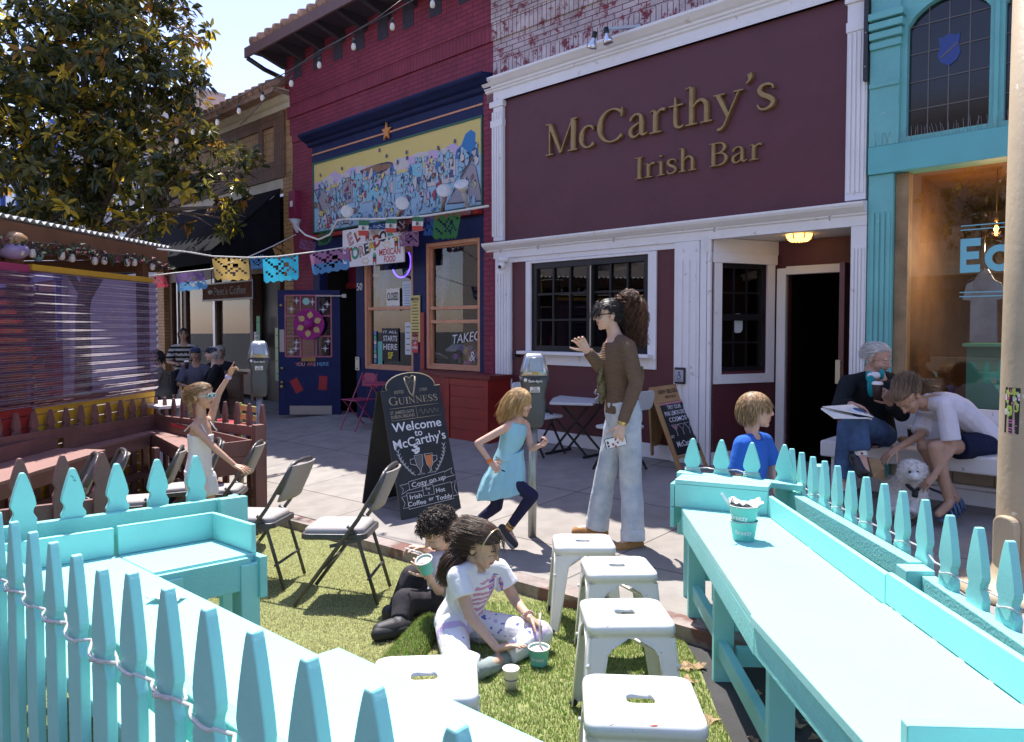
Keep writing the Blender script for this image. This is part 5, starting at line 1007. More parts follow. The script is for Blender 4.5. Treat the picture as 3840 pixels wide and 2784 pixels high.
  # folding chairs
CF=mat('chair_steel',(.085,.08,.082),.4,.3,var=.1);CV=mat('chair_vinyl',(.36,.33,.325),.7,var=.06,vs=60,bump=.3,bs=400);CB=mat('chair_back_panel',(.28,.25,.235),.55)
def chair_proto():
 """faces -X: backrest towards +X; front legs slope back up into the backrest"""
 t=thing('folding_chair',(0,0,0),'','chair','grey folding chairs in the parklet',0,True);hw=.215
 for sy in(-1,1):
  b=MB();y=sy*hw;b.tube([Vector((-.255,y,.012)),Vector((.12,y,.52)),Vector((.25,y,.74)),Vector((.275,y*.93,.80))],.0125,8);b.build('front_leg',CF,t)
  b=MB();y=sy*(hw-.03);b.tube([Vector((.235,y,.012)),Vector((.10,y,.44)),Vector((.05,y,.475))],.0115,8);b.build('rear_leg',CF,t)
  b=MB();b.bar(Vector((.14,sy*(hw-.012),.40)),Vector((-.05,sy*(hw-.012),.36)),.006,.02);b.build('hinge_bar',CF,t)
 for x,z in((-.10,.22),(.185,.17)):
  b=MB();b.tube([Vector((x,-hw,z)),Vector((x,hw,z))],.009,8);b.build('stretcher',CF,t)
 b=MB();b.prism(rrect(-.035,0,.40,.40,.05,6),.395,.43,'z');b.build('seat_pan',CF,t,.006)
 b=MB()
 for rr_,z in((.36,.431),(.36,.45),(.33,.463),(.22,.470)):
  P=rrect(-.04,0,rr_,rr_,.05*rr_/.36,6);b.v+=[Vector((x,y,z))for x,y in P];b.uv+=[(x,y)for x,y in P]
 n=28;f=[(i*n+k,i*n+(k+1)%n,(i+1)*n+(k+1)%n,(i+1)*n+k)for i in range(3)for k in range(n)]+[tuple(range(3*n,4*n))]
 for q_ in f:b.F.append(list(q_));b.mi.append(0);b.sm.append(True)
 b.build('seat_pad',CV,t)
   # backrest: bent tube arch with a curved panel
 b=MB();b.tube([Vector((.20,-hw,.62)),Vector((.255,-hw,.74)),Vector((.275,-hw+.03,.80)),Vector((.283,-hw+.09,.815)),Vector((.285,0,.82)),Vector((.283,hw-.09,.815)),Vector((.275,hw-.03,.80)),Vector((.255,hw,.74)),Vector((.20,hw,.62))],.0135,8);b.build('back_frame',CF,t)
 b=MB();n=8;V=[]
 for j,(z,x)in enumerate(((.57,.185),(.60,.195),(.70,.24),(.79,.275),(.80,.281))):
  for i in range(n+1):y=(-1+2*i/n)*(hw-.012);V.append(Vector((x+.03*(1-(y/hw)**2),y,z)))
 o=len(V);V+=[p+Vector((.014,0,-.004))for p in V];m_=n+1;f=[]
 for k in(0,o):f+=[(k+j*m_+i,k+j*m_+i+1,k+(j+1)*m_+i+1,k+(j+1)*m_+i)for j in range(4)for i in range(n)]
 for j in range(4):f+=[(j*m_,(j+1)*m_,o+(j+1)*m_,o+j*m_),(j*m_+n,o+j*m_+n,o+(j+1)*m_+n,(j+1)*m_+n)]
 f+=[(i,o+i,o+i+1,i+1)for i in range(n)]+[(4*m_+i,4*m_+i+1,o+4*m_+i+1,o+4*m_+i)for i in range(n)]
 b.add(V,f,True,raw=True);b.build('back_panel',CB,t);return t
ch0=chair_proto();FT=[onT(*K(3,1,*p))for p in((240,620),(850,625),(960,465),(400,460))];c=sum(FT,Vector())/4;e=(FT[1]-FT[0])+(FT[2]-FT[3]);rz=math.atan2(e.y,e.x)
def cz(c):c=c.copy();c.z=zT(*SQ(c))+.012;return c
ch0.location=cz(c);ch0.rotation_euler=(TILT[0],TILT[1],rz);ch0['label']='nearest grey folding chair, empty on the turf left of the sitting children'
F2=[onT(*K(3,1,*p))for p in((185,500),(265,360))];c2=(F2[0]+F2[1])/2-e.normalized()*.24;dup(ch0,cz(c2),rz-R(2),'grey folding chair behind the nearest one, beside the short turquoise counter',tilt=TILT)
for px,py,h,yaw,lab in((525,1880,.45,20,'grey folding chair between the turquoise pickets, its back to the sun'),(690,1830,.45,28,'grey folding chair behind the pointing girl'),(835,1838,.45,10,'grey folding chair right of the pointing girl, mostly hidden by her'),(300,1880,.5,35,'grey folding chair showing its back between the brown pickets'),(185,1905,.5,35,'grey folding chair at the far left behind the brown pickets')):
 dup(ch0,cz(onT(px,py,h)),R(yaw),lab,tilt=TILT)
  # fallen leaves and litter under the right counter
LM2=mat('dry_leaf',(.30,.20,.11),.8,var=.4,vs=40)
for k in range(44):
 p=Vector((random.uniform(.78,1.5),random.uniform(1.9,3.4),0));p.z=zT(*SQ(p))+.012
 b=MB();a0=random.random()*6;n=9;s_=random.uniform(.025,.055);P=[p+Vector((math.cos(a0+2*math.pi*i/n)*s_*(1 if i%2 else .55),math.sin(a0+2*math.pi*i/n)*s_*(1 if i%2 else .55),random.uniform(0,.025)))for i in range(n)]
 b.add([p+UP*.012]+P,[(0,1+i,1+(i+1)%n)for i in range(n)],raw=True);tag(b.build('fallen_leaf',LM2,loc=p),'dry curled leaf on the dark ground under the right counter','leaf','fallen leaves under the right counter')
  # TREE
BARK=mat('bark',(.16,.12,.095),.9,var=.3,vs=14,bump=.8,bs=40)
LV=[thinmat('leaf_dark',(.06,.075,.026),.34,.22),thinmat('leaf_olive',(.20,.18,.035),.55,.28),thinmat('leaf_yellow',(.66,.48,.05),.6,.32),thinmat('leaf_rust',(.45,.22,.04),.5,.35)]
def leaf_cloud(name,parent,lobes,nclus,per,ln=(.11,.17),wts=(.40,.34,.19,.07)):
 V,F,M=[],[],[];tot=sum(l[1][0]*l[1][1]*l[1][2]for l in lobes)
 for c,r in lobes:
  k=max(4,int(nclus*r[0]*r[1]*r[2]/tot))
  for _ in range(k):
   d=Vector((random.gauss(0,1),random.gauss(0,1),random.gauss(0,1))).normalized();rr=random.random()**.42
   o=Vector(c)+Vector((d.x*r[0],d.y*r[1],d.z*r[2]))*rr
   if mnoise.noise(o*1.1)<-.30:continue
   axis=(d*.6+Vector((random.gauss(0,.4),random.gauss(0,.4),.35))).normalized();tipc=random.choices(range(4),wts)[0]
   for j in range(per):
    a=random.random()*6.283;x=axis.orthogonal().normalized();y=axis.cross(x);out=(x*math.cos(a)+y*math.sin(a));ldir_=(out+axis*random.uniform(-.3,.9)-UP*random.uniform(0,.5)).normalized()
    L=random.uniform(*ln);w_=L*random.uniform(.17,.22);side=ldir_.cross(axis+Vector((.01,.02,0))).normalized();nrm=side.cross(ldir_);p0=o+ldir_*.02+axis*random.uniform(-.10,.05)
    b0=len(V);V+=[p0,p0+ldir_*L*.4+side*w_+nrm*w_*.35,p0+ldir_*L*.45-nrm*.004,p0+ldir_*L*.4-side*w_+nrm*w_*.35,p0+ldir_*L*.78+side*w_*.62+nrm*w_*.15-UP*L*.05,p0+ldir_*L*.78-side*w_*.62+nrm*w_*.15-UP*L*.05,p0+ldir_*L-UP*L*.12]
    F+=[(b0,b0+1,b0+2),(b0,b0+2,b0+3),(b0+1,b0+4,b0+6,b0+2),(b0+2,b0+6,b0+5,b0+3)]
    m=tipc if random.random()<.55 else random.choices(range(4),(.62,.3,.06,.02))[0];M+=[m]*4
 off=Vector(parent['_b']);me=bpy.data.meshes.new(name);me.from_pydata([p-off for p in V],[],F)
 for m in LV:me.materials.append(m)
 me.polygons.foreach_set('material_index',M);me.update();return link(name,me,parent)
tb0=W(9.0,2.7,zS(9,2.7));tree=thing('street_tree',tb0,'large leafy street tree with glossy dark and golden leaves rising behind the kiosk','tree')
TC=[((330,200),10.3,(1.75,1.5,1.35)),((60,560),10.0,(1.2,1.2,1.25)),((420,620),10.2,(1.2,1.2,.95)),((700,680),9.7,(.85,.8,.75)),((880,640),9.6,(.42,.5,.45)),((560,330),10.,(.75,.8,.9)),((250,820),9.8,(1.1,.9,.3)),((300,-330),10.4,(1.9,1.7,1.5)),((760,500),9.8,(.42,.5,.35)),((-300,250),10.4,(1.3,1.3,2.0)),((830,800),9.5,(.38,.5,.28)),((560,830),9.2,(.42,.4,.25))]
TC=[(aty(*pxy,y_*1.3),tuple(1.3*k for k in r))for pxy,y_,r in TC]
leaf_cloud('crown',tree,TC,2500,13,(.15,.235))
b=MB();top=aty(400,640,13.6)
trunk=[tb0,tb0+Vector((.05,-.05,1.2)),tb0+Vector((.1,-.1,2.3)),top+Vector((0,0,.2))];b.tube(trunk,[.17,.14,.12,.09],10)
for(c,r)in TC:
 c=Vector(c);st_=trunk[2].lerp(trunk[3],random.random());mid=st_.lerp(c,.5)+Vector((random.uniform(-.2,.2),random.uniform(-.2,.2),.25));b.tube([st_,mid,c+Vector((0,0,r[2]*.3))],[.065,.045,.02],7)
 for _ in range(6):
  d=Vector((random.gauss(0,1),random.gauss(0,1),random.gauss(0,.8))).normalized();e=c+Vector((d.x*r[0],d.y*r[1],d.z*r[2]))*.75;s0=mid.lerp(c,random.random());b.tube([s0,s0.lerp(e,.5)+Vector((random.uniform(-.1,.1),0,random.uniform(-.1,.12))),e],[.024,.015,.006],5)
b.build('trunk',BARK,tree)
tb2=W(-3.0,9.2,zT(-3,9.2))+N3*4.2;tree2=thing('street_tree',tb2,'street tree across the road, mirrored in the shop glass','tree')
leaf_cloud('crown',tree2,[(tb2+Vector((0,0,4.6)),(2.2,2.2,1.6)),(tb2+Vector((1,.5,3.8)),(1.3,1.3,1.))],260,12,(.13,.2));MB().tube([tb2,tb2+Vector((.1,0,2)),tb2+Vector((0,0,4.4))],[.16,.13,.06],8).build('trunk',BARK,tree2)
  # KIOSK at the left
CED=wood('cedar_timber',(.20,.085,.038),.6,.2,.4,1,None,8);KY=wood('kiosk_yellow',(.66,.36,.03),.5,.1,.35,1,None,8);KR=wood('kiosk_red',(.34,.03,.025),.5,.15,.35,1,None,8);KP=mat('kiosk_purple',(.16,.11,.24),.6,var=.25,vs=3)
kf=Vector((-4.30,8.55,0));ku=Vector((-.104,-1,0)).normalized();kn=Vector((-1,.104,0)).normalized()
def KW(a,o,z):return kf+ku*a+kn*o+UP*z
kio=thing('kiosk',KW(1.5,1,-.4),'street dining kiosk with corrugated roof, glossy striped plastic screen and yellow and red boards','kiosk')
b=MB();n=3*96;L_=4.2;V=[KW(-.35+L_*i/n,o,2.455+.018*math.sin(2*math.pi*i/6)+o*.03+dz)for dz in(0,.006)for o in(-.07,2.3)for i in range(n+1)]
N1=n+1;f=[(k+i,k+i+1,k+N1+i+1,k+N1+i)for k in(0,2*N1)for i in range(n)]+[(i,i+1,2*N1+i+1,2*N1+i)for i in range(n)]
b.add(V,f,raw=True);b.build('roof',mat('corrugated_white',(.62,.62,.60),.45,.1,var=.08),kio,fix=False)
boxes('post',CED,kio,[(a,a+.1,o,o+.1,-.6,2.30)for a in(0,1.9,3.8)for o in(0,2.0)],KW,.004)
b=MB(KW);b.box(-.3,3.9,-.06,-.01,2.22,2.42);b.box(-.3,3.9,2.02,2.08,2.22,2.42)
for a in np.arange(-.2,3.8,.55):b.box(a,a+.045,-.005,2.0,2.30,2.42)
b.box(-.3,-.25,.0,2.0,2.15,2.3);b.box(0,3.9,2.1,2.14,1.95,2.2);b.box(0,3.9,2.1,2.13,1.7,1.9);b.build('beam',CED,kio,.003)
def boards(b,a0,a1,o,z0,z1,hgt,t=.02):
 z=z0
 while z<z1-.01:b.box(a0,a1,o-t,o,z,min(z+hgt-.008,z1));z+=hgt
 return b
boards(MB(KW),.0,1.86,-.03,-.60,.80,.105).build('yellow_boards',KY,kio,.003);boards(MB(KW),1.9,4.2,-.03,-.6,.78,.115).build('red_boards',KR,kio,.003)
MB(KW).box(0,1.87,-.06,.0,1.99,2.06).build('yellow_rail',KY,kio,.003);MB(KW).box(1.9,4.2,-.055,0,1.86,2.05).build('pink_rail',mat('kiosk_pink',(.40,.05,.12),.45),kio,.003)
b=MB(KW);b.box(0,4.2,1.2,1.24,-.5,1.9);b.build('inner_wall',KP,kio)
b=MB(KW);b.box(2.0,2.3,1.1,1.18,.3,1.45);b.m=1;b.box(.9,1.1,1.05,1.15,1.2,1.6);b.m=2;b.box(.15,.32,1.0,1.1,.5,1.3);b.m=3;b.box(1.2,1.6,1.0,1.15,.9,1.25);b.box(.5,.75,1.05,1.15,.7,.85);b.build('wall_ornament',[KY,mat('ornament_red',(.35,.03,.05),.5),mat('ornament_pink',(.45,.1,.2),.5),mat('ornament_lilac',(.35,.3,.42),.5)],kio)
SCR=bpy.data.materials.new('plastic_screen');SCR.use_nodes=True;nt=SCR.node_tree;nt.nodes.clear();o_=nt.nodes.new('ShaderNodeOutputMaterial');tr=nt.nodes.new('ShaderNodeBsdfTransparent');tr.inputs[0].default_value=(.56,.44,.62,1);gl_=nt.nodes.new('ShaderNodeBsdfGlossy');gl_.inputs['Roughness'].default_value=.04;gl_.inputs['Color'].default_value=(.95,.85,.85,1);df=nt.nodes.new('ShaderNodeBsdfDiffuse');df.inputs[0].default_value=(.085,.055,.15,1)
m1=nt.nodes.new('ShaderNodeMixShader');m2=nt.nodes.new('ShaderNodeMixShader');fr=nt.nodes.new('ShaderNodeFresnel');fr.inputs[0].default_value=1.6;m1.inputs[0].default_value=.30
nt.links.new(tr.outputs[0],m1.inputs[1]);nt.links.new(df.outputs[0],m1.inputs[2]);mu=nt.nodes.new('ShaderNodeMath');mu.operation='MULTIPLY';mu.inputs[1].default_value=.38;mu.use_clamp=True;nt.links.new(fr.outputs[0],mu.inputs[0]);nt.links.new(mu.outputs[0],m2.inputs[0]);nt.links.new(m1.outputs[0],m2.inputs[1]);nt.links.new(gl_.outputs[0],m2.inputs[2]);nt.links.new(m2.outputs[0],o_.inputs[0])
for a0,a1,z0,z1 in((-.03,1.93,.72,2.0),(1.88,4.2,.74,1.98)):
 b=MB();na,nz=24,15*6;V=[]
 for j in range(nz+1):
  z=z0+(z1-z0)*j/nz;w_=.014*math.sin(2*math.pi*j/6)
  for i in range(na+1):a=a0+(a1-a0)*i/na;V.append(KW(a,-.075+w_+.004*mnoise.noise((a*1.2,z*3,1)),z))
 b.add(V,[(j*(na+1)+i,j*(na+1)+i+1,(j+1)*(na+1)+i+1,(j+1)*(na+1)+i)for j in range(nz)for i in range(na)],True,raw=True);b.build('screen',SCR,kio,fix=False)
gar=thing('garland',KW(1.5,-.1,2.2),'dark greenery garland with pink flowers along the kiosk beam','garland');b=MB()
for k in range(700):
 a=random.uniform(-.3,4.1);p=KW(a,-.10+random.gauss(0,.025),2.225+.02*math.sin(a*6)+random.gauss(0,.022));d=Vector((random.gauss(0,1),random.gauss(0,1),random.gauss(0,1))).normalized();x=d.orthogonal()*.012;b.m=0 if random.random()<.75 else 1;b.add([p-x,p+x,p+d*.05],[(0,1,2)],raw=True)
b.build('foliage',[mat('garland_green',(.025,.04,.015),.7),mat('garland_pink',(.18,.03,.06),.7)],gar,fix=False)
BULB=glassmat('bulb_glass',(.95,.9,.85),1.5,.02);SOCK=mat('black_socket',(.012,.012,.014),.5)
def bulb(parent,p,s=1.0,frost=False):
 h=MB().lathe(p,[(0,0),(.011*s,-.004*s),(.016*s,-.02*s),(.018*s,-.05*s),(.014*s,-.055*s)],10).build('socket',SOCK,parent)
 MB().lathe(p,[(.013*s,-.05*s),(.022*s,-.07*s),(.026*s,-.095*s),(.02*s,-.118*s),(0,-.125*s)],12).build('bulb',mat('frosted_bulb',(.72,.66,.58),.25)if frost else mat('clear_bulb',(.55,.48,.42),.08),h)
ks=thing('string_lights',KW(1,-.1,2.2),'string of bulbs hanging under the kiosk roof edge','string lights');zz=lambda x,y:(x/3.355,760+y/3.355);cab=[]
for x,y in((265,470),(405,500),(775,540),(905,570),(1190,610),(1310,610),(1600,640),(1690,640),(1915,700)):
 fx,fy=zz(x,y);r_=ray(fx,fy);o_n=kf-kn*.12;t_=(o_n.x*kn.x+o_n.y*kn.y)/(r_[0]*kn.x+r_[1]*kn.y);p=Vector(r_*t_)+Vector((0,0,CZ));bulb(ks,p,1.15);cab.append(p)
b=MB()
for p in cab:b.tube([p,Vector((p.x,p.y,2.27))],.004,5)
b.tube([Vector((p.x,p.y,2.27-.02*(i%2)))for i,p in enumerate(sorted(cab,key=lambda v:v.y))],.005,5);b.build('cable',SOCK,ks)
for k,(x,y,col,lab)in enumerate(((140,470,(.35,.2,.1),'tan'),(160,600,(.3,.22,.4),'lilac'),(475,465,(.25,.45,.2),'green'),(480,635,(.3,.45,.5),'pale blue'))):
 fx,fy=zz(x,y);p=aty(fx,fy,6.9 if k>1 else 6.5);MB_=MB().ell(p,(.13,.13,.085)if k<2 else(.05,.05,.085));tag(MB_.build('balloon',mat('balloon_%d'%k,col,.3),loc=p),'%s balloon hanging inside the kiosk under its roof'%lab,'balloon')
  # BUNTING and string lights over the pavement
def flagmesh(pts_top,drop,mats,sway,holes=True,nu=14,nv=10,scal=5,grad=False):
 """paper banner hung from two points; a scalloped lower edge and cut out cells; real thin sheet"""
 a,c=Vector(pts_top[0]),Vector(pts_top[1]);b=MB();V=[];wv=(c-a);nrm=wv.cross(UP).normalized();ph=random.random()*6
 for j in range(nv+1):
  v=j/nv
  for i in range(nu+1):
   u=i/nu;dd=drop*v*(1+(.13*abs(math.sin(math.pi*u*scal))if j==nv else 0));V.append(a+wv*(.5+(u-.5)*(1-.08*v))-UP*dd+nrm*(sway*v*math.sin(u*5+ph)+.5*sway*v)+UP*0)
 for j in range(nv):
  for i in range(nu):
   if holes and 1<=j<=nv-2 and 1<=i<=nu-2 and(((i*7+j*3)%5==0)or((i-nu/2)**2+(j-nv/2)**2<9 and(i+j)%3==0)):continue
   if holes and j==0 and i%2==0:continue
   b.m=(1 if grad and j>nv*.5 else 0);k=j*(nu+1)+i;b.add([V[k],V[k+1],V[k+nu+2],V[k+nu+1]],[(0,1,2,3)],raw=True)
 return b
def cordpt(px,py,A_,B_):
 t=(px-A_[0])/(B_[0]-A_[0]);return aty(px,py,A_[1]+(B_[1]-A_[1])*t)
CORD=mat('white_cord',(.72,.70,.66),.6)
CA=((590,8.4),(1650,10.9));ca=[(590,935),(700,945),(800,962),(939,967),(1040,963),(1180,945),(1311,926),(1400,905),(1448,892),(1560,868),(1640,850)]
b=MB();b.tube([cordpt(x,y,*CA)for x,y in ca],.009,6);tag(b.build('bunting_cord',CORD,loc=cordpt(940,967,*CA)),'white cord from the kiosk corner to the restaurant carrying cut paper banners','cord')
PP=lambda n_,c_,t=.5:thinmat('paper_'+n_,c_,t,.6)
for(x0,y0,x1,y1,dpx,ms,lab,gr)in((793,962,932,967,80,(PP('gold',(.55,.38,.12)),),'golden cut paper banner hanging before the black awning',False),(984,965,1118,955,88,(PP('cyan',(.04,.42,.62)),),'bright cyan cut paper banner with bird pattern',False),(1160,948,1308,927,78,(PP('rose',(.42,.20,.36)),PP('azure',(.12,.32,.58))),'pink to blue cut paper banner left of the restaurant sign',True)):
 p0,p1=cordpt(x0,y0,*CA),cordpt(x1,y1,*CA);o=flagmesh((p0,p1),dpx*p0.y/2700,ms,.05,grad=gr).build('paper_banner',list(ms),loc=p0,fix=False);tag(o,lab,'banner','cut paper banners over the pavement')
CBp=((560,9.0),(1110,12.2));cb_=[(560,1036),(650,1025),(790,1010),(930,965),(1020,925),(1110,880)]
b=MB();b.tube([cordpt(x,y,*CBp)for x,y in cb_],.008,6);tag(b.build('bunting_cord',CORD,loc=cordpt(790,1010,*CBp)),'second cord rising from the kiosk to the brick pier','cord')
for(x0,y0,x1,y1,dpx,ms,lab,gr)in((655,1025,760,1014,66,(PP('plum',(.22,.12,.32)),PP('azure',(.12,.32,.58))),'plum and blue cut paper banner lower on the left',True),(562,1037,618,1032,42,(PP('crimson',(.5,.06,.10)),),'small red cut paper banner beside the kiosk post',False),(935,965,985,955,45,(PP('azure',(.12,.32,.58)),),'folded blue paper banner between the gold and the cyan ones',False),(1020,925,1100,895,55,(PP('amber',(.40,.22,.08)),),'brownish orange paper banner by the brick pier',False)):
 p0,p1=cordpt(x0,y0,*CBp),cordpt(x1,y1,*CBp);o=flagmesh((p0,p1),dpx*p0.y/2700,ms,.06,grad=gr).build('paper_banner',list(ms),loc=p0,fix=False);tag(o,lab,'banner','cut paper banners over the pavement')
k1=lambda x,y:K(1,1,x,y);QF=.42
ro=[k1(225,305),k1(300,375),k1(400,410),k1(490,370),k1(545,262),k1(600,252),k1(900,250),k1(1200,230),k1(1500,185),k1(1710,150)]
b=MB();b.tube([onq(*p,QF)for p in ro],.016,7);tag(b.build('flag_rope',CORD,loc=onq(*ro[5],QF)),'thick white rope slung along the restaurant front carrying the flags','rope')
FW,FG,FR_=mat('flag_white',(.66,.64,.62),.7),mat('flag_green',(.03,.16,.07),.7),mat('flag_red',(.50,.06,.04),.7)
for k,(x0,x1,y0,y1)in enumerate(((710,788,262,378),(920,1003,250,355),(1125,1208,232,340))):
 A_,B_=onq(*k1(x0,y0),QF+.02),onq(*k1(x1,y0),QF+.02);dz=A_.z-onq(*k1(x0,y1),QF+.02).z;b=MB()
 for i in range(3):
  b.m=i;z0,z1=dz*i/3,dz*(i+1)/3;V=[]
  for zz_ in(z0,z1):
   for j in range(7):u=j/6;V.append(A_.lerp(B_,u)-UP*zz_+OUT*(.012*math.sin(u*6+zz_*9)))
  b.add(V,[(j,j+1,7+j+1,7+j)for j in range(6)],raw=True)
 b.m=3;c=A_.lerp(B_,.5)-UP*dz*.5+OUT*.018;b.ell(c,(.032,.004,.03),(RIGHT,OUT,UP));b.m=1 if False else 3
 tag(b.build('small_flag',[FG,FW,FR_,mat('flag_emblem',(.16,.13,.07),.7)],loc=A_,fix=False),'small Mexican flag on the white rope, %s from the left'%('first','second','third')[k],'flag','Mexican flags on the rope')
for(x0,y0,x1,y1,yb,ms,lab)in((1290,215,1500,200,390,(PP('leafgreen',(.05,.25,.06)),),'green cut paper banner above the right restaurant window'),(1205,230,1285,225,370,(PP('deepblue',(.03,.12,.36)),),'deep blue paper banner beside the third flag'),(1020,350,1170,335,460,(PP('pinkfan',(.40,.18,.30)),),'pink paper fan banner at the right end of the restaurant sign'),(1010,250,1110,245,345,(PP('maroonpaper',(.10,.03,.03)),),'dark maroon paper banner between the flags'),(790,285,915,280,330,(PP('blueshade',(.02,.10,.30)),),'blue paper strip behind the first two flags'),(400,360,520,330,450,(PP('greenshade',(.04,.16,.06)),),'green paper banner above the open door'),(265,400,380,430,470,(PP('lilacshade',(.25,.10,.22)),),'lilac paper banner by the brick pier')):
 A_,B_=onq(*k1(x0,y0),QF-.05),onq(*k1(x1,y1),QF-.05);dz=A_.z-onq(*k1(x0,yb),QF-.05).z;tag(flagmesh((A_,B_),dz,ms,.04).build('paper_banner',list(ms),loc=A_,fix=False),lab,'banner','cut paper banners on the restaurant front')
p=onq(*k1(225,290),.3);t=thing('spot_lamp',p,'old grey spot lamp on the brick pier left of the mural','spot lamp','spot lamps lighting the mural')
MB().lathe(p,[(.02,-.16),(.05,-.08),(.06,0),(.11,.09),(.1,.09),(0,.02)],14,(RIGHT,(UP+RIGHT*.4).cross(RIGHT).normalized(),(UP-RIGHT*.3).normalized())).build('reflector',mat('lamp_grey',(.42,.4,.4)),t)
SLA=((620,9.6),(1680,6.9));bl=[(662,505),(723,470),(815,433),(896,390),(984,340),(1092,285),(1197,215),(1326,145),(1471,68),(1622,-18)]
sl2=thing('string_lights',cordpt(1092,280,*SLA),'long string of large bulbs crossing the sky corner and the red brick wall','string lights')
for x,y in bl:bulb(sl2,cordpt(x,y,*SLA),1.0,True)
b=MB();b.tube([cordpt(x,y-22,*SLA)for x,y in[(600,545)]+bl+[(1760,-110)]],.006,6)
for x,y in bl:b.tube([cordpt(x,y-22,*SLA),cordpt(x,y,*SLA)],.004,5)
b.tube([cordpt(x,y,*SLA)for x,y in((900,470),(960,410),(1060,300),(1100,262),(1240,175),(1420,65),(1520,-10))],.005,5);b.build('cable',SOCK,sl2)
  # METERS
MG=mat('meter_grey',(.075,.08,.08),.45,.2,var=.08,bump=.1,bs=200);MS_=mat('meter_steel',(.42,.44,.45),.28,.85,var=.08);GALV=mat('galvanised_pole',(.36,.36,.34),.42,.7,var=.15,vs=9)
def rsec(c,X,Y,hx,hy,r):return[Vector(c)+X*x+Y*y for x,y in rrect(0,0,2*hx,2*hy,r,4)]
def loft(b,rings,cap=True,smooth=True):
 n=len(rings[0]);f=[(i*n+k,i*n+(k+1)%n,(i+1)*n+(k+1)%n,(i+1)*n+k)for i in range(len(rings)-1)for k in range(n)]
 if cap:f+=[tuple(range(n-1,-1,-1)),tuple(range((len(rings)-1)*n,len(rings)*n))]
 return b.add([p for r_ in rings for p in r_],f,smooth,raw=True)
def meter(base,ztop0,yaw,lean,label,hours,number):
 t=thing('parking_meter',base,label,'parking meter');X=Vector((math.cos(yaw),math.sin(yaw),0));Y=Vector((-math.sin(yaw),math.cos(yaw),0));h0=ztop0
 top=base+UP*h0+lean*h0;MB().tube([base-UP*.02,base+(top-base)*.5,top],.032,14).build('pole',GALV,t)
 c=lambda z:top+UP*z+lean*z
 b=MB();loft(b,[rsec(c(-.01),X,Y,.055,.05,.02),rsec(c(.02),X,Y,.075,.06,.025),rsec(c(.12),X,Y,.085,.062,.025),rsec(c(.19),X,Y,.086,.062,.025),rsec(c(.235),X,Y,.078,.06,.025),rsec(c(.25),X,Y,.082,.06,.025),rsec(c(.34),X,Y,.104,.068,.03),rsec(c(.375),X,Y,.108,.07,.03)]);hs=b.build('housing',MG,t)
 b=MB();loft(b,[rsec(c(.376),X,Y,.106,.068,.03),rsec(c(.42),X,Y,.102,.066,.03),rsec(c(.50),X,Y+UP*.0,.082,.055,.03),rsec(c(.535)+Y*.01,X,Y,.072,.04,.025),rsec(c(.548)+Y*.012,X,Y,.055,.02,.012)]);hd=b.build('head',MS_,t)
 o=c(.465)-Y*.066;up2=(UP+Y*.22).normalized();pl=lambda x,z,e=0:o+X*x+up2*z-Y*(.006+e)
 b=MB();b.add([pl(-.05,-.045),pl(.05,-.045),pl(.042,.045),pl(-.042,.045)],[(0,1,2,3)],raw=True);b.build('screen',mat('lcd',(.34,.38,.38),.12,.2),hd,fix=False)
 b=MB();b.tube([pl(-.056,-.05),pl(.056,-.05),pl(.048,.052),pl(-.048,.052),pl(-.056,-.05)],.006,6);b.build('screen_rim',MS_,hd)
 b=MB();b.prism(rrect(0,0,.05,.022,.009,3),0,.004,'z');b.v=[c(.40)-Y*.067+X*v.x+UP*v.y-Y*v.z for v in b.v];b.build('coin_slot',mat('old_brass',(.35,.25,.1)),hd)
 f=lambda x,z,e=.0:c(z)+X*x-Y*(.0725+e)
 b=MB();b.m=0;b.add([f(-.035,.325),f(.04,.325),f(.04,.368),f(-.035,.368)],[(0,1,2,3)],raw=True);b.m=1;text_on(b,hours,f(.0,.342,.0015),X,UP,.028,bold=.02)
 b.add([f(-.04,.238+.02),f(.035,.238+.02),f(.035,.300),f(-.04,.300)],[(0,1,2,3)],raw=True);b.m=0;text_on(b,number[0],f(-.002,.287,.0015),X,UP,.024,bold=.01);text_on(b,number[1],f(-.002,.268,.0015),X,UP,.024,bold=.01)
 b.m=1;b.ell(f(-.075,.352),(.013,.002,.013),(X,Y,UP));g=lambda y,z:c(z)+X*.088+Y*y;b.m=2;b.add([g(-.03,.12),g(.02,.12),g(.02,.19),g(-.03,.19)],[(0,1,2,3)],raw=True);b.build('decal',[mat('decal_black',(.015,.015,.015),.5),mat('decal_white',(.7,.7,.68),.5),mat('decal_blue',(.2,.42,.6),.5)],hs,fix=False)
 return t
m1p=onS(1995,2013);meter(m1p,.85,R(6),Vector((.012,.0,0)),'near parking meter on a galvanised pole between the running girl and the standing woman','9am-6pm',('725','00300'))
m2p=W(.95,3.42,zS(.95,3.42));meter(m2p,1.06,R(20),Vector((0,0,0)),'far parking meter beside the pointing girl in front of the coffee shop','9am-6pm',('725','00320'))
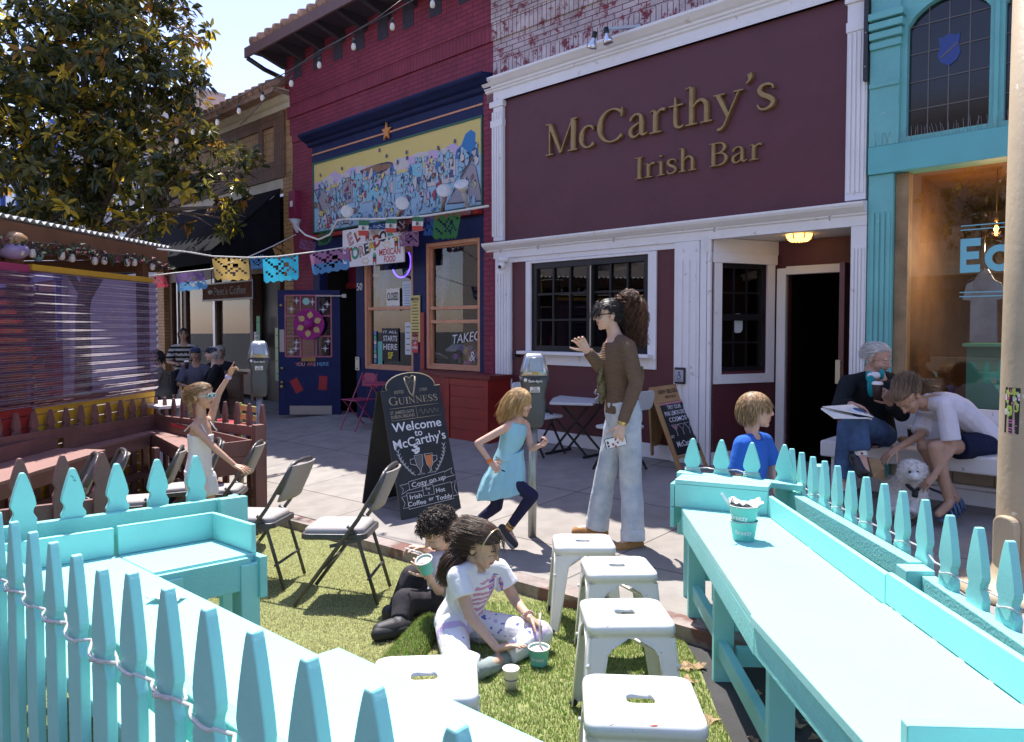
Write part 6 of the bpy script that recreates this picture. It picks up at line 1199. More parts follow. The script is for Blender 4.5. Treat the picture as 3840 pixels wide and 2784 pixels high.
  # LAMP POLE at the right
pb=onS(3862,2225);pole=thing('lamp_pole',pb,'thick beige painted lamp pole at the right edge with a poster and tape scraps','pole')
BG=mat('beige_pole_paint',(.42,.33,.22),.55,var=.08,vs=5,bump=.25,bs=30,dirt=((.6,.55,.46),12,.70))
MB().tube([pb,pb+UP*.15,pb+UP*1.5,pb+UP*4.2],[.175,.17,.158,.140],28).build('shaft',BG,pole)
MB().lathe(pb,[(.36,0),(.36,.03),(.30,.05),(.22,.075),(.19,.12),(.176,.16)],28).build('base_flange',BG,pole)
b=MB();ax=Vector((-.92,-.30,0)).normalized();o=pb+ax*.165+UP*.30;b.prism(rrect(0,0,.13,.30,.05),0,.05,'y');b.v=[o+Vector((-ax.y,ax.x,0))*v.x+UP*v.z+ax*v.y for v in b.v];b.build('hatch',BG,pole,.01)
b=MB()
for z in(2.85,3.15,2.55):b.lathe(pb+UP*z,[(.1535-(z-1.5)*.0066,-.02),(.1545-(z-1.5)*.0066,0),(.1535-(z-1.5)*.0066,.02)],28)
b.build('tape',mat('old_tape',(.45,.36,.26),.6,var=.5,vs=30),pole)
ps=thing('pole_poster',pb+UP*1.1,'colourful cartoonish event poster with pink print taped on the beige pole','poster')
cz0,cz1=aty(3750,1622,pb.y).z,aty(3750,1452,pb.y).z;cz2=aty(3750,1560,pb.y).z;a_c=math.atan2(-pb.y,-pb.x-.0)-R(38);b=MB()
def cyl(a,z,e=.003):r_=.1665-.0075*(z-pb.z)+e;return Vector((pb.x+r_*math.cos(a),pb.y+r_*math.sin(a),z))
n=8;A0,A1=a_c-.30,a_c+.30
for i in range(n):aa,bb_=A0+(A1-A0)*i/n,A0+(A1-A0)*(i+1)/n;b.add([cyl(aa,cz0),cyl(bb_,cz0),cyl(bb_,cz1),cyl(aa,cz1)],[(0,1,2,3)],raw=True)
for k in range(46):a=random.uniform(A0+.06,A1-.06);z=random.uniform(cz2+.01,cz1-.015);da,dz=random.uniform(.02,.06),random.uniform(.005,.018);b.m=random.choice([1,1,3,4]);b.add([cyl(a-da,z-dz,.0045+k*4e-5),cyl(a+da,z-dz,.0045+k*4e-5),cyl(a+da,z+dz,.0045+k*4e-5),cyl(a-da,z+dz,.0045+k*4e-5)],[(0,1,2,3)],raw=True)
b.m=2
for k in range(6):z=cz2-.02-k*.014;w_=random.uniform(.08,.2);b.add([cyl(a_c-w_,z-.002,.0045),cyl(a_c+w_,z-.002,.0045),cyl(a_c+w_,z+.003,.0045),cyl(a_c-w_,z+.003,.0045)],[(0,1,2,3)],raw=True)
b.build('paper',[mat('poster_black',(.012,.012,.014),.5),mat('poster_lime',(.42,.55,.1),.5),mat('poster_pink',(.65,.2,.42),.5),mat('poster_white',(.65,.62,.6),.5),mat('poster_magenta',(.5,.08,.2),.5)],ps,fix=False)
  # SANDWICH BOARDS
CHB=mat('chalkboard',(.016,.017,.02),.5,var=.25,vs=5);CHK=mat('chalk_white',(.75,.75,.78),.7);CHG=mat('pale_gold_print',(.34,.29,.20),.6)
gb_=thing('sandwich_board',onS(1600,1930),'black arched chalkboard with a harp emblem and chalk lettering welcoming guests','sandwich board')
BL,BR,TL_,TR_=onS(1508,1952),onS(1730,1906),aty(1428,1468,6.42),aty(1647,1446,6.66)
def along(A_,Dv,px):  # the point of the line A + t D that projects to this column
 k_=(px-CXP)/FOC;return A_+Dv*((k_*A_.y-A_.x)/(Dv.x-k_*Dv.y))
TR_=along(TL_,BR-BL,1647)
def GBp(u,v,e=.0):
 p=(BL*(1-u)+BR*u)*(1-v)+(TL_*(1-u)+TR_*u)*v;return p+gn*e
gx=(BR-BL).normalized();gy=((TL_+TR_)-(BL+BR)).normalized();gn=gx.cross(gy).normalized();gn=gn if gn.y<0 else-gn
arch=[(0,0),(1,0),(1,1.0),(.90,1.0)]+[(.5+.42*math.cos(a),1.0+.125*math.sin(a)**.9 if math.sin(a)>0 else 1.0)for a in np.linspace(.12,math.pi-.12,13)]+[(.10,1.0),(0,1.0)]
def panel(f,t):
 b=MB();n=len(arch);V=[f(u,v,e)for e in(0,-t)for u,v in arch];return b.add(V,[tuple(range(n)),tuple(range(2*n-1,n-1,-1))]+[(i,(i+1)%n,n+(i+1)%n,n+i)for i in range(n)],raw=True)
panel(GBp,.025).build('front_panel',CHB,gb_,.003)
b=MB();ap=[GBp(u,v,.002)for u,v in arch];b.tube(ap[2:-1],.005,5);b.build('edge_trim',mat('trim_gold',(.42,.36,.24),.5),gb_)
bb0=onS(1362,1888);back=(bb0-BL)
def GBk(u,v,e=0):p=GBp(u,v);return p+(back*(1-v)+back*.07*v)*1.0+gn*(-.03+e)
panel(GBk,.02).build('back_panel',CHB,gb_,.003)
GB0=GBp
def GBp(u,v,e=0):return GB0(u,float(np.interp(v,(0,.04,.145,.2,.345,.405,.575,.765,.9,1.),(.06,.105,.25,.31,.48,.575,.695,.875,1.01,1.11))),e)
gw=(BR-BL).length;gh=((TL_+TR_)/2-(BL+BR)/2).length
def gtext(b,tx,u,v,size,w_=None,bold=.0,e=.003,rot=0,sh=0):c_,s_=math.cos(R(rot)),math.sin(R(rot));return text_on(b,tx,GBp(u,v,e),gx*c_+gy*s_,gy*c_-gx*s_,size,fitw=w_,bold=bold,shear=sh)
b=MB();serif_line(b,'GUINNESS',GBp(.10,.765,.003),gx,gy,gw*.84,.062,.002,sizes=[1.25,1,1,1,1,1,1,1]);gtext(b,'ESTD',.29,.865,.04,bold=.01);gtext(b,'1759',.70,.865,.04,bold=.01)
gtext(b,"ST. JAMES'S GATE",.29,.70,.04,gw*.40,.012);gtext(b,'DUBLIN, IRELAND',.29,.665,.04,gw*.40,.012);b.tube([GBp(.09,.738,.003),GBp(.93,.738,.003)],.0022,4);b.tube([GBp(.09,.637,.003),GBp(.93,.637,.003)],.0022,4);b.tube([GBp(.53,.735,.003),GBp(.53,.64,.003)],.002,4)
b.tube([GBp(.58+.33*t,.685+.022*math.sin(t*26)*(1-.3*t),.003)for t in np.linspace(0,1,40)],.0018,4)
H_=lambda x,y:GBp(.5+x,.90+y,.003)
b.tube([H_(-.09,.075),H_(-.075,.03),H_(-.03,-.05),H_(.005,-.075),H_(.03,-.05)],.008,6);b.tube([H_(-.09,.075),H_(-.05,.088),H_(0,.072),H_(.05,.09),H_(.095,.08)],.007,6);b.tube([H_(.095,.08),H_(.075,.02),H_(.03,-.05),H_(.01,-.075)],.010,6)
for i in range(6):x=-.05+.022*i;b.tube([H_(x,.072),H_(x+.01,-.03+.004*i)],.0012,4)
b.build('printed_emblem',CHG,gb_)
b=MB();gtext(b,'Welcome',.5,.575,.115,gw*.84,.012);gtext(b,'to',.5,.49,.085,None,.012);gtext(b,"McCarthy's",.5,.405,.115,gw*.90,.01,.003,4)
gtext(b,'Cozy on up',.53,.145,.06,gw*.58,.008,.003,4);gtext(b,'For',.5,.105,.035,None,.006);gtext(b,'a',.5,.082,.03,None,.006);gtext(b,'Irish',.28,.075,.055,gw*.2,.008);gtext(b,'Coffee',.28,.038,.055,gw*.3,.008);gtext(b,'or',.52,.048,.05,None,.008);gtext(b,'Hot',.70,.085,.055,None,.008);gtext(b,'Toddy',.74,.042,.058,gw*.28,.008)
ln=lambda*P:b.tube([GBp(u,v,.003)for u,v in P],.0022,4)
ln((.2,.115),(.2,.165),(.82,.195),(.82,.145),(.2,.115));ln((.2,.155),(.05,.15),(.1,.125),(.06,.10),(.2,.12));ln((.82,.19),(.96,.21),(.93,.18),(.98,.155),(.82,.15));ln((.14,.008),(.14,.10),(.42,.10));ln((.14,.008),(.9,.022),(.9,.12),(.58,.112));ln((.14,.09),(.05,.085),(.09,.05),(.05,.02),(.14,.02));ln((.9,.11),(.98,.125),(.94,.08),(.98,.04),(.9,.04));ln((.41,.12),(.41,.07),(.59,.07),(.59,.125),(.41,.12))
for sg_ in(-1,1):
 st_=[(.5+sg_*(.17+.22*math.sin(t*1.5)),.20+.17*t)for t in np.linspace(0,1,9)];ln(*st_)
 for i in range(1,9):
  u,v=st_[i]
  for s2 in(-1,1):ln((u,v-.01),(u+s2*.03,v+.006))
ln((.36,.33),(.38,.26),(.42,.235),(.42,.21),(.36,.202),(.50,.202),(.44,.21),(.44,.235),(.48,.26),(.50,.33),(.36,.33));ln((.53,.33),(.55,.26),(.59,.235),(.59,.21),(.53,.202),(.67,.202),(.61,.21),(.61,.235),(.65,.26),(.67,.33),(.53,.33));ln((.36,.31),(.29,.31),(.28,.28),(.37,.265));ln((.67,.31),(.74,.31),(.73,.28),(.66,.265))
for k in range(16):b.ell(GBp(.43+random.gauss(0,.03),.345+abs(random.gauss(0,.014)),.003),(.013,.003,.011),(gx,gn,gy),8,5)
b.build('chalk_writing',CHK,gb_)
b=MB();b.add([GBp(u,v,.0026)for u,v in((.54,.32),(.555,.262),(.595,.24),(.605,.24),(.645,.262),(.66,.32))],[tuple(range(6))],raw=True);b.build('chalk_drink',mat('chalk_orange',(.6,.2,.07),.7),gb_,fix=False);b=MB();b.add([GBp(u,v,.0026)for u,v in((.37,.325),(.385,.262),(.425,.24),(.435,.24),(.475,.262),(.49,.325))],[tuple(range(6))],raw=True);b.build('chalk_drink',mat('chalk_grey',(.12,.12,.13),.7),gb_,fix=False)
  # second board, wooden
wb=thing('sandwich_board',onS(2560,1760),'wooden framed chalkboard with a drink special, beside the white post of the bar','sandwich board');TW=wood('pale_timber',(.42,.24,.10),.55,.15,.3,2)
k3=lambda x,y:K(2,2,x,y);B1,B2p=onS(*k3(1540,770)),onS(*k3(1750,715));Yt=B1.y+.28;T1=aty(*k3(1308,112),Yt);T2=along(T1,B2p-B1,k3(1562,52)[0]);wx=(B2p-B1).normalized();wy=(T1-B1).normalized();wn_=wx.cross(wy).normalized();wn_=wn_ if wn_.y<0 else-wn_
def WP(u,v,e=0):return(B1*(1-u)+B2p*u)*(1-v)+(T1*(1-u)+T2*u)*v+wn_*e
for u in(.03,.97):MB().bar(WP(u,0),WP(u,1),.045,.03,wn_).build('leg',TW,wb,.003)
slab_=lambda u0,u1,v0,v1,t,e:MB().add([WP(u,v,e_)for e_ in(e,e-t)for u,v in((u0,v0),(u1,v0),(u1,v1),(u0,v1))],[(0,1,2,3),(7,6,5,4),(0,1,5,4),(1,2,6,5),(2,3,7,6),(3,0,4,7)],raw=True)
slab_(.06,.94,.80,1.0,.02,.006).build('header',TW,wb,.003);slab_(.06,.94,.19,.79,.015,.003).build('chalk_panel',CHB,wb);slab_(.06,.94,.155,.185,.02,.006).build('bottom_rail',TW,wb,.002)
bk=onS(*k3(1335,668))-B1
for u in(.03,.97):MB().bar(WP(u,.06)+bk,WP(u,.98)-wn_*.03,.04,.025,wn_).build('leg',TW,wb,.003)
b=MB();b.add([(B1*(1-u)+B2p*u)*(1-v)+(T1*(1-u)+T2*u)*v+bk*(1-v)-wn_*.045 for u,v in((.06,.2),(.94,.2),(.94,.97),(.06,.97))],[(0,1,2,3)],raw=True);b.build('back_panel',TW,wb,fix=False)
ww=(B2p-B1).length;wt=lambda b,tx,u,v,sz,fw=None,bd=.012:text_on(b,tx,WP(u,v,.008),wx,wy,sz,fitw=fw,bold=bd)
b=MB();wt(b,'NEW BELGIUM',.5,.925,.06,ww*.78,.03);wt(b,'BREWING',.5,.86,.04,ww*.40,.02);b.build('brand_lettering',mat('burnt_letter',(.03,.018,.012),.6),wb)
b=MB();wt(b,'TRY OUR',.5,.735,.06,ww*.5);wt(b,'PINK LEMON DROP',.5,.665,.068,ww*.80);wt(b,'COSMOS',.5,.59,.07,ww*.62);wt(b,'AT',.16,.40,.045);wt(b,"McCarthy's",.55,.305,.085,ww*.72)
for u in(.34,.55,.76):b.tube([WP(u-.1,.53,.006),WP(u,.46,.006),WP(u+.1,.53,.006),WP(u-.1,.53,.006)],.0022,4);b.tube([WP(u,.46,.006),WP(u,.40,.006)],.0022,4)
b.build('chalk_writing',CHK,wb)
b=MB();b.add([WP(u,v,.0062)for u,v in((.27,.52),(.41,.52),(.34,.47))],[(0,1,2)],raw=True);b.add([WP(u,v,.0062)for u,v in((.08,.775),(.92,.775),(.92,.795),(.08,.795))],[(0,1,2,3)],raw=True);b.build('chalk_pink',mat('chalk_pink_c',(.6,.22,.28),.7),wb,fix=False)
  # FURNITURE by the bar front
PLW=mat('white_plastic',(.6,.6,.6),.4);BLK=mat('black_tube',(.015,.015,.017),.4)
ft=thing('folding_table',W(-.2,.75,0),'white plastic folding table with crossed black legs against the maroon bar wall','table');z1=lambda x,y:(1720+x/2.834,1060+y/2.834);ZT_=.62
TP=[onz(*z1(*p),ZT_)for p in((965,1272),(1000,1225),(1095,1192),(1470,1192),(1500,1240),(1425,1285))];slab(MB(),TP,.03).build('tabletop',PLW,ft,.008)
f_=lambda x,y:onS(*K(2,2,x,y));a1,a2,a3=f_(505,630),f_(700,590),f_(795,660);a4=a3+(a2-a1)
for p,q_ in((a1.lerp(a2,.5),TP[4].lerp(TP[5],.5)),(a3.lerp(a4,.5),TP[0].lerp(TP[1],.5))):
 for d_ in(-.12,.12):
  o_=(a2-a1).normalized()*d_;MB().bar(p+o_,Vector((q_.x,q_.y,ZT_-.03))+o_,.022,.022).build('leg',BLK,ft)
for p,q_ in((a1,a2),(a3,a4)):MB().bar(p+UP*.015,q_+UP*.015,.03,.03).build('foot_bar',BLK,ft,.004)
def plastic_chair(c,yaw,label):
 t=thing('plastic_folding_chair',c,label,'chair','white plastic folding chairs at the bar',yaw,True)
 b=MB();b.prism(rrect(0,0,.40,.40,.08,5),.43,.46,'z');b.build('seat',PLW,t,.01);b=MB();b.prism(rrect(0,.73,.40,.20,.06,5),.0,.025,'x');b.v=[Vector((v.x+.235+(v.z-.6)*.2,v.y,v.z))for v in b.v];b.build('backrest',PLW,t,.008)
 for sy in(-1,1):MB().bar((-.2,sy*.19,.0),(.25,sy*.19,.75),.02,.02,(0,1,0)).build('leg',BLK,t);MB().bar((.22,sy*.17,.0),(-.05,sy*.17,.43),.02,.02,(0,1,0)).build('leg',BLK,t)
pc1=aty(*z1(990,1410),8.35);plastic_chair(Vector((pc1.x-.12,pc1.y,0)),math.atan2(DV[1],DV[0]),'white plastic folding chair left of the folding table, behind the meter')
pc2=aty(*z1(1500,1500),7.35);plastic_chair(Vector((pc2.x+.22,pc2.y+.1,0)),math.atan2(-DV[1],-DV[0]),'white plastic folding chair right of the folding table, mostly hidden by the woman')
PKM=mat('pink_metal',(.30,.03,.09),.45)
pcn=onS(*K(2,1,690,450));pcn=Vector((pcn.x,pcn.y+.25,pcn.z));bs_=thing('bistro_chair',pcn,'dark pink metal folding bistro chair outside the restaurant door','chair')
o=lambda x,y,z:pcn+RIGHT*x+OUT*y+UP*z
b=MB();b.prism([(-.2,-.18),(.2,-.18),(.2,.2),(-.2,.2)],.45,.465,'z');b.v=[o(v.x,v.y,v.z)for v in b.v];b.build('seat',PKM,bs_,.004);b=MB();b.v=[];b.prism([(-.2,.64),(.2,.64),(.19,.80),(.1,.85),(-.1,.85),(-.19,.80)],-.20,-.19,'y');b.v=[o(v.x,v.y,v.z)for v in b.v];b.build('backrest',PKM,bs_)
for sx in(-1,1):MB().bar(o(sx*.19,.22,0),o(sx*.19,-.20,.85),.02,.012).build('leg',PKM,bs_);MB().bar(o(sx*.17,-.24,0),o(sx*.17,.18,.45),.02,.012).build('leg',PKM,bs_)
bt2=thing('bistro_table',o(.55,.05,0),'dark red metal bistro table half hidden behind the black chalkboard','table');q_=o(.62,.02,0)
MB().lathe(q_,[(0,.72),(.28,.72),(.29,.735),(.28,.745),(0,.745)],20).build('tabletop',PKM,bt2)
for sx in(-1,1):MB().bar(q_+RIGHT*sx*.25,q_-RIGHT*sx*.25+UP*.72,.02,.012).build('leg',PKM,bt2);MB().bar(q_+OUT*sx*.2+RIGHT*.1,q_-OUT*sx*.2+UP*.72,.02,.012).build('leg',PKM,bt2)
  # furniture of the coffee shop and the far restaurant parklet
pbx=thing('planter_box',W(7.4,1.4,0),'brown slatted wooden planter barrier before the coffee shop','planter');zt=.66
b=MB(W);b.box(6.15,8.55,1.0,1.04,zt-.85,zt)
for k in range(6):b.box(6.16,8.54,1.04,1.055,zt-.84+k*.14,zt-.72+k*.14)
b.build('slat_panel',BRW,pbx);MB(W).box(6.1,8.62,.95,1.12,zt,zt+.04).build('cap',BRW,pbx);MB(W).box(8.5,8.62,.98,1.1,zt-.85,zt-.01).build('post',TW,pbx)
ct_=thing('cafe_table',W(9.6,1.2,0),'dark wooden cafe table in front of the seated men','table');MB(W).box(8.9,10.3,1.0,1.6,.50,.54).build('tabletop',mat('cafe_table_top',(.10,.07,.055),.5),ct_)
for s in(9.0,10.2):MB(W).box(s-.03,s+.03,1.27,1.33,-.4,.50).build('leg',BLK,ct_)
for k,(px,py,Y,yaw,col,lab)in enumerate(((940,1560,7.9,1.2,(.42,.45,.14),'lime green slatted chair behind the brown pickets by the far meter'),)):
 c=aty(px,py,Y);g=Vector((c.x,c.y,-.32));t=thing('cafe_chair',g,lab,'chair');m=mat('lime_metal',col,.5);X,Yv=RIGHT,OUT
 for sx in(-1,1):MB().bar(g+X*.22*sx,g+X*.24*sx+UP*.95,.03,.03,OUT).build('leg',m,t);MB().bar(g+X*.2*sx+OUT*.4,g+X*.2*sx+OUT*.4+UP*.45,.03,.03,OUT).build('leg',m,t)
 for z in(.90,.80,.70):MB().bar(g-X*.24+UP*z,g+X*.24+UP*z,.02,.06).build('back_slat',m,t)
 b=MB();P=[g+X*a+OUT*c_+UP*.45 for a,c_ in((-.22,0),(.22,0),(.22,.42),(-.22,.42))];slab(b,P,.02);b.build('seat',m,t)
c=aty(800,1540,7.9);g=Vector((c.x,c.y,-.33));t=thing('cafe_table',g,'red topped table behind the pointing girl and the brown pickets','table');P=[g+RIGHT*a+OUT*c_+UP*.74 for a,c_ in((-.4,-.3),(.4,-.3),(.4,.3),(-.4,.3))];slab(MB(),P,.03).build('tabletop',mat('red_table',(.50,.05,.06),.35),t);MB().tube([g,g+UP*.72],.03,8).build('leg',BLK,t)
c=aty(640,1475,8.6);g=Vector((c.x,c.y,-.35));t=thing('cafe_table',g,'white topped table seen past the kiosk corner','table');P=[g+RIGHT*a+OUT*c_+UP*.93 for a,c_ in((-.35,-.3),(.42,-.3),(.42,.3),(-.35,.3))];slab(MB(),P,.03).build('tabletop',PLW,t);MB().tube([g,g+UP*.9],.03,8).build('leg',BLK,t)
c=aty(700,1455,8.0);g=Vector((c.x,c.y,-.35));t=thing('cafe_chair',g,'white plastic chair back behind the pointing girl','chair');P=[g+RIGHT*a+UP*z for a,z in((-.2,.72),(.16,.72),(.22,1.12),(-.08,1.12))];b=MB();b.add(P+[p+OUT*.03 for p in P],[(0,1,2,3),(7,6,5,4),(0,1,5,4),(1,2,6,5),(2,3,7,6),(3,0,4,7)],raw=True);b.build('backrest',PLW,t,.02)
for sx in(-1,1):MB().bar(g+RIGHT*.17*sx,g+RIGHT*.17*sx+UP*.75,.03,.03,OUT).build('leg',PLW,t)
  # CUPS and small things
CUPT=mat('paper_cup_teal',(.14,.50,.45),.5,var=.04);CUPI=mat('paper_cup_inside',(.70,.64,.56),.6);ICE=mat('ice_cream',(.68,.50,.46),.5,var=.15,vs=60,bump=.6,bs=80);PAPW=mat('paper_white',(.74,.73,.72),.6,var=.05,vs=20)
def icecup(c,r0,r1,h,label,cat='cup',ax=None,spoon=None,word=None,filling=True,name='ice_cream_cup',par=None):
 A=ax or(Vector((1,0,0)),Vector((0,1,0)),UP);Z=A[2];t=par or thing(name,c,label,cat)
 w_=MB().lathe(c,[(0,.002),(r0,.0),(r0+.001,.008),(r1-.001,h-.004),(r1+.003,h),(r1-.002,h+.002),(r1-.004,h-.004),(r0-.002,.01),(0,.009)],28,A).build('wall',CUPT,t)
 MB().lathe(c,[(r1-.0035,h-.002),(r1+.0032,h+.001),(r1-.0005,h+.0035),(r1-.0045,h-.001)],28,A).build('rim',CUPI,t)
 if filling:b=MB();b.lathe(c,[(r1-.006,h-.012),(r1*.6,h-.004),(r1*.25,h+.004),(0,h+.005)],20,A);b.build('ice_cream',ICE,t)
 if word:
  b=MB();tx,X0=word;v,f=text_mesh(tx,1.,0.,bold=.01);wv=max(p[0]for p in v)-min(p[0]for p in v);sz=r1*1.25/wv;rr=(r0+r1)/2+.0022;pts=[]
  for p in v:a=X0+p[0]*sz/rr;z=h*.5+p[1]*sz*1.1;r_=r0+(r1-r0)*z/h+.002;pts.append(Vector(c)+A[0]*r_*math.cos(a)+A[1]*r_*math.sin(a)+Z*z)
  b.add(pts,f,raw=True);b.build('print',PAPW,w_,fix=False)
 return t
cb=onR(*C3(517,632));t=icecup(cb,.046,.060,.088,'two stacked turquoise ice cream cups with napkins in the top one on the right counter',word=('Breezy',-1.9),filling=False)
icecup(cb+UP*.062,.047,.066,.095,'',par=t,word=('Breezy',-2.3),filling=False)
b=MB();
for k in range(5):
 o=cb+UP*(.145+.006*k)+Vector((random.uniform(-.02,.03),random.uniform(-.02,.02),0));V=[]
 for j in range(7):
  for i in range(7):u,v_=i/6-.5,j/6-.5;V.append(o+Vector((u*.095,v_*.08,.02*mnoise.noise((u*5+k*3,v_*5,k))+.03*u*(1 if k%2 else-1))))
 b.add(V,[(j*7+i,j*7+i+1,(j+1)*7+i+1,(j+1)*7+i)for j in range(6)for i in range(6)],True,raw=True)
b.build('napkin',PAPW,t,fix=False);b=MB();b.bar(cb+UP*.13+Vector((-.045,0,0)),cb+UP*.21+Vector((-.10,0,0)),.012,.003,(0,1,0));b.build('spoon',PAPW,t)
gc=onT(2021,2492,.018);icecup(gc,.040,.051,.082,'turquoise ice cream cup on the turf in front of the girl, spoon dipped in it',word=('Breezy',-1.75))
pcp=onT(1916,2582,.018);t=thing('paper_cup',pcp,'small white paper cup with a blue band standing on the turf','cup')
MB().lathe(pcp,[(0,.002),(.026,0),(.036,.088),(.038,.091),(.0345,.09),(.025,.01),(0,.01)],24).build('wall',mat('cup_white',(.72,.68,.66),.35),t);MB().lathe(pcp,[(.0305,.044),(.0312,.044),(.0318,.050),(.031,.05)],24).build('band',mat('cup_band',(.12,.12,.25),.5),t)
t=thing('crumpled_napkin',onT(625,2240,TH),'crumpled clear wrapper lying on the left counter top','wrapper');p=onT(625,2240,TH+.012);b=MB();V=[]
for j in range(8):
 for i in range(8):u,v_=i/7-.5,j/7-.5;V.append(p+Vector((u*.11,v_*.07,.03*abs(mnoise.noise((u*7,v_*7,3))))))
b.add(V,[(j*8+i,j*8+i+1,(j+1)*8+i+1,(j+1)*8+i)for j in range(7)for i in range(7)],True,raw=True);b.build('film',PAPW,t,fix=False)
def coffee(c,ax,label):
 t=thing('coffee_cup',c,label,'cup');MB().lathe(c,[(0,.001),(.028,0),(.040,.115),(.038,.118),(0,.117)],20,ax).build('cup_body',mat('dark_cup',(.035,.018,.018),.5),t);MB().lathe(c,[(.041,.112),(.0425,.116),(.041,.122),(.036,.132),(.034,.136),(0,.134)],20,ax).build('lid',PAPW,t);return t
  # PEOPLE
def skin(name,c):return mat(name,c,.48,var=.06,vs=30,bump=.06,bs=300,sss=.12,spec=.4)
def cloth(name,c,var=.12,vs=10,bump=.5,bs=26,rough=.85,**k):return mat(name,c,rough,var=var,vs=vs,bump=bump,bs=bs,spec=.2,**k)
LIP,EYE,BROW=mat('lips',(.36,.11,.10),.4),mat('eye_dark',(.02,.015,.012),.2),mat('brow_brown',(.09,.05,.03),.8)
EYEW=mat('eye_white',(.55,.5,.47),.25)
def remeshed(b,vox,sm=4,wr=0.,ws=14.):
 me=bpy.data.meshes.new('t');me.from_pydata(b.v,[],b.F);bm=bmesh.new();bm.from_mesh(me);bmesh.ops.recalc_face_normals(bm,faces=bm.faces);bm.to_mesh(me);bm.free()
 o=bpy.data.objects.new('t',me);COL.objects.link(o);m=o.modifiers.new('r','REMESH');m.mode='VOXEL';m.voxel_size=vox
 if sm:s_=o.modifiers.new('s','SMOOTH');s_.factor=.5;s_.iterations=sm
 dg=bpy.context.evaluated_depsgraph_get();r=bpy.data.meshes.new_from_object(o.evaluated_get(dg));bpy.data.objects.remove(o);bpy.data.meshes.remove(me)
 if wr:  # folds in cloth: real displacement, not paint
  for v in r.vertices:
   p=v.co;k=mnoise.noise((p.x*ws,p.y*ws,p.z*ws*.45))+.5*mnoise.noise((p.x*ws*2.3,p.y*ws*2.3,p.z*ws));v.co=p+v.normal*k*wr
 return r
def joined(name,meshes,mats,parent,pick=None):
 V,F,M=[],[],[]
 for me in meshes:
  o=len(V);V+=[v.co.copy()for v in me.vertices];F+=[[i+o for i in p.vertices]for p in me.polygons]
 off=Vector(parent['_b']);out=bpy.data.meshes.new(name);out.from_pydata([v-off for v in V],[],F)
 for m in mats:out.materials.append(m)
 if pick:
  for f in F:c=(V[f[0]]+V[f[len(f)//2]])/2;M.append(pick(c))
  out.polygons.foreach_set('material_index',M)
 out.polygons.foreach_set('use_smooth',[True]*len(F));out.update();return link(name,out,parent)
def cap(b,a,c,ra,rb,n=12,ends=(True,True)):
 """tapered limb piece between two joints, rounded or flat at each end"""
 a,c=Vector(a),Vector(c);d=(c-a).normalized();pts,rs=[],[]
 if ends[0]:
  for t in(-.98,-.75,-.4):pts.append(a+d*ra*t);rs.append(ra*math.sqrt(1-t*t))
 for k in range(5):pts.append(a.lerp(c,k/4));rs.append(ra+(rb-ra)*k/4)
 if ends[1]:
  for t in(.4,.75,.98):pts.append(c+d*rb*t);rs.append(rb*math.sqrt(1-t*t))
 return b.tube(pts,rs,n)
def esec(c,X,Y,rx,ry,n=16):return[Vector(c)+X*rx*math.cos(2*math.pi*k/n)+Y*ry*math.sin(2*math.pi*k/n)for k in range(n)]
class Head:
 def __init__(s,c,fwd,up,H):
  s.c=Vector(c);s.Y=Vector(fwd).normalized();u=Vector(up);s.X=s.Y.cross(u).normalized();s.Z=s.X.cross(s.Y);s.H=H
 def p(s,x,y,z):return s.c+(s.X*x+s.Y*y+s.Z*z)*s.H
 def loc(s,q):d=(q-s.c)/s.H;return Vector((d.dot(s.X),d.dot(s.Y),d.dot(s.Z)))
 def e(s,b,x,y,z,rx,ry,rz,n=14,m=10):b.ell(s.p(x,y,z),(rx*s.H,ry*s.H,rz*s.H),(s.X,s.Y,s.Z),n,m)
 def build(s,b,child=False,old=False):
  e=lambda*a:s.e(b,*a)
  e(0,-.06,.13,.345,.42,.36);e(0,.10,-.10,.27,.29,.33);e(0,.16,-.28,.19,.19,.18);e(0,.255,-.40,.085,.085,.075)
  e(0,.30,.09,.20,.075,.06);e(.15,.235,-.13,.105,.10,.11);e(-.15,.235,-.13,.105,.10,.11)
  cap(b,s.p(0,.365,.05),s.p(0,.425 if child else .455,-.10),.032*s.H,.045*s.H,10);e(.045,.385,-.125,.035,.04,.03);e(-.045,.385,-.125,.035,.04,.03)
  e(0,.345,-.225,.095,.05,.026);e(0,.335,-.275,.08,.05,.03)
  for sx in(-1,1):e(sx*.345,-.05,-.04,.035,.075,.115);e(sx*.365,-.085,.0,.03,.05,.07)
  cap(b,s.p(0,-.08,-.16),s.p(0,-.13,-.50),.20*s.H,.205*s.H)
 def face(s,c,closed=False):
  q=s.loc(c)
  if abs(q.x)<.10 and-.29<q.z<-.21 and q.y>.34:return 1
  ax=abs(q.x)
  if q.y>.18 and .05<ax<.19:
   zb=.085-.25*(ax-.12)**2*10
   if abs(q.z-zb-.02)<.011:return 3
   if not closed and((ax-.125)/.052)**2+((q.z+.012)/.022)**2<1:return 2 if abs(ax-.125)<.024 else 4
   if closed and abs(q.z+.018+6*(ax-.125)**2)<.007:return 2
  return 0
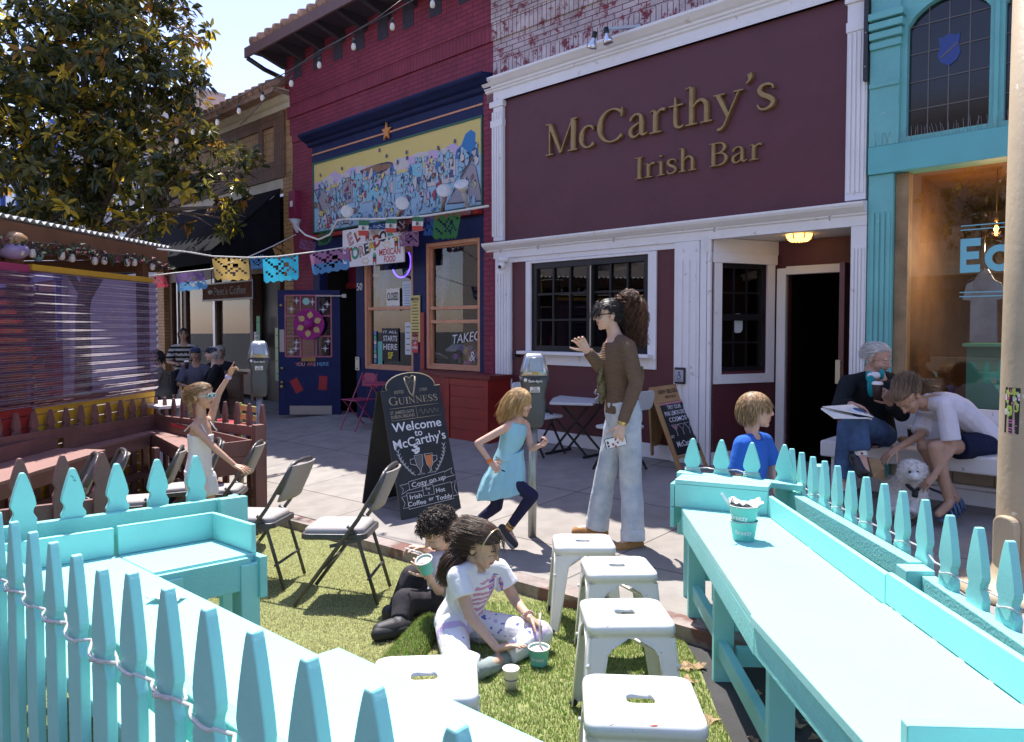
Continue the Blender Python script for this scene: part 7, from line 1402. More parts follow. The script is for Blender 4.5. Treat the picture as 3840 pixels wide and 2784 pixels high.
def hand(b,wrist,fdir,palm,L,curl=.5,thumb=1,spread=.16,point=None):
 """palm and five fingers: fdir wrist->knuckles, palm = palm normal, thumb side +1/-1 along fdir x palm"""
 f=Vector(fdir).normalized();n=Vector(palm);n=(n-f*n.dot(f)).normalized();side=f.cross(n)*thumb;W0=Vector(wrist);w_=L*.40
 for k in range(4):
  u=(.5-k/3)*w_*.82;cap(b,W0+side*u*.55,W0+f*L*.47+side*u,L*.085,L*.072,8)
 cap(b,W0+f*L*.06,W0+f*L*.36,L*.125,L*.12,8)
 ln=(.40,.46,.43,.33)
 for k in range(4):
  u=(.5-k/3)*w_*.86;p=W0+f*L*.47+side*u;d=(f+side*(.5-k/3)*spread*2).normalized();cu=curl if point is None or k not in point else .05;cu=cu*(1+.10*(k-1.5));ang=0
  for j,fr in enumerate((.44,.32,.24)):
   ang+=cu*(.9 if j==0 else .75);dd=(d*math.cos(ang)+n*math.sin(ang));q=p+dd*L*ln[k]*fr;cap(b,p,q,L*(.050-.005*j),L*(.046-.006*j),8);p=q
 p=W0+f*L*.14+side*w_*.40;d=(f*.62+side*.75+n*.25).normalized()
 for j,fr in enumerate((.22,.18,.14)):dd=(d+f*.35*j+n*curl*.35*j).normalized();q=p+dd*L*fr;cap(b,p,q,L*(.062-.008*j),L*(.056-.010*j),8);p=q
class Person:
 def __init__(s,base,label,g=1.,group=None):
  s.t=thing('person',base,label,'person',group);s.g=g;s.co=MB();s.fi=MB();s.J={}
 def body(s,J,head,sk,g=None,vox=.009,handL=None,handR=None,closed=False,child=False,brow=None,fine=.0034,tors=(1.,1.)):
  s.J=J;g=g or s.g;b=s.co;s.head=head;head.build(s.fi,child)
  s.torso(b,0,1,0.0,tors)
  for sd in 'LR':
   cap(b,J['sh'+sd],J['el'+sd],.046*g,.037*g);cap(b,J['el'+sd],J['wr'+sd],.037*g,.026*g)
   cap(b,J['hip'+sd],J['kn'+sd],.078*g,.056*g);k=J['kn'+sd];a=J['an'+sd];cap(b,k,Vector(k).lerp(a,.35),.054*g,.056*g);cap(b,Vector(k).lerp(a,.3),a,.056*g,.034*g)
   cap(b,J['an'+sd],J['to'+sd],.036*g,.030*g);cap(b,J['sh'+sd],J['neck'],.05*g,.055*g)
  cap(b,J['neck'],head.p(0,-.12,-.38),.056*g,.21*head.H)
  for hd,sd in((handL,'L'),(handR,'R')):
   if hd:hand(s.fi,J['wr'+sd],*hd)
  hh=head;me=[remeshed(s.co,vox,5),remeshed(s.fi,fine,1)]
  s.bodyobj=joined('body',me,[sk,LIP,EYE,brow or BROW,EYEW],s.t,lambda c:hh.face(c,closed)if(c-hh.c).length<hh.H*.7 else 0);return s
 def frame(s,t):
  J=s.J;pel,nk=Vector(J['pel']),Vector(J['neck']);mid=Vector(J.get('mid',pel.lerp(nk,.5)));c=pel*(1-t)**2+mid*2*t*(1-t)*1.0+nk*t*t if 'mid' in J else pel.lerp(nk,t)
  X=(Vector(J['hipR'])-Vector(J['hipL'])).lerp(Vector(J['shR'])-Vector(J['shL']),min(1,t*1.2));ax=(nk-pel).normalized();X=(X-ax*X.dot(ax)).normalized();return c,X,ax.cross(X)
 SEC=((-.16,.085,.075),(-.08,.150,.105),(.03,.162,.115),(.18,.150,.108),(.36,.130,.098),(.55,.145,.112),(.72,.160,.115),(.86,.150,.095),(.95,.115,.075),(1.03,.062,.058))
 def torso(s,b,t0,t1,inf,tors=(1.,1.),lo=-.2,hi=1.1,wid=None):
  R_=[];g=s.g
  for t,rx,ry in s.SEC:
   if t<lo or t>hi:continue
   c,X,Y=s.frame(t);k=wid(t)if wid else 1;R_.append(esec(c,X,Y,(rx*g*tors[0]*k+inf),(ry*g*tors[1]*k+inf)))
  loft(b,R_)
 def top(s,name,m,inf=.012,sleeve=.45,vox=.009,lo=-.1,hi=.97,wr=.004,tors=(1.,1.),flare=None,sr=None,mats=None,pick=None,ws=14.,shp=.055):
  b=MB();J=s.J;g=s.g;s.torso(b,0,1,inf,tors,lo,hi,flare)
  for sd in 'LR':
   if sleeve<=0:cap(b,J['sh'+sd],Vector(J['sh'+sd]).lerp(J['neck'],.55),.03*g+inf,.035*g+inf*.5);continue
   sh,el,wr_=Vector(J['sh'+sd]),Vector(J['el'+sd]),Vector(J['wr'+sd]);a=sr or(.050*g+inf*1.0)
   cap(b,sh,Vector(J['neck']).lerp(sh,.35),a,.05*g+inf*.4)
   if sleeve<.5:cap(b,sh,sh.lerp(el,sleeve*2),a,a*1.08,12,(True,False))
   else:cap(b,sh,el,a,.041*g+inf);cap(b,el,el.lerp(wr_,(sleeve-.5)*2),.041*g+inf,.030*g+inf,12,(True,False))
  return joined(name,[remeshed(b,vox,3,wr,ws)],mats or[m],s.t,pick)
 def pants(s,name,m,inf=.012,leg=1.,vox=.009,hi=.30,wr=.004,kr=None,ar=None,hr=None,mats=None,pick=None,ws=12.,tors=(1.,1.)):
  b=MB();J=s.J;g=s.g;s.torso(b,0,1,inf,tors,-.2,hi)
  for sd in 'LR':
   h,k,a=Vector(J['hip'+sd]),Vector(J['kn'+sd]),Vector(J['an'+sd]);rh=hr or .082*g+inf;rk=kr or .058*g+inf;ra=ar or .045*g+inf
   if leg<=.5:cap(b,h,h.lerp(k,leg*2),rh,rh*.94,14,(True,False))
   else:cap(b,h,k,rh,rk,14);cap(b,k,k.lerp(a,(leg-.5)*2),rk,ra,14,(True,False))
  return joined(name,[remeshed(b,vox,3,wr,ws)],mats or[m],s.t,pick)
 def shoe(s,sd,m,sole=None,g=None,k=1.):
  J=s.J;g=g or s.g;a,t=Vector(J['an'+sd]),Vector(J['to'+sd]);f=(t-a);up=Vector(J.get('shup'+sd,(0,0,1)));dn=-up;dn=(dn-f.normalized()*dn.dot(f.normalized())*.0).normalized();heel=a+dn*.045*g-f.normalized()*.045*g;toe=t+dn*.012*g;b=MB()
  cap(b,heel,heel.lerp(toe,.55),.038*g*k,.044*g*k);cap(b,heel.lerp(toe,.5),toe,.045*g*k,.036*g*k);cap(b,a,heel.lerp(toe,.2),.042*g*k,.042*g*k);o=joined('shoe',[remeshed(b,.006,3)],[m],s.t)
  if sole:b=MB();fl=f.normalized();x=fl.cross(up).normalized();R_=[];cap(b,heel+dn*.03*g,toe+dn*.026*g,.034*g*k,.034*g*k);me=remeshed(b,.006,2);q=joined('sole',[me],[sole],s.t);q.parent=o
  return o
def hairmat(name,c,c2):return[mat(name+t,tuple(a+(b_-a)*k for a,b_ in zip(c,c2)),.4,var=.15,vs=60,spec=.45)for t,k in(('',.0),('_mid',.35),('_light',.7),('_bright',1.))]
def hair(person,m,strands,cap_r=(.375,.455,.395),line=None,under=None,capoff=(0,-.065,.135),mat2=None):
 """a close cap over the scalp plus strands (lists of points with a radius), one mesh"""
 h=person.head;b=MB();c=Vector(capoff);nu,nv=28,18;V,keep=[],[]
 for j in range(nv+1):
  t=math.pi*j/nv
  for i in range(nu):a=2*math.pi*i/nu;V.append(Vector((c.x+cap_r[0]*math.sin(t)*math.cos(a),c.y+cap_r[1]*math.sin(t)*math.sin(a),c.z+cap_r[2]*math.cos(t))))
 line=line or(lambda x,y,z:z>.13+max(0,y)*.42 if y>.02 else z>-.22+(y+.4)*.3)
 ok=[line(*v)for v in V];F=[(j*nu+i,j*nu+(i+1)%nu,(j+1)*nu+(i+1)%nu,(j+1)*nu+i)for j in range(nv)for i in range(nu)];F=[f for f in F if all(ok[k]for k in f)]
 b.add([h.p(*v)for v in V],F,True,raw=True)
 for pts,r,mi in strands:
  n=len(pts);b.m=mi*4+random.choice((0,0,1,1,2,3));rs=[r*(1-.75*(k/(n-1))**2)for k in range(n)];b.tube(pts,rs,5)
 return b.build('hair',m+(mat2 or[]),person.t,fix=False)
def scalp(h,n,line,cap_r=(.37,.45,.39),off=(0,-.065,.135)):
 out=[]
 while len(out)<n:
  d=Vector((random.gauss(0,1),random.gauss(0,1),random.gauss(0,1))).normalized();v=Vector((off[0]+d.x*cap_r[0],off[1]+d.y*cap_r[1],off[2]+d.z*cap_r[2]))
  if line(*v):out.append((v,d))
 return out
HL=lambda x,y,z:z>.15+max(0,y)*.40 if y>.04 else z>-.20
def falls(person,n,length,r=.0045,line=HL,wob=.02,part=True,flow=(0,-.25,-1),spread=1.0,lift=.03,mi=0,steps=6):
 h=person.head;H=h.H;S=[]
 for v,d in scalp(h,n,line):
  p=Vector(v);pts=[h.p(*p)];g=Vector(flow).normalized();L=length*random.uniform(.8,1.05);dv=Vector((d.x*.5,d.y*.5-.1,d.z*.3+lift*4));
  for k in range(steps):
   dv=(dv*.55+g*.45+Vector((random.gauss(0,wob),random.gauss(0,wob),random.gauss(0,wob))));st_=dv.normalized()*L/steps;q=p+st_
   e=Vector(((q.x)/.385,(q.y+.065)/.465,(q.z-.12)/.41));l=e.length
   if l<1.0 and q.z>-.35:e=e/l*1.0;q=Vector((e.x*.385,e.y*.465-.065,e.z*.41+.12))
   p=q;pts.append(h.p(*p))
  S.append((pts,r,mi))
 return S
def tail(path,n,rad,r=.005,curl=0.,mi=0,steps=12,turns=3.,wob=.25):
 """a bundle of strands following a world-space path"""
 P=[Vector(p)for p in path];S=[]
 def at(t):x=t*(len(P)-1);i=min(int(x),len(P)-2);return P[i].lerp(P[i+1],x-i)
 for _ in range(n):
  a,rr,ph=random.random()*6.28,random.random()**.5,random.random()*6.28;L=random.uniform(.7,1.0);pts=[]
  tw=turns*random.uniform(.6,1.4);o=Vector((random.gauss(0,1),random.gauss(0,1),random.gauss(0,1))).normalized()
  for k in range(steps+1):
   t=k/steps*L;c=at(t);d=(at(min(1,t+.05))-at(max(0,t-.05))).normalized();x=d.orthogonal().normalized();y=d.cross(x);R0=rad(t)*rr;q=c+x*R0*math.cos(a+wob*t*3)+y*R0*math.sin(a+wob*t*3)
   if curl:q+=(x*math.cos(ph+tw*6.28*t)+y*math.sin(ph+tw*6.28*t))*curl
   pts.append(q)
  S.append((pts,r,mi))
 return S
Z1=lambda x,y,Y:aty(1720+x/2.834,1060+y/2.834,Y)
Z2=lambda x,y,Y:aty(1720+x/2.739,1500+y/2.739,Y)
Z3=lambda x,y,Y:aty(1350+x/2.1925,1850+y/2.1925,Y)
Z4=lambda x,y,Y:aty(3040+x/2.1638,1240+y/2.1638,Y)
Z5=lambda x,y,Y:aty(520+x/2.453,1280+y/2.453,Y)
Z6=lambda x,y,Y:aty(2600+x/3.6525,1400+y/3.6525,Y)
Z8=lambda x,y,Y:aty(560+x/3.426,1080+y/3.426,Y)
SKF,SKM,SKT=skin('fair_skin',(.60,.36,.27)),skin('light_skin',(.62,.40,.30)),skin('tan_skin',(.46,.27,.18))
  # standing woman
Yw=5.2
P=Person(onS(2290,2035),'woman with dark curly ponytail, brown ribbed top and pale wide jeans, one hand raised',1.0)
J=dict(neck=Z1(1665,590,Yw),pel=Z2(1690,150,Yw),mid=Z1(1700,960,Yw),shL=Z1(1800,690,Yw-.15),shR=Z1(1640,680,Yw+.15),elL=Z1(1885,1070,Yw-.20),wrL=Z2(1675,255,Yw-.24),elR=Z1(1500,890,Yw+.02),wrR=Z1(1365,725,Yw-.04),
  hipL=Z2(1745,230,Yw-.07),hipR=Z2(1625,230,Yw+.07),knL=Z2(1770,850,Yw-.05),knR=Z2(1500,800,Yw+.08),anL=Z2(1790,1440,Yw-.12),anR=Z2(1420,1310,Yw+.10),toL=Z2(1660,1500,Yw-.16),toR=Z2(1215,1340,Yw+.10))
h=Head(Z1(1585,345,Yw),(-1,-.16,-.06),(0,0,1),.222)
P.body(J,h,SKM,handL=(Vector((-.28,-.08,-1)),Vector((.25,.85,0)),.175,.45,-1,.10),handR=(Vector((-.55,-.05,.8)),Vector((-.3,-.9,-.1)),.17,.62,-1,.25),tors=(.93,.95))
RIB=mat('brown_rib_knit',(.165,.105,.07),.9,var=.06,vs=12,spec=.15);nt=RIB.node_tree;wv=nt.nodes.new('ShaderNodeTexWave');wv.bands_direction='Z';wv.inputs['Scale'].default_value=26;wv.inputs['Distortion'].default_value=.6;tcx=nt.nodes.new('ShaderNodeTexCoord');bpx=nt.nodes.new('ShaderNodeBump');bpx.inputs['Strength'].default_value=.7;bpx.inputs['Distance'].default_value=.006
nt.links.new(tcx.outputs['Object'],wv.inputs['Vector']);nt.links.new(wv.outputs[1],bpx.inputs['Height']);nt.links.new(bpx.outputs[0],nt.nodes['Principled BSDF'].inputs['Normal'])
P.top('top',RIB,.011,.97,lo=.02,hi=.985,wr=.003,tors=(.93,.95))
JEAN=cloth('washed_denim',(.36,.42,.50),.0,7,.7,22,col2=(.60,.62,.64))
jn=P.pants('jeans',JEAN,.014,.985,hi=.20,kr=.079,ar=.086,hr=.088,wr=.012,ws=8.,tors=(.95,.95))
for sd in 'LR':
 a,k=Vector(J['an'+sd]),Vector(J['kn'+sd]);d=(a-k).normalized();b=MB();cap(b,a-d*.075,a+d*.005,.088,.090,18,(False,False));q=joined('cuff',[remeshed(b,.007,2,.004)],[cloth('pale_denim_cuff',(.55,.58,.62))],P.t);q.parent=jn
 P.shoe(sd,cloth('tan_suede',(.36,.18,.07),.15,20),mat('gum_sole',(.25,.13,.06),.7),1.0,1.15)
DKH,RDH=hairmat('black_brown_hair',(.012,.009,.008),(.03,.02,.016)),hairmat('auburn_curls',(.022,.011,.007),(.20,.085,.04))
hl=lambda x,y,z:(z>.16+max(0,y)*.18)if y>.10 else(z>-.05-.0*y if y>-.12 else z>-.28)
S=falls(P,900,.30,.0018,hl,.08,flow=(0,-1,-.2),lift=.0)+falls(P,120,.50,.0018,lambda x,y,z:y>.20 and z>.22,.18,flow=(.0,.5,-1.3),lift=.05)
S+=tail([Z1(1730,260,Yw),Z1(1790,190,Yw),Z1(1850,240,Yw),Z1(1885,380,Yw),Z1(1900,530,Yw),Z1(1975,690,Yw)],520,lambda t:.03+.062*math.sin(math.pi*min(1,.1+t*.86))**.8,.0021,.017,1,22,6.)
S+=tail([Z1(1730,290,Yw),Z1(1770,360,Yw),Z1(1820,450,Yw),Z1(1860,560,Yw)],260,lambda t:.032+.03*t,.0019,.012,0,18,5.)
hair(P,DKH,S,mat2=RDH,line=hl)
b=MB();d=(Vector(J['wrL'])-Vector(J['elL'])).normalized();o=Vector(J['wrL'])-d*.01;x=d.orthogonal().normalized();b.lathe(o,[(.031,-.012),(.033,-.006),(.033,.006),(.031,.012)],16,(x,d.cross(x),d));b.build('watch',mat('gold_watch',(.6,.42,.12),.3,.8),P.t)
b=MB();pz=Vector(h.p(0,0,0));sunx=[h.p(-.30,.10,.02),h.p(-.22,.30,.03)]
h.e(b,-.13,.345,.0,.085,.03,.05,10,6);h.e(b,.13,.345,.0,.085,.03,.05,10,6);b.tube([h.p(-.20,.33,.03),h.p(-.345,.02,.03)],.003,5);b.tube([h.p(.20,.33,.03),h.p(.345,.02,.03)],.003,5);b.build('sunglasses',mat('dark_lens',(.01,.009,.012),.1),P.t)
ph=thing('phone',Z2(1610,430,Yw-.27),'phone in a red and white patterned case held low by the standing woman','phone');c=Z2(1612,432,Yw-.235);X=(Z2(1745,395,Yw-.235)-Z2(1490,455,Yw-.235)).normalized();Yp=(UP-X*X.dot(UP)).normalized();Np=X.cross(Yp)
b=MB();b.prism(rrect(0,0,.150,.074,.012),0,.009,'y');b.v=[c+X*v.x+Yp*v.z-Np*v.y*(1 if Np.y>0 else-1)for v in b.v];b.build('case',mat('black_rubber',(.015,.015,.015),.5),ph,.002)
nf=Vector((0,-1,0))-X*Vector((0,-1,0)).dot(X);nf-=Yp*nf.dot(Yp);nf.normalize()
b=MB();b.add([c+X*x*.070+Yp*z*.033+nf*.0105 for x,z in((-1,-1),(1,-1),(1,1),(-1,1))],[(0,1,2,3)],raw=True)
b.m=1
for k in range(9):b.ell(c+X*random.uniform(-.06,.06)+Yp*random.uniform(-.028,.028)+nf*.0108,(.008,.008,.001),(X,Yp,nf),8,4)
b.m=2;b.ell(c-X*.055-Yp*.018+nf*.012,(.008,.008,.003),(X,Yp,nf),10,5);b.ell(c-X*.055+Yp*.004+nf*.012,(.008,.008,.003),(X,Yp,nf),10,5);b.build('print',[PAPW,mat('case_red',(.4,.04,.04),.5),mat('lens_black',(.01,.01,.01),.1)],ph,fix=False)
bag=thing('beaded_bag',Z1(1500,1050,Yw+.1),'small dark patterned bag with beaded charms at the womans hip','bag');BGM=mat('patterned_strap',(.05,.035,.02),.8,col2=(.22,.18,.08),vs=60)
b=MB();b.tube([Z1(1575,700,Yw+.13),Z1(1545,830,Yw+.02),Z1(1520,930,Yw-.03),Z1(1490,1060,Yw-.02)],[.010,.012,.018,.02],8);b.tube([Z1(1945,900,Yw-.05),Z1(1955,1000,Yw+.02),Z1(1935,1150,Yw+.05)],.012,6);b.build('strap',BGM,bag)
b=MB();b.ell(Z1(1520,1130,Yw+.0),(.035,.03,.11));b.build('pouch',BGM,bag);b=MB()
for k in range(14):b.ell(Z1(1455+random.uniform(-14,40),1150+k*10,Yw-.02),.008,None,8,6)
b.build('charm',mat('beads',(.3,.08,.1),.3,col2=(.1,.3,.35),vs=200),bag)
  # running girl
Yg=5.18
P=Person(onS(1925,2058),'running girl with a blonde bob, pale blue dress and navy leggings passing the parking meter',.68)
J=dict(neck=Z2(605,205,Yg),pel=Z2(440,700,Yg),mid=Z2(540,450,Yg),shR=Z2(490,285,Yg-.08),shL=Z2(690,265,Yg+.10),elR=Z2(195,445,Yg-.12),wrR=Z2(330,640,Yg-.15),elL=Z2(745,500,Yg+.02),wrL=Z2(835,470,Yg-.06),
  hipR=Z2(470,790,Yg-.05),hipL=Z2(410,790,Yg+.06),knR=Z2(755,985,Yg-.06),knL=Z2(390,1090,Yg+.08),anR=Z2(505,1330,Yg-.02),anL=Z2(190,1250,Yg+.12),toR=Z2(585,1475,Yg-.05),toL=Z2(150,1400,Yg+.1))
J['shupR']=Vector((.75,-.1,.6));J['shupL']=(-.8,0,.4)
h=Head(Z1(655,1275,Yg),(.93,-.42,-.12),(.08,0,1),.20)
P.body(J,h,SKF,handR=(Vector((.75,-.1,-.75)),Vector((-.3,.8,-.5)),.125,.75,1,.12),handL=(Vector((.75,-.15,.65)),Vector((-.5,-.5,.6)),.12,1.15,1,.05),vox=.007,fine=.003,child=True,tors=(.92,.95))
DRS=cloth('pale_blue_jersey',(.30,.56,.64),.05,9)
P.top('dress_top',DRS,.010,0,.007,lo=.1,hi=.96,wr=.003,tors=(.95,.98))
b=MB();R_=[]
for c,rx,ry in((Z2(520,540,Yg),.105,.085),(Z2(505,600,Yg),.112,.095),(Z2(470,740,Yg),.150,.125),(Z2(440,880,Yg),.172,.145),(Z2(430,975,Yg),.182,.15)):
 n=40;R_.append([c+Vector((1,0,.18)).normalized()*rx*(1+.05*math.sin(9*a))*math.cos(a)+Vector((0,1,0))*ry*(1+.05*math.sin(9*a))*math.sin(a)for a in(2*math.pi*k/n for k in range(n))])
loft(b,R_);joined('skirt',[remeshed(b,.006,2,.006,10.)],[DRS],P.t)
P.pants('leggings',cloth('navy_legging',(.022,.022,.06),.1),.006,.93,.007,hi=.15,wr=.002,kr=.046,ar=.033)
for sd in 'R':
 a,k=Vector(J['an'+sd]),Vector(J['kn'+sd]);d=(a-k).normalized();b=MB();cap(b,a-d*.07,a+d*.01,.034,.032,14,(False,False));sock=mat('striped_sock',(.35,.03,.07),.8);joined('sock',[remeshed(b,.006,2)],[sock,mat('sock_yellow',(.5,.5,.1),.8)],P.t,lambda c:int(((c-a).dot(d)+.1)*70)%2)
for sd in 'LR':P.shoe(sd,mat('black_sneaker',(.03,.028,.035),.6,var=.3,vs=40),mat('grey_sole',(.30,.29,.30),.6),.72,1.1)
d=(Vector(J['wrR'])-Vector(J['elR'])).normalized();x=d.orthogonal().normalized();MB().lathe(Vector(J['wrR'])-d*.01,[(.022,-.012),(.025,0),(.022,.012)],14,(x,d.cross(x),d)).build('wristband',mat('orange_band',(.75,.16,.02),.5),P.t)
BLH=hairmat('blonde_hair',(.36,.21,.075),(.62,.40,.18))
hl=lambda x,y,z:z>.17+max(0,y)*.38 if y>.05 else z>-.12
S=falls(P,1000,.84,.0021,hl,.05,flow=(0,-.24,-1),lift=.015)+falls(P,60,.75,.0016,hl,.11,flow=(0,-.4,-1),lift=.04)
hair(P,BLH,S,line=hl)
  # pointing girl at the left
Yl=5.2
P=Person(Vector((Z5(620,1900,Yl).x,Yl,-.27)),'girl in a white tank top and shorts with mint sunglasses, one arm raised and pointing',.66)
J=dict(neck=Z5(570,720,Yl),pel=Z5(550,1190,Yl),mid=Z5(580,960,Yl),shR=Z5(515,790,Yl-.09),shL=Z5(655,745,Yl+.10),elR=Z5(705,990,Yl-.13),wrR=Z5(890,1145,Yl-.13),elL=Z5(735,480,Yl+.18),wrL=Z5(835,315,Yl+.20),
  hipR=Z5(520,1260,Yl-.05),hipL=Z5(615,1260,Yl+.06),knR=Z5(560,1560,Yl-.05),knL=Z5(670,1560,Yl+.06),anR=Z5(560,1880,Yl-.05),anL=Z5(670,1880,Yl+.06),toR=Z5(640,1910,Yl-.07),toL=Z5(750,1910,Yl+.04))
h=Head(Z5(590,505,Yl),(.97,-.24,.02),(-.05,0,1),.192)
P.body(J,h,skin('sunny_skin',(.56,.33,.22)),handR=(Vector((.9,-.1,-.35)),Vector((-.3,.3,-.9)),.125,.10,1,.35),handL=(Vector((.45,.05,.9)),Vector((.8,-.3,-.4)),.125,.9,-1,.1,(0,)),vox=.007,fine=.003,child=True,tors=(.9,.95))
WT=cloth('white_cotton',(.76,.74,.74),.04,12)
b=MB();P.torso(b,0,1,.009,(.92,.98),-.1,.80);joined('tank_top',[remeshed(b,.007,2,.004)],[WT],P.t)
b=MB()
for sd in 'LR':
 c,X,Yv=P.frame(.78);s_=1 if sd=='R' else-1;sh=Vector(J['sh'+sd]);b.tube([c+X*s_*.07+Yv*.085,sh.lerp(J['neck'],.5)+UP*.035,c+X*s_*.07-Yv*.085],.006,6)
b.build('strap',WT,P.t)
P.pants('shorts',WT,.013,.26,.007,hi=.15,wr=.004,hr=.078)
SBH=hairmat('wet_blonde_hair',(.17,.095,.04),(.40,.25,.11))
hl=lambda x,y,z:z>.13+max(0,y)*.40 if y>.05 else z>-.16
S=falls(P,900,.40,.0016,hl,.015,flow=(0,-1,-.35),lift=-.02)
br=[Z5(480,520,Yl-.03),Z5(470,580,Yl-.04),Z5(480,650,Yl-.04),Z5(495,720,Yl-.05)]
for k in range(3):S+=[([Vector(br[i]).lerp(br[min(3,i+1)],f)+Vector((math.sin((i+f)*7+k*2.1)*.014,math.cos((i+f)*7+k*2.1)*.012,0))for i in range(3)for f in(0,.25,.5,.75)],.013,0)]
hair(P,SBH,S,line=hl)
MINT=mat('mint_frame',(.38,.62,.58),.3);b=MB()
for sx in(-1,1):
 b.tube([h.p(sx*.13+.09*math.cos(a),.40-.12*abs(.09*math.cos(a)+.13-.0)*.6,.015+.075*math.sin(a))for a in np.linspace(0,6.28,20)],.0035,6);b.tube([h.p(sx*.22,.36,.03),h.p(sx*.36,-.05,.02)],.0035,6)
b.tube([h.p(-.05,.41,.02),h.p(.05,.41,.02)],.003,6);sgs=b.build('sunglasses',MINT,P.t);b=MB()
for sx in(-1,1):h.e(b,sx*.13,.375,.015,.085,.012,.07,12,6)
b.build('lens',mat('mirror_lens',(.25,.38,.40),.05,.6),sgs)
d=(Vector(J['wrL'])-Vector(J['elL'])).normalized();x=d.orthogonal().normalized();MB().lathe(Vector(J['wrL'])-d*.015,[(.021,-.014),(.025,0),(.021,.014)],14,(x,d.cross(x),d)).build('wristband',mat('lilac_band',(.5,.42,.6),.5),P.t)
  # blond boy behind the right counter
Yb=4.62
P=Person(Vector((Z6(800,2600,Yb).x,Yb,-.02)),'blond boy in a bright blue shirt looking right behind the far end pickets',.62)
J=dict(neck=Z6(810,850,Yb),pel=Z6(800,1740,Yb),shR=Z6(690,985,Yb-.11),shL=Z6(960,940,Yb+.11),elR=Z6(620,1390,Yb-.13),wrR=Z6(680,1720,Yb-.12),elL=Z6(1080,1250,Yb+.13),wrL=Z6(1110,1520,Yb+.05),
  hipR=Z6(760,1850,Yb-.05),hipL=Z6(860,1850,Yb+.06),knR=Z6(770,2200,Yb-.05),knL=Z6(880,2200,Yb+.06),anR=Z6(750,2520,Yb-.05),anL=Z6(870,2520,Yb+.06),toR=Z6(850,2560,Yb-.07),toL=Z6(970,2560,Yb+.04))
h=Head(Z6(865,510,Yb),(.95,-.30,.02),(-.02,0,1),.228)
P.body(J,h,SKF,handR=(Vector((.3,0,-1)),Vector((.2,.9,0)),.115,.4,1),handL=(Vector((.3,0,-1)),Vector((.2,-.9,0)),.115,.4,-1),vox=.008,fine=.003,child=True)
P.top('shirt',cloth('royal_blue_cotton',(.03,.13,.52),.08,8),.020,.46,.008,lo=-.1,hi=.95,wr=.007,tors=(1.08,1.12),ws=9.,sr=.062,shp=.06)
P.pants('shorts',cloth('dark_shorts',(.04,.045,.06)),.015,.4,.009)
for sd in 'LR':P.shoe(sd,mat('black_sneaker',(.03,.028,.035)),None,.66)
BBH=hairmat('sandy_hair',(.22,.125,.055),(.56,.36,.19))
hl=lambda x,y,z:z>.10+max(0,y)*.20 if y>.0 else z>-.24-.2*min(0,y+.2)
S=falls(P,1300,.30,.0019,hl,.045,flow=(0,-.05,-1),lift=.03)+falls(P,320,.34,.0018,lambda x,y,z:z>.34 and y>-.1,.05,flow=(.1,.45,-1),lift=.0)
hair(P,BBH,S,cap_r=(.378,.458,.40),line=hl)
  # boy sitting on the turf
Ys=3.98
P=Person(onT(1645,2270,.0),'sitting boy with dark curls eating ice cream, hunched in dark trousers',.78)
J=dict(neck=Z3(735,505,Ys),pel=Z3(640,880,Ys+.12),mid=Z3(760,700,Ys+.1),shL=Z3(600,560,Ys-.08),shR=Z3(770,570,Ys+.14),elL=Z3(650,800,Ys-.14),wrL=Z3(560,680,Ys-.17),elR=Z3(640,520,Ys+.20),wrR=Z3(510,455,Ys+.06),
  hipL=Z3(620,910,Ys+.02),hipR=Z3(600,850,Ys+.2),knL=Z3(375,890,Ys-.10),knR=Z3(430,690,Ys+.12),anL=Z3(330,1060,Ys-.20),anR=Z3(300,980,Ys+.05),toL=Z3(170,1115,Ys-.28),toR=Z3(235,960,Ys+.0))
J['shupL']=(.2,.9,.4);J['shupR']=(-.1,.3,.9)
h=Head(Z3(650,315,Ys-.02),(-.72,-.42,-.52),(-.30,-.2,.9),.222)
P.body(J,h,SKM,handL=(Vector((-.35,-.2,.75)),Vector((-.6,.55,.4)),.145,.55,1,.2),handR=(Vector((-.95,-.1,.15)),Vector((.1,-.2,-.9)),.14,.75,1,.1),vox=.008,fine=.003,closed=True)
P.top('shirt',cloth('pale_lilac_cotton',(.52,.50,.56),.05),.012,.4,.008,wr=.005)
P.pants('trousers',cloth('charcoal_trousers',(.04,.036,.042),.12),.014,.97,.008,hi=.2,wr=.006,kr=.072,ar=.055)
for sd in 'LR':P.shoe(sd,mat('black_shoe',(.025,.024,.028),.6),mat('black_sole',(.022,.022,.024),.7),.95,1.2)
CUR=hairmat('dark_curls',(.016,.010,.008),(.06,.035,.024));S=[]
hl=lambda x,y,z:z>.12+max(0,y)*.25 if y>.02 else z>-.18
for v,d in scalp(h,1000,hl,(.38,.46,.40)):
 p=h.p(*v);D=(h.X*d.x+h.Y*d.y+h.Z*d.z).normalized();x=D.orthogonal().normalized();y=D.cross(x);ph=random.random()*6.28;R0=random.uniform(.006,.012);L=random.uniform(.02,.042)*(1.3 if d.z>.3 else .8)
 S.append(([p+D*L*t*(1-.25*t)+(x*math.cos(ph+7*t)+y*math.sin(ph+7*t))*R0*(.4+t)-UP*.012*t*t for t in np.linspace(0,1,9)],.0026,0))
hair(P,CUR,S,cap_r=(.39,.47,.41),line=hl)
A=(Vector((.92,.25,.3)).normalized(),Vector((0,1,0)),Vector((-.22,-.32,.92)).normalized());A=(A[1].cross(A[2]).normalized(),A[2].cross(A[1].cross(A[2])).normalized(),A[2]);c0=Z3(555,645,Ys-.20)
icecup(c0,.034,.046,.078,'turquoise ice cream cup held by the sitting boy',ax=A)
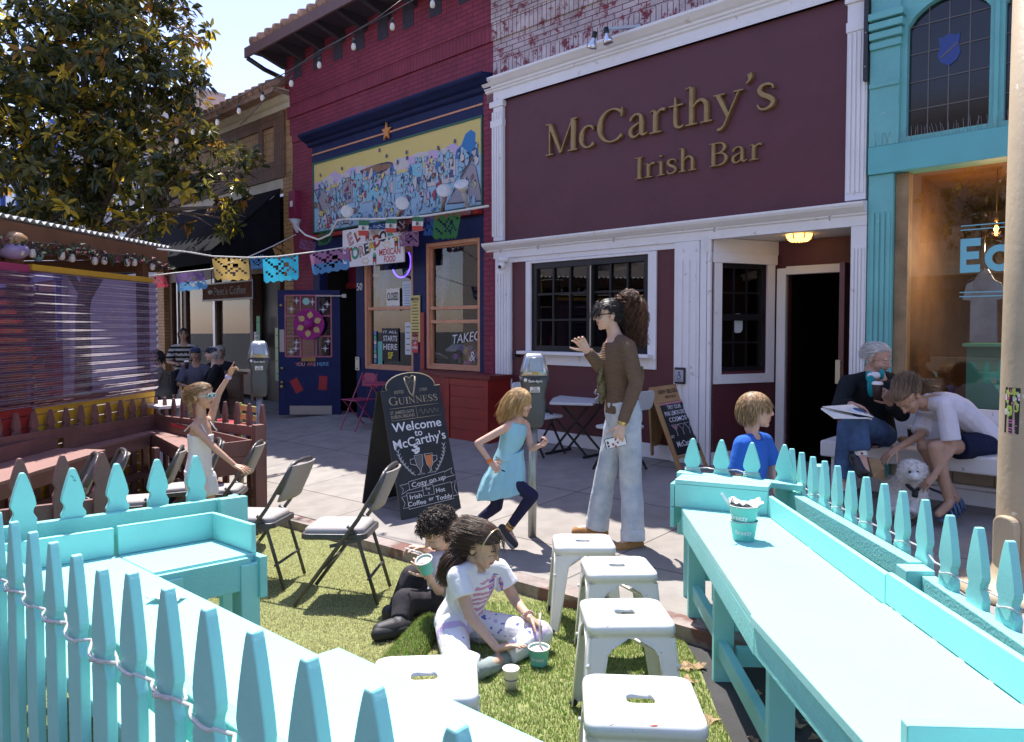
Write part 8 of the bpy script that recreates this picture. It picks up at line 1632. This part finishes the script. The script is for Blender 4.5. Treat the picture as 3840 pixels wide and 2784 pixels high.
t=thing('spoon',Z3(470,480,Ys-.05),'white plastic spoon with green ice cream in the boys hand','spoon');b=MB();b.tube([Z3(372,452,Ys-.04),Z3(450,475,Ys-.08),Z3(510,505,Ys-.12)],[.0035,.004,.005],6);b.ell(Z3(535,515,Ys-.14),(.022,.012,.006));b.build('handle',PAPW,t);MB().ell(Z3(540,503,Ys-.14),(.014,.010,.008)).build('ice_cream',mat('mint_ice',(.2,.5,.12),.5),t)
  # girl sitting on the turf
Yq=3.62
P=Person(onT(1700,2360,0),'sitting girl with a long dark ponytail, white printed shirt and tie dye leggings',.80)
J=dict(neck=Z3(955,590,Yq+.04),pel=Z3(800,1060,Yq+.06),mid=Z3(900,820,Yq+.08),shR=Z3(800,690,Yq-.07),shL=Z3(1140,625,Yq+.12),elR=Z3(905,1010,Yq-.15),wrR=Z3(1130,1280,Yq-.25),elL=Z3(1280,890,Yq+.10),wrL=Z3(1395,1025,Yq-.08),
  hipR=Z3(760,1110,Yq-.02),hipL=Z3(930,1090,Yq+.10),knR=Z3(795,1390,Yq-.30),knL=Z3(1480,1160,Yq-.08),anR=Z3(1000,1420,Yq-.30),anL=Z3(1170,1370,Yq-.24),toR=Z3(1150,1480,Yq-.2),toL=Z3(1030,1430,Yq-.40))
J['shupL']=(.75,.2,.6);J['shupR']=(0,-.3,.9)
h=Head(Z3(1015,425,Yq),(.78,-.42,-.42),(.30,-.25,.92),.225)
P.body(J,h,skin('olive_skin',(.55,.36,.26)),handR=(Vector((.9,-.1,.25)),Vector((.1,-.3,-.9)),.15,.2,1,.2),handL=(Vector((.75,-.35,-.45)),Vector((-.2,-.3,-.9)),.145,.95,-1,.1),vox=.008,fine=.003,closed=True,tors=(1.02,1.0))
PKP,LLP,BLP=cloth('pink_print',(.62,.30,.40)),cloth('lilac_print',(.55,.45,.68)),cloth('blue_print',(.15,.17,.50));WT2=cloth('white_jersey',(.78,.77,.78),.03,10)
def shirtpick(c):
 q=c-Z3(1060,900,Yq-.02);n_=mnoise.noise(c*22);st_=math.sin(c.z*210+3*mnoise.noise(c*14))
 if c.y<Yq+.06 and(q.x/.085)**2+(q.z/.115)**2<1+.5*n_:return 1 if st_>.0 else(2 if(q.x>.0 and q.z>-.02 and st_<-.5)else 0)
 return 0
P.top('shirt',WT2,.013,.26,.006,lo=-.12,hi=.965,wr=.005,mats=[WT2,PKP,BLP],pick=shirtpick,tors=(1.02,1.0),sr=.058)
def legpick(c):
 n_=mnoise.noise(c*13);k=mnoise.noise(c*42+Vector((7,1,2)))
 if n_>.12 and n_<.42:return 1
 if n_>.42:return 2
 if k>.42 and mnoise.noise(c*6+Vector((3,3,3)))>.0:return 3
 return 0
P.pants('leggings',WT2,.013,.94,.006,hi=.14,wr=.004,kr=.066,ar=.050,hr=.088,mats=[WT2,cloth('lilac_wash',(.58,.48,.70)),cloth('pink_wash',(.64,.42,.60)),BLP],pick=legpick)
P.shoe('L',mat('grey_slipper',(.25,.30,.29),.8,var=.2,vs=25),mat('grey_slipper_sole',(.22,.27,.26),.8),.9,1.15);P.shoe('R',mat('black_shoe',(.025,.024,.028)),None,.9)
GH=hairmat('chestnut_hair',(.03,.017,.011),(.12,.065,.035))
hl=lambda x,y,z:z>.17+max(0,y)*.36 if y>.03 else z>-.20
S=falls(P,1300,.42,.0016,hl,.015,flow=(.15,-1,-.30),lift=-.02)+falls(P,26,.4,.0014,lambda x,y,z:y>.22 and z>.2,.06,flow=(-.5,.3,-1),lift=.02)
S+=tail([Z3(860,420,Yq+.03),Z3(800,500,Yq+.02),Z3(745,590,Yq-.02),Z3(700,680,Yq-.03),Z3(655,760,Yq-.03)],520,lambda t:.028+.030*math.sin(math.pi*min(1,.15+t*.85)),.0019,.006,0,14,2.5)
hair(P,GH,S,line=hl)
b=MB();b.tube([h.p(.345*math.cos(a),.13,.135+.368*math.sin(a))for a in np.linspace(-.1,math.pi+.1,18)],.0035,6);b.build('headband',mat('gold_headband',(.60,.48,.30),.3,.6),P.t)
d=(Vector(J['wrL'])-Vector(J['elL'])).normalized();x=d.orthogonal().normalized();yv=d.cross(x);b=MB()
for k in range(16):a=2*math.pi*k/16;b.ell(Vector(J['wrL'])-d*.015+(x*math.cos(a)+yv*math.sin(a))*.027,.006,None,8,6)
b.build('bracelet',mat('bead_pearl',(.6,.5,.45),.3,col2=(.5,.2,.25),vs=150),P.t)
t=thing('spoon',Z3(1480,1150,Yq-.2),'white plastic spoon held by the girl, dipping into the cup on the turf','spoon');b=MB();b.tube([Z3(1483,985,Yq-.22),Z3(1478,1120,Yq-.24),Z3(1480,1260,gc.y)],[.004,.0045,.006],6);b.build('handle',PAPW,t)
  # old man on the bench
Yo=6.02
P=Person(W(-4.0,.6,0),'white haired old man seated on the bench in a black jacket, coffee cup in hand',1.04)
J=dict(neck=Z4(515,365,Yo),pel=Z4(490,850,Yo+.1),mid=Z4(490,600,Yo+.12),shR=Z4(305,430,Yo+.02),shL=Z4(710,425,Yo+.02),elR=Z4(235,620,Yo-.12),wrR=Z4(330,600,Yo-.30),elL=Z4(740,680,Yo-.16),wrL=Z4(640,585,Yo-.32),
  hipR=Z4(420,860,Yo+.02),hipL=Z4(600,850,Yo+.02),knR=Z4(300,800,Yo-.42),knL=Z4(360,715,Yo-.48),anR=Z4(262,1235,Yo-.42),anL=Z4(405,1000,Yo-.55),toR=Z4(285,1320,Yo-.60),toL=Z4(445,1140,Yo-.66))
J['shupL']=(.5,-.6,.6)
h=Head(Z4(550,225,Yo-.02),(.45,-.72,-.32),(.05,-.18,1),.252)
P.body(J,h,skin('ruddy_skin',(.52,.31,.235)),handR=(Vector((.75,-.35,-.3)),Vector((0,-.3,-1)),.19,.35,1,.15),handL=(Vector((-.45,-.25,.65)),Vector((-.5,.45,.3)),.19,.7,1,.12),closed=True,brow=mat('white_brow',(.5,.48,.45),.8),tors=(1.12,1.15))
JK=cloth('black_jacket',(.014,.017,.021),.2,8)
P.top('jacket',JK,.022,.96,.010,lo=-.1,hi=.955,wr=.008,tors=(1.14,1.15),ws=8.)
JB=cloth('blue_denim',(.055,.10,.20),.3,9)
P.pants('jeans',JB,.016,.96,.010,hi=.12,kr=.085,ar=.075,hr=.10,wr=.009,ws=8.)
b=MB();c,X,Yv=P.frame(.80);fr_=Yv if Yv.y<0 else-Yv;V=[Z4(462,285,Yo-.13),Z4(455,480,Yo-.175),Z4(500,430,Yo-.18),Z4(590,335,Yo-.16),Z4(575,320,Yo-.14),Z4(470,390,Yo-.165)]
b.ell(Z4(490,440,Yo-.13),(.032,.028,.105));b.ell(Z4(470,370,Yo-.10),(.022,.03,.05));b.ell(Z4(575,355,Yo-.09),(.022,.03,.045));joined('teal_shirt',[remeshed(b,.006,2)],[cloth('teal_polo',(.02,.30,.32))],P.t);b=MB();cap(b,Z4(490,365,Yo-.12),Z4(535,365,Yo-.12),.030,.030);joined('undershirt',[remeshed(b,.006,2)],[WT2],P.t)
for sd in 'LR':P.shoe(sd,mat('black_leather',(.012,.012,.013),.35),mat('dark_sole',(.03,.03,.03),.7),1.02,1.1)
a,k=Vector(J['anL']),Vector(J['knL']);d=(a-k).normalized();b=MB();cap(b,a-d*.13,a+d*.02,.052,.047,14,(False,False));joined('sock',[remeshed(b,.006,2,.003,30.)],[cloth('white_sock',(.68,.66,.66))],P.t)
WH=hairmat('white_hair',(.48,.46,.43),(.66,.64,.61));hl=lambda x,y,z:z>.22+max(0,y)*.45 if y>.05 else z>-.12
hair(P,WH,falls(P,900,.20,.0018,hl,.03,flow=(.2,-.9,-.5),lift=-.02),line=hl,cap_r=(.365,.445,.385))
A=(Vector((1,0,0)),Vector((0,1,0)),UP);coffee(Z4(540,555,Yo-.40),A,'dark paper coffee cup with a white lid raised in the old mans hand');coffee(Z4(822,905,6.12),A,'dark paper coffee cup with a white lid standing on the bench')
npz=thing('newspaper',Z4(300,660,Yo-.45),'folded white paper resting on the old mans knee','newspaper');b=MB();P4=[Z4(82,628,Yo-.62),Z4(330,610,Yo-.40),Z4(500,715,Yo-.50),Z4(465,705,Yo-.62),Z4(190,705,Yo-.66)];slab(b,P4,.012);slab(b,[p+UP*.012+Vector((.01,0,0))for p in P4[:4]],.006);b.build('page',PAPW,npz,.003)
  # woman bending to the dog
Yd=5.72
P=Person(W(-5.0,.6,0),'woman in a white blouse and navy shorts bending from the bench to feed the dog',.96)
J=dict(neck=Z4(925,585,Yd-.12),pel=Z4(1430,900,Yd+.10),mid=Z4(1230,610,Yd),shL=Z4(1090,600,Yd-.26),shR=Z4(930,690,Yd+.06),elL=Z4(1150,950,Yd-.30),wrL=Z4(1000,1180,Yd-.36),elR=Z4(890,850,Yd-.05),wrR=Z4(690,965,Yd-.18),
  hipL=Z4(1400,930,Yd-.02),hipR=Z4(1390,900,Yd+.20),knL=Z4(1010,950,Yd-.30),knR=Z4(920,945,Yd-.10),anL=Z4(1130,1400,Yd-.34),anR=Z4(1180,1370,Yd-.10),toL=Z4(1040,1490,Yd-.46),toR=Z4(1080,1430,Yd-.30))
h=Head(Z4(780,545,Yd-.22),(-.42,-.30,-.80),(-.72,-.15,.62),.25)
P.body(J,h,SKT,handL=(Vector((-.75,-.1,-.55)),Vector((-.3,.3,-.9)),.175,.55,-1,.2),handR=(Vector((-.8,-.15,-.5)),Vector((.3,.2,-.9)),.175,.35,1,.2),closed=True)
P.top('blouse',cloth('white_blouse',(.70,.67,.74),.04,10),.016,.42,.009,lo=.0,hi=.97,wr=.006,ws=9.,sr=.066)
P.pants('shorts',cloth('navy_shorts',(.012,.016,.045),.15),.018,.28,.009,hi=.16,wr=.006,hr=.108)
SND=mat('blue_sandal',(.07,.12,.22),.6,var=.3,vs=30)
for sd in 'LR':
 a,t_=Vector(J['an'+sd]),Vector(J['to'+sd]);f=(t_-a);f.z=0;f.normalize();x=f.cross(UP);b=MB();hz=min(a.z-.085,t_.z-.03);c=a+f*.05;c.z=hz;V=[c+f*(u*.125)+x*(v*.045)for u,v in((-1,-.6),(-1,.6),(0,.85),(.8,1),(1.05,.3),(1.05,-.3),(.8,-1),(0,-.85))];slab(b,V,.025)
 for o_,r_ in((.02,.055),(.075,.05),(-.045,.05)):cc=a+f*o_;b.tube([Vector((cc.x,cc.y,hz))+x*.05*math.cos(t2)+UP*r_*1.5*math.sin(t2)*(1.2 if o_<.05 else .75)for t2 in np.linspace(0,math.pi,9)],.011,6)
 b.build('sandal',SND,P.t)
BRH=hairmat('light_brown_hair',(.10,.06,.034),(.30,.20,.115));hl=lambda x,y,z:z>.16+max(0,y)*.40 if y>.03 else z>-.15
S=falls(P,1000,.36,.0017,hl,.015,flow=(0,-.95,.15),lift=-.02)+tail([Z4(735,385,Yd-.18),Z4(800,370,Yd-.16),Z4(880,430,Yd-.14),Z4(950,450,Yd-.16),Z4(1080,460,Yd-.18)],420,lambda t:.022+.05*t,.0017,.004,0,12,1.5)
hair(P,BRH,S,line=hl);b=MB();c=Z4(737,378,Yd-.18);b.lathe(c,[(.02,-.008),(.024,0),(.02,.008)],12,(Vector((0,1,0)),Vector((.3,0,1)).normalized(),Vector((1,0,-.3)).normalized()));b.build('hair_tie',mat('mint_tie',(.5,.65,.6),.6),P.t)
t=thing('dog_cup',Z4(860,1200,Yd-.46),'small white cup the woman holds to the dogs muzzle','cup');MB().lathe(Z4(862,1215,Yd-.44),[(0,0),(.026,0),(.036,.05),(.033,.05),(.024,.006),(0,.006)],16,(Vector((1,0,0)),Vector((0,.85,-.5)),Vector((-.35,.3,.85)).normalized())).build('cup_wall',PAPW,t)
t=thing('paper_bag',Z4(540,1120,Yd-.25),'brown paper bag held by the bending woman beside the old mans shoe','bag');b=MB();V=[Z4(*p,Yd-.22+.03*(i%2))for i,p in enumerate(((465,1035),(555,1050),(600,1110),(600,1220),(510,1190)))];b.add(V+[p+Vector((.01,.04,0))for p in V],[tuple(range(5)),tuple(range(9,4,-1))]+[(i,(i+1)%5,5+(i+1)%5,5+i)for i in range(5)],raw=True);b.build('paper',mat('kraft_paper',(.38,.24,.13),.8,var=.15,vs=20),t)
t=thing('paper_box',Z4(760,895,6.1),'brown paper food bag lying on the bench beside the standing cup','box');b=MB();b.ell(Z4(760,890,6.1),(.06,.05,.035),None,8,5);b.build('paper',mat('kraft_paper',(.38,.24,.13)),t)
  # dog
dg_=thing('dog',W(-4.55,.95,0),'fluffy white dog sitting under the bench edge with a dark harness, lapping from a cup','dog')
Yk=5.42;b=MB();hd=Z4(825,1145,Yk);bd=Z4(770,1340,Yk+.12)
b.ell(bd,(.13,.17,.17));b.ell(Z4(720,1390,Yk+.2),(.13,.15,.13));b.ell(hd,(.095,.09,.095));b.ell(Z4(845,1185,Yk-.07),(.045,.055,.038));cap(b,hd,bd,.075,.11)
for x,y in((830,1300),(895,1300)):cap(b,Z4(x,y,Yk+.02),Z4(x-5,1440,Yk-.03),.048,.04);b.ell(Z4(x-5,1452,Yk-.06),(.042,.055,.03))
cap(b,Z4(690,1380,Yk+.1),Z4(690,1450,Yk+.02),.07,.05);b.ell(Z4(690,1452,Yk-.02),(.05,.07,.03));b.ell(Z4(745,1165,Yk+.02),(.035,.05,.075));b.ell(Z4(905,1150,Yk+.03),(.035,.05,.075));cap(b,Z4(660,1400,Yk+.3),Z4(630,1330,Yk+.36),.04,.03)
me=remeshed(b,.009,3);FUR=mat('white_fur',(.70,.66,.62),.9,var=.08,vs=30);body=joined('body',[me],[FUR],dg_)
b=MB();vs_=list(me.vertices)
for _ in range(5200):
 v=random.choice(vs_);n_=(v.normal*.8+Vector((random.gauss(0,.5),random.gauss(0,.5),random.gauss(0,.5)-.25))).normalized();p=v.co;x=n_.orthogonal().normalized()*.003;q=p+n_*random.uniform(.012,.026);b.add([p-x,p+x,q],[(0,1,2)],raw=True)
b.build('fur',FUR,dg_,fix=False);b=MB()
for x,y in((805,1148),(868,1150)):b.ell(Z4(x,y,Yk-.088),.011,None,8,6)
b.build('eye',EYE,dg_);MB().ell(Z4(848,1172,Yk-.125),(.014,.01,.010)).build('nose',EYE,dg_)
b=MB();b.tube([Z4(760,1235,Yk+.04),Z4(800,1270,Yk-.06),Z4(850,1310,Yk-.08),Z4(900,1260,Yk+.02)],.014,8);b.tube([Z4(850,1310,Yk-.085),Z4(845,1350,Yk-.08)],.022,8);b.build('harness',mat('black_harness',(.015,.015,.02),.6),dg_)
t=thing('dog_leash',Z4(1000,1300,Yk),'dark blue leash running from the dog behind the womans legs','leash');b=MB();b.tube([Z4(900,1270,Yk+.03),Z4(960,1280,Yk+.05),Z4(1040,1310,Yk+.15),Z4(1080,1330,Yk+.2)],.010,6);b.build('strap',mat('leash_blue',(.02,.035,.07),.6),t)
  # guests before the coffee shop
def guest(hx,hy,Y,fwd,label,top_,hairc,cap_=None,sk=SKT,stripes=None,arms=1):
 H=.235;hc=Z8(hx,hy,Y);P=Person(Vector((hc.x,Y,hc.z-1.25)),label,1.0,'guests seated before the coffee shop');f=Vector(fwd).normalized();x=f.cross(UP).normalized();B=lambda r,fo,u:hc+x*r+f*fo+UP*u
 J=dict(neck=B(0,-.05,-.20),pel=B(0,-.12,-.72),shR=B(.19,-.05,-.27),shL=B(-.19,-.05,-.27),elR=B(.26,.08,-.52),elL=B(-.26,.08,-.52),wrR=B(.10,.28,-.54),wrL=B(-.10,.28,-.54),hipR=B(.09,-.05,-.76),hipL=B(-.09,-.05,-.76),knR=B(.12,.4,-.74),knL=B(-.12,.4,-.74),anR=B(.12,.4,-1.15),anL=B(-.12,.4,-1.15),toR=B(.12,.52,-1.2),toL=B(-.12,.52,-1.2))
 P.body(J,Head(hc,f,UP,H),sk,vox=.016,fine=.009,handR=(f*.6-x*.6,-UP,.17,.5,-1),handL=(f*.6+x*.6,-UP,.17,.5,1));m=cloth(label.split(' ')[-1]+'_top_%d'%int(hx),top_)
 P.top('shirt',m,.02,.44,.014,wr=.004,mats=[m,stripes]if stripes else None,pick=(lambda c:int((c.z+10)/.045)%2)if stripes else None);P.pants('trousers',cloth('dark_trousers',(.03,.03,.035)),.015,.95,.016)
 hm=hairmat('guest_hair_%d'%int(hx),hairc,tuple(c*1.6 for c in hairc));hl=lambda x,y,z:z>.2+max(0,y)*.4 if y>.05 else z>-.2
 hair(P,hm,falls(P,90,.3 if cap_ else .45,.008,hl,.05),line=hl)
 if cap_:
  b=MB();h=P.head;h.e(b,0,-.04,.22,.40,.46,.30);b.add([h.p(a,c_,.22+dz)for dz in(0,-.03)for a,c_ in((-.28,.34),(.28,.34),(.22,.68),(-.22,.68))],[(0,1,2,3),(7,6,5,4),(0,1,5,4),(1,2,6,5),(2,3,7,6),(3,0,4,7)],raw=True);b.build('cap',cloth('guest_cap_%d'%int(hx),cap_),P.t)
 return P
guest(590,850,12.6,(.25,-1,0),'bearded man in a grey polo and blue cap at the cafe table',(.12,.12,.16),(.3,.28,.26),(.05,.06,.11))
guest(800,850,12.2,(-.9,-.5,0),'old man in a black jacket and dark cap turned to his neighbour',(.01,.01,.012),(.4,.38,.36),(.035,.035,.06),SKM)
guest(85,890,12.4,(-.9,-.45,0),'dark haired woman in a patterned top at the left end of the cafe table',(.18,.16,.13),(.012,.01,.01),None,SKM)
guest(905,820,13.3,(.2,-1,0),'man in a pale cap behind the black jacketed man',(.02,.02,.025),(.2,.18,.15),(.35,.33,.28))
guest(440,600,13.8,(.3,-1,0),'person in a black and white striped shirt standing by the coffee shop window',(.02,.02,.02),(.03,.02,.015),None,SKT,cloth('white_stripe',(.5,.48,.44)))
t=coffee(Z8(480,1040,12.1),(Vector((1,0,0)),Vector((0,1,0)),UP),'coffee cup with a white lid on the cafe table before the bearded man')
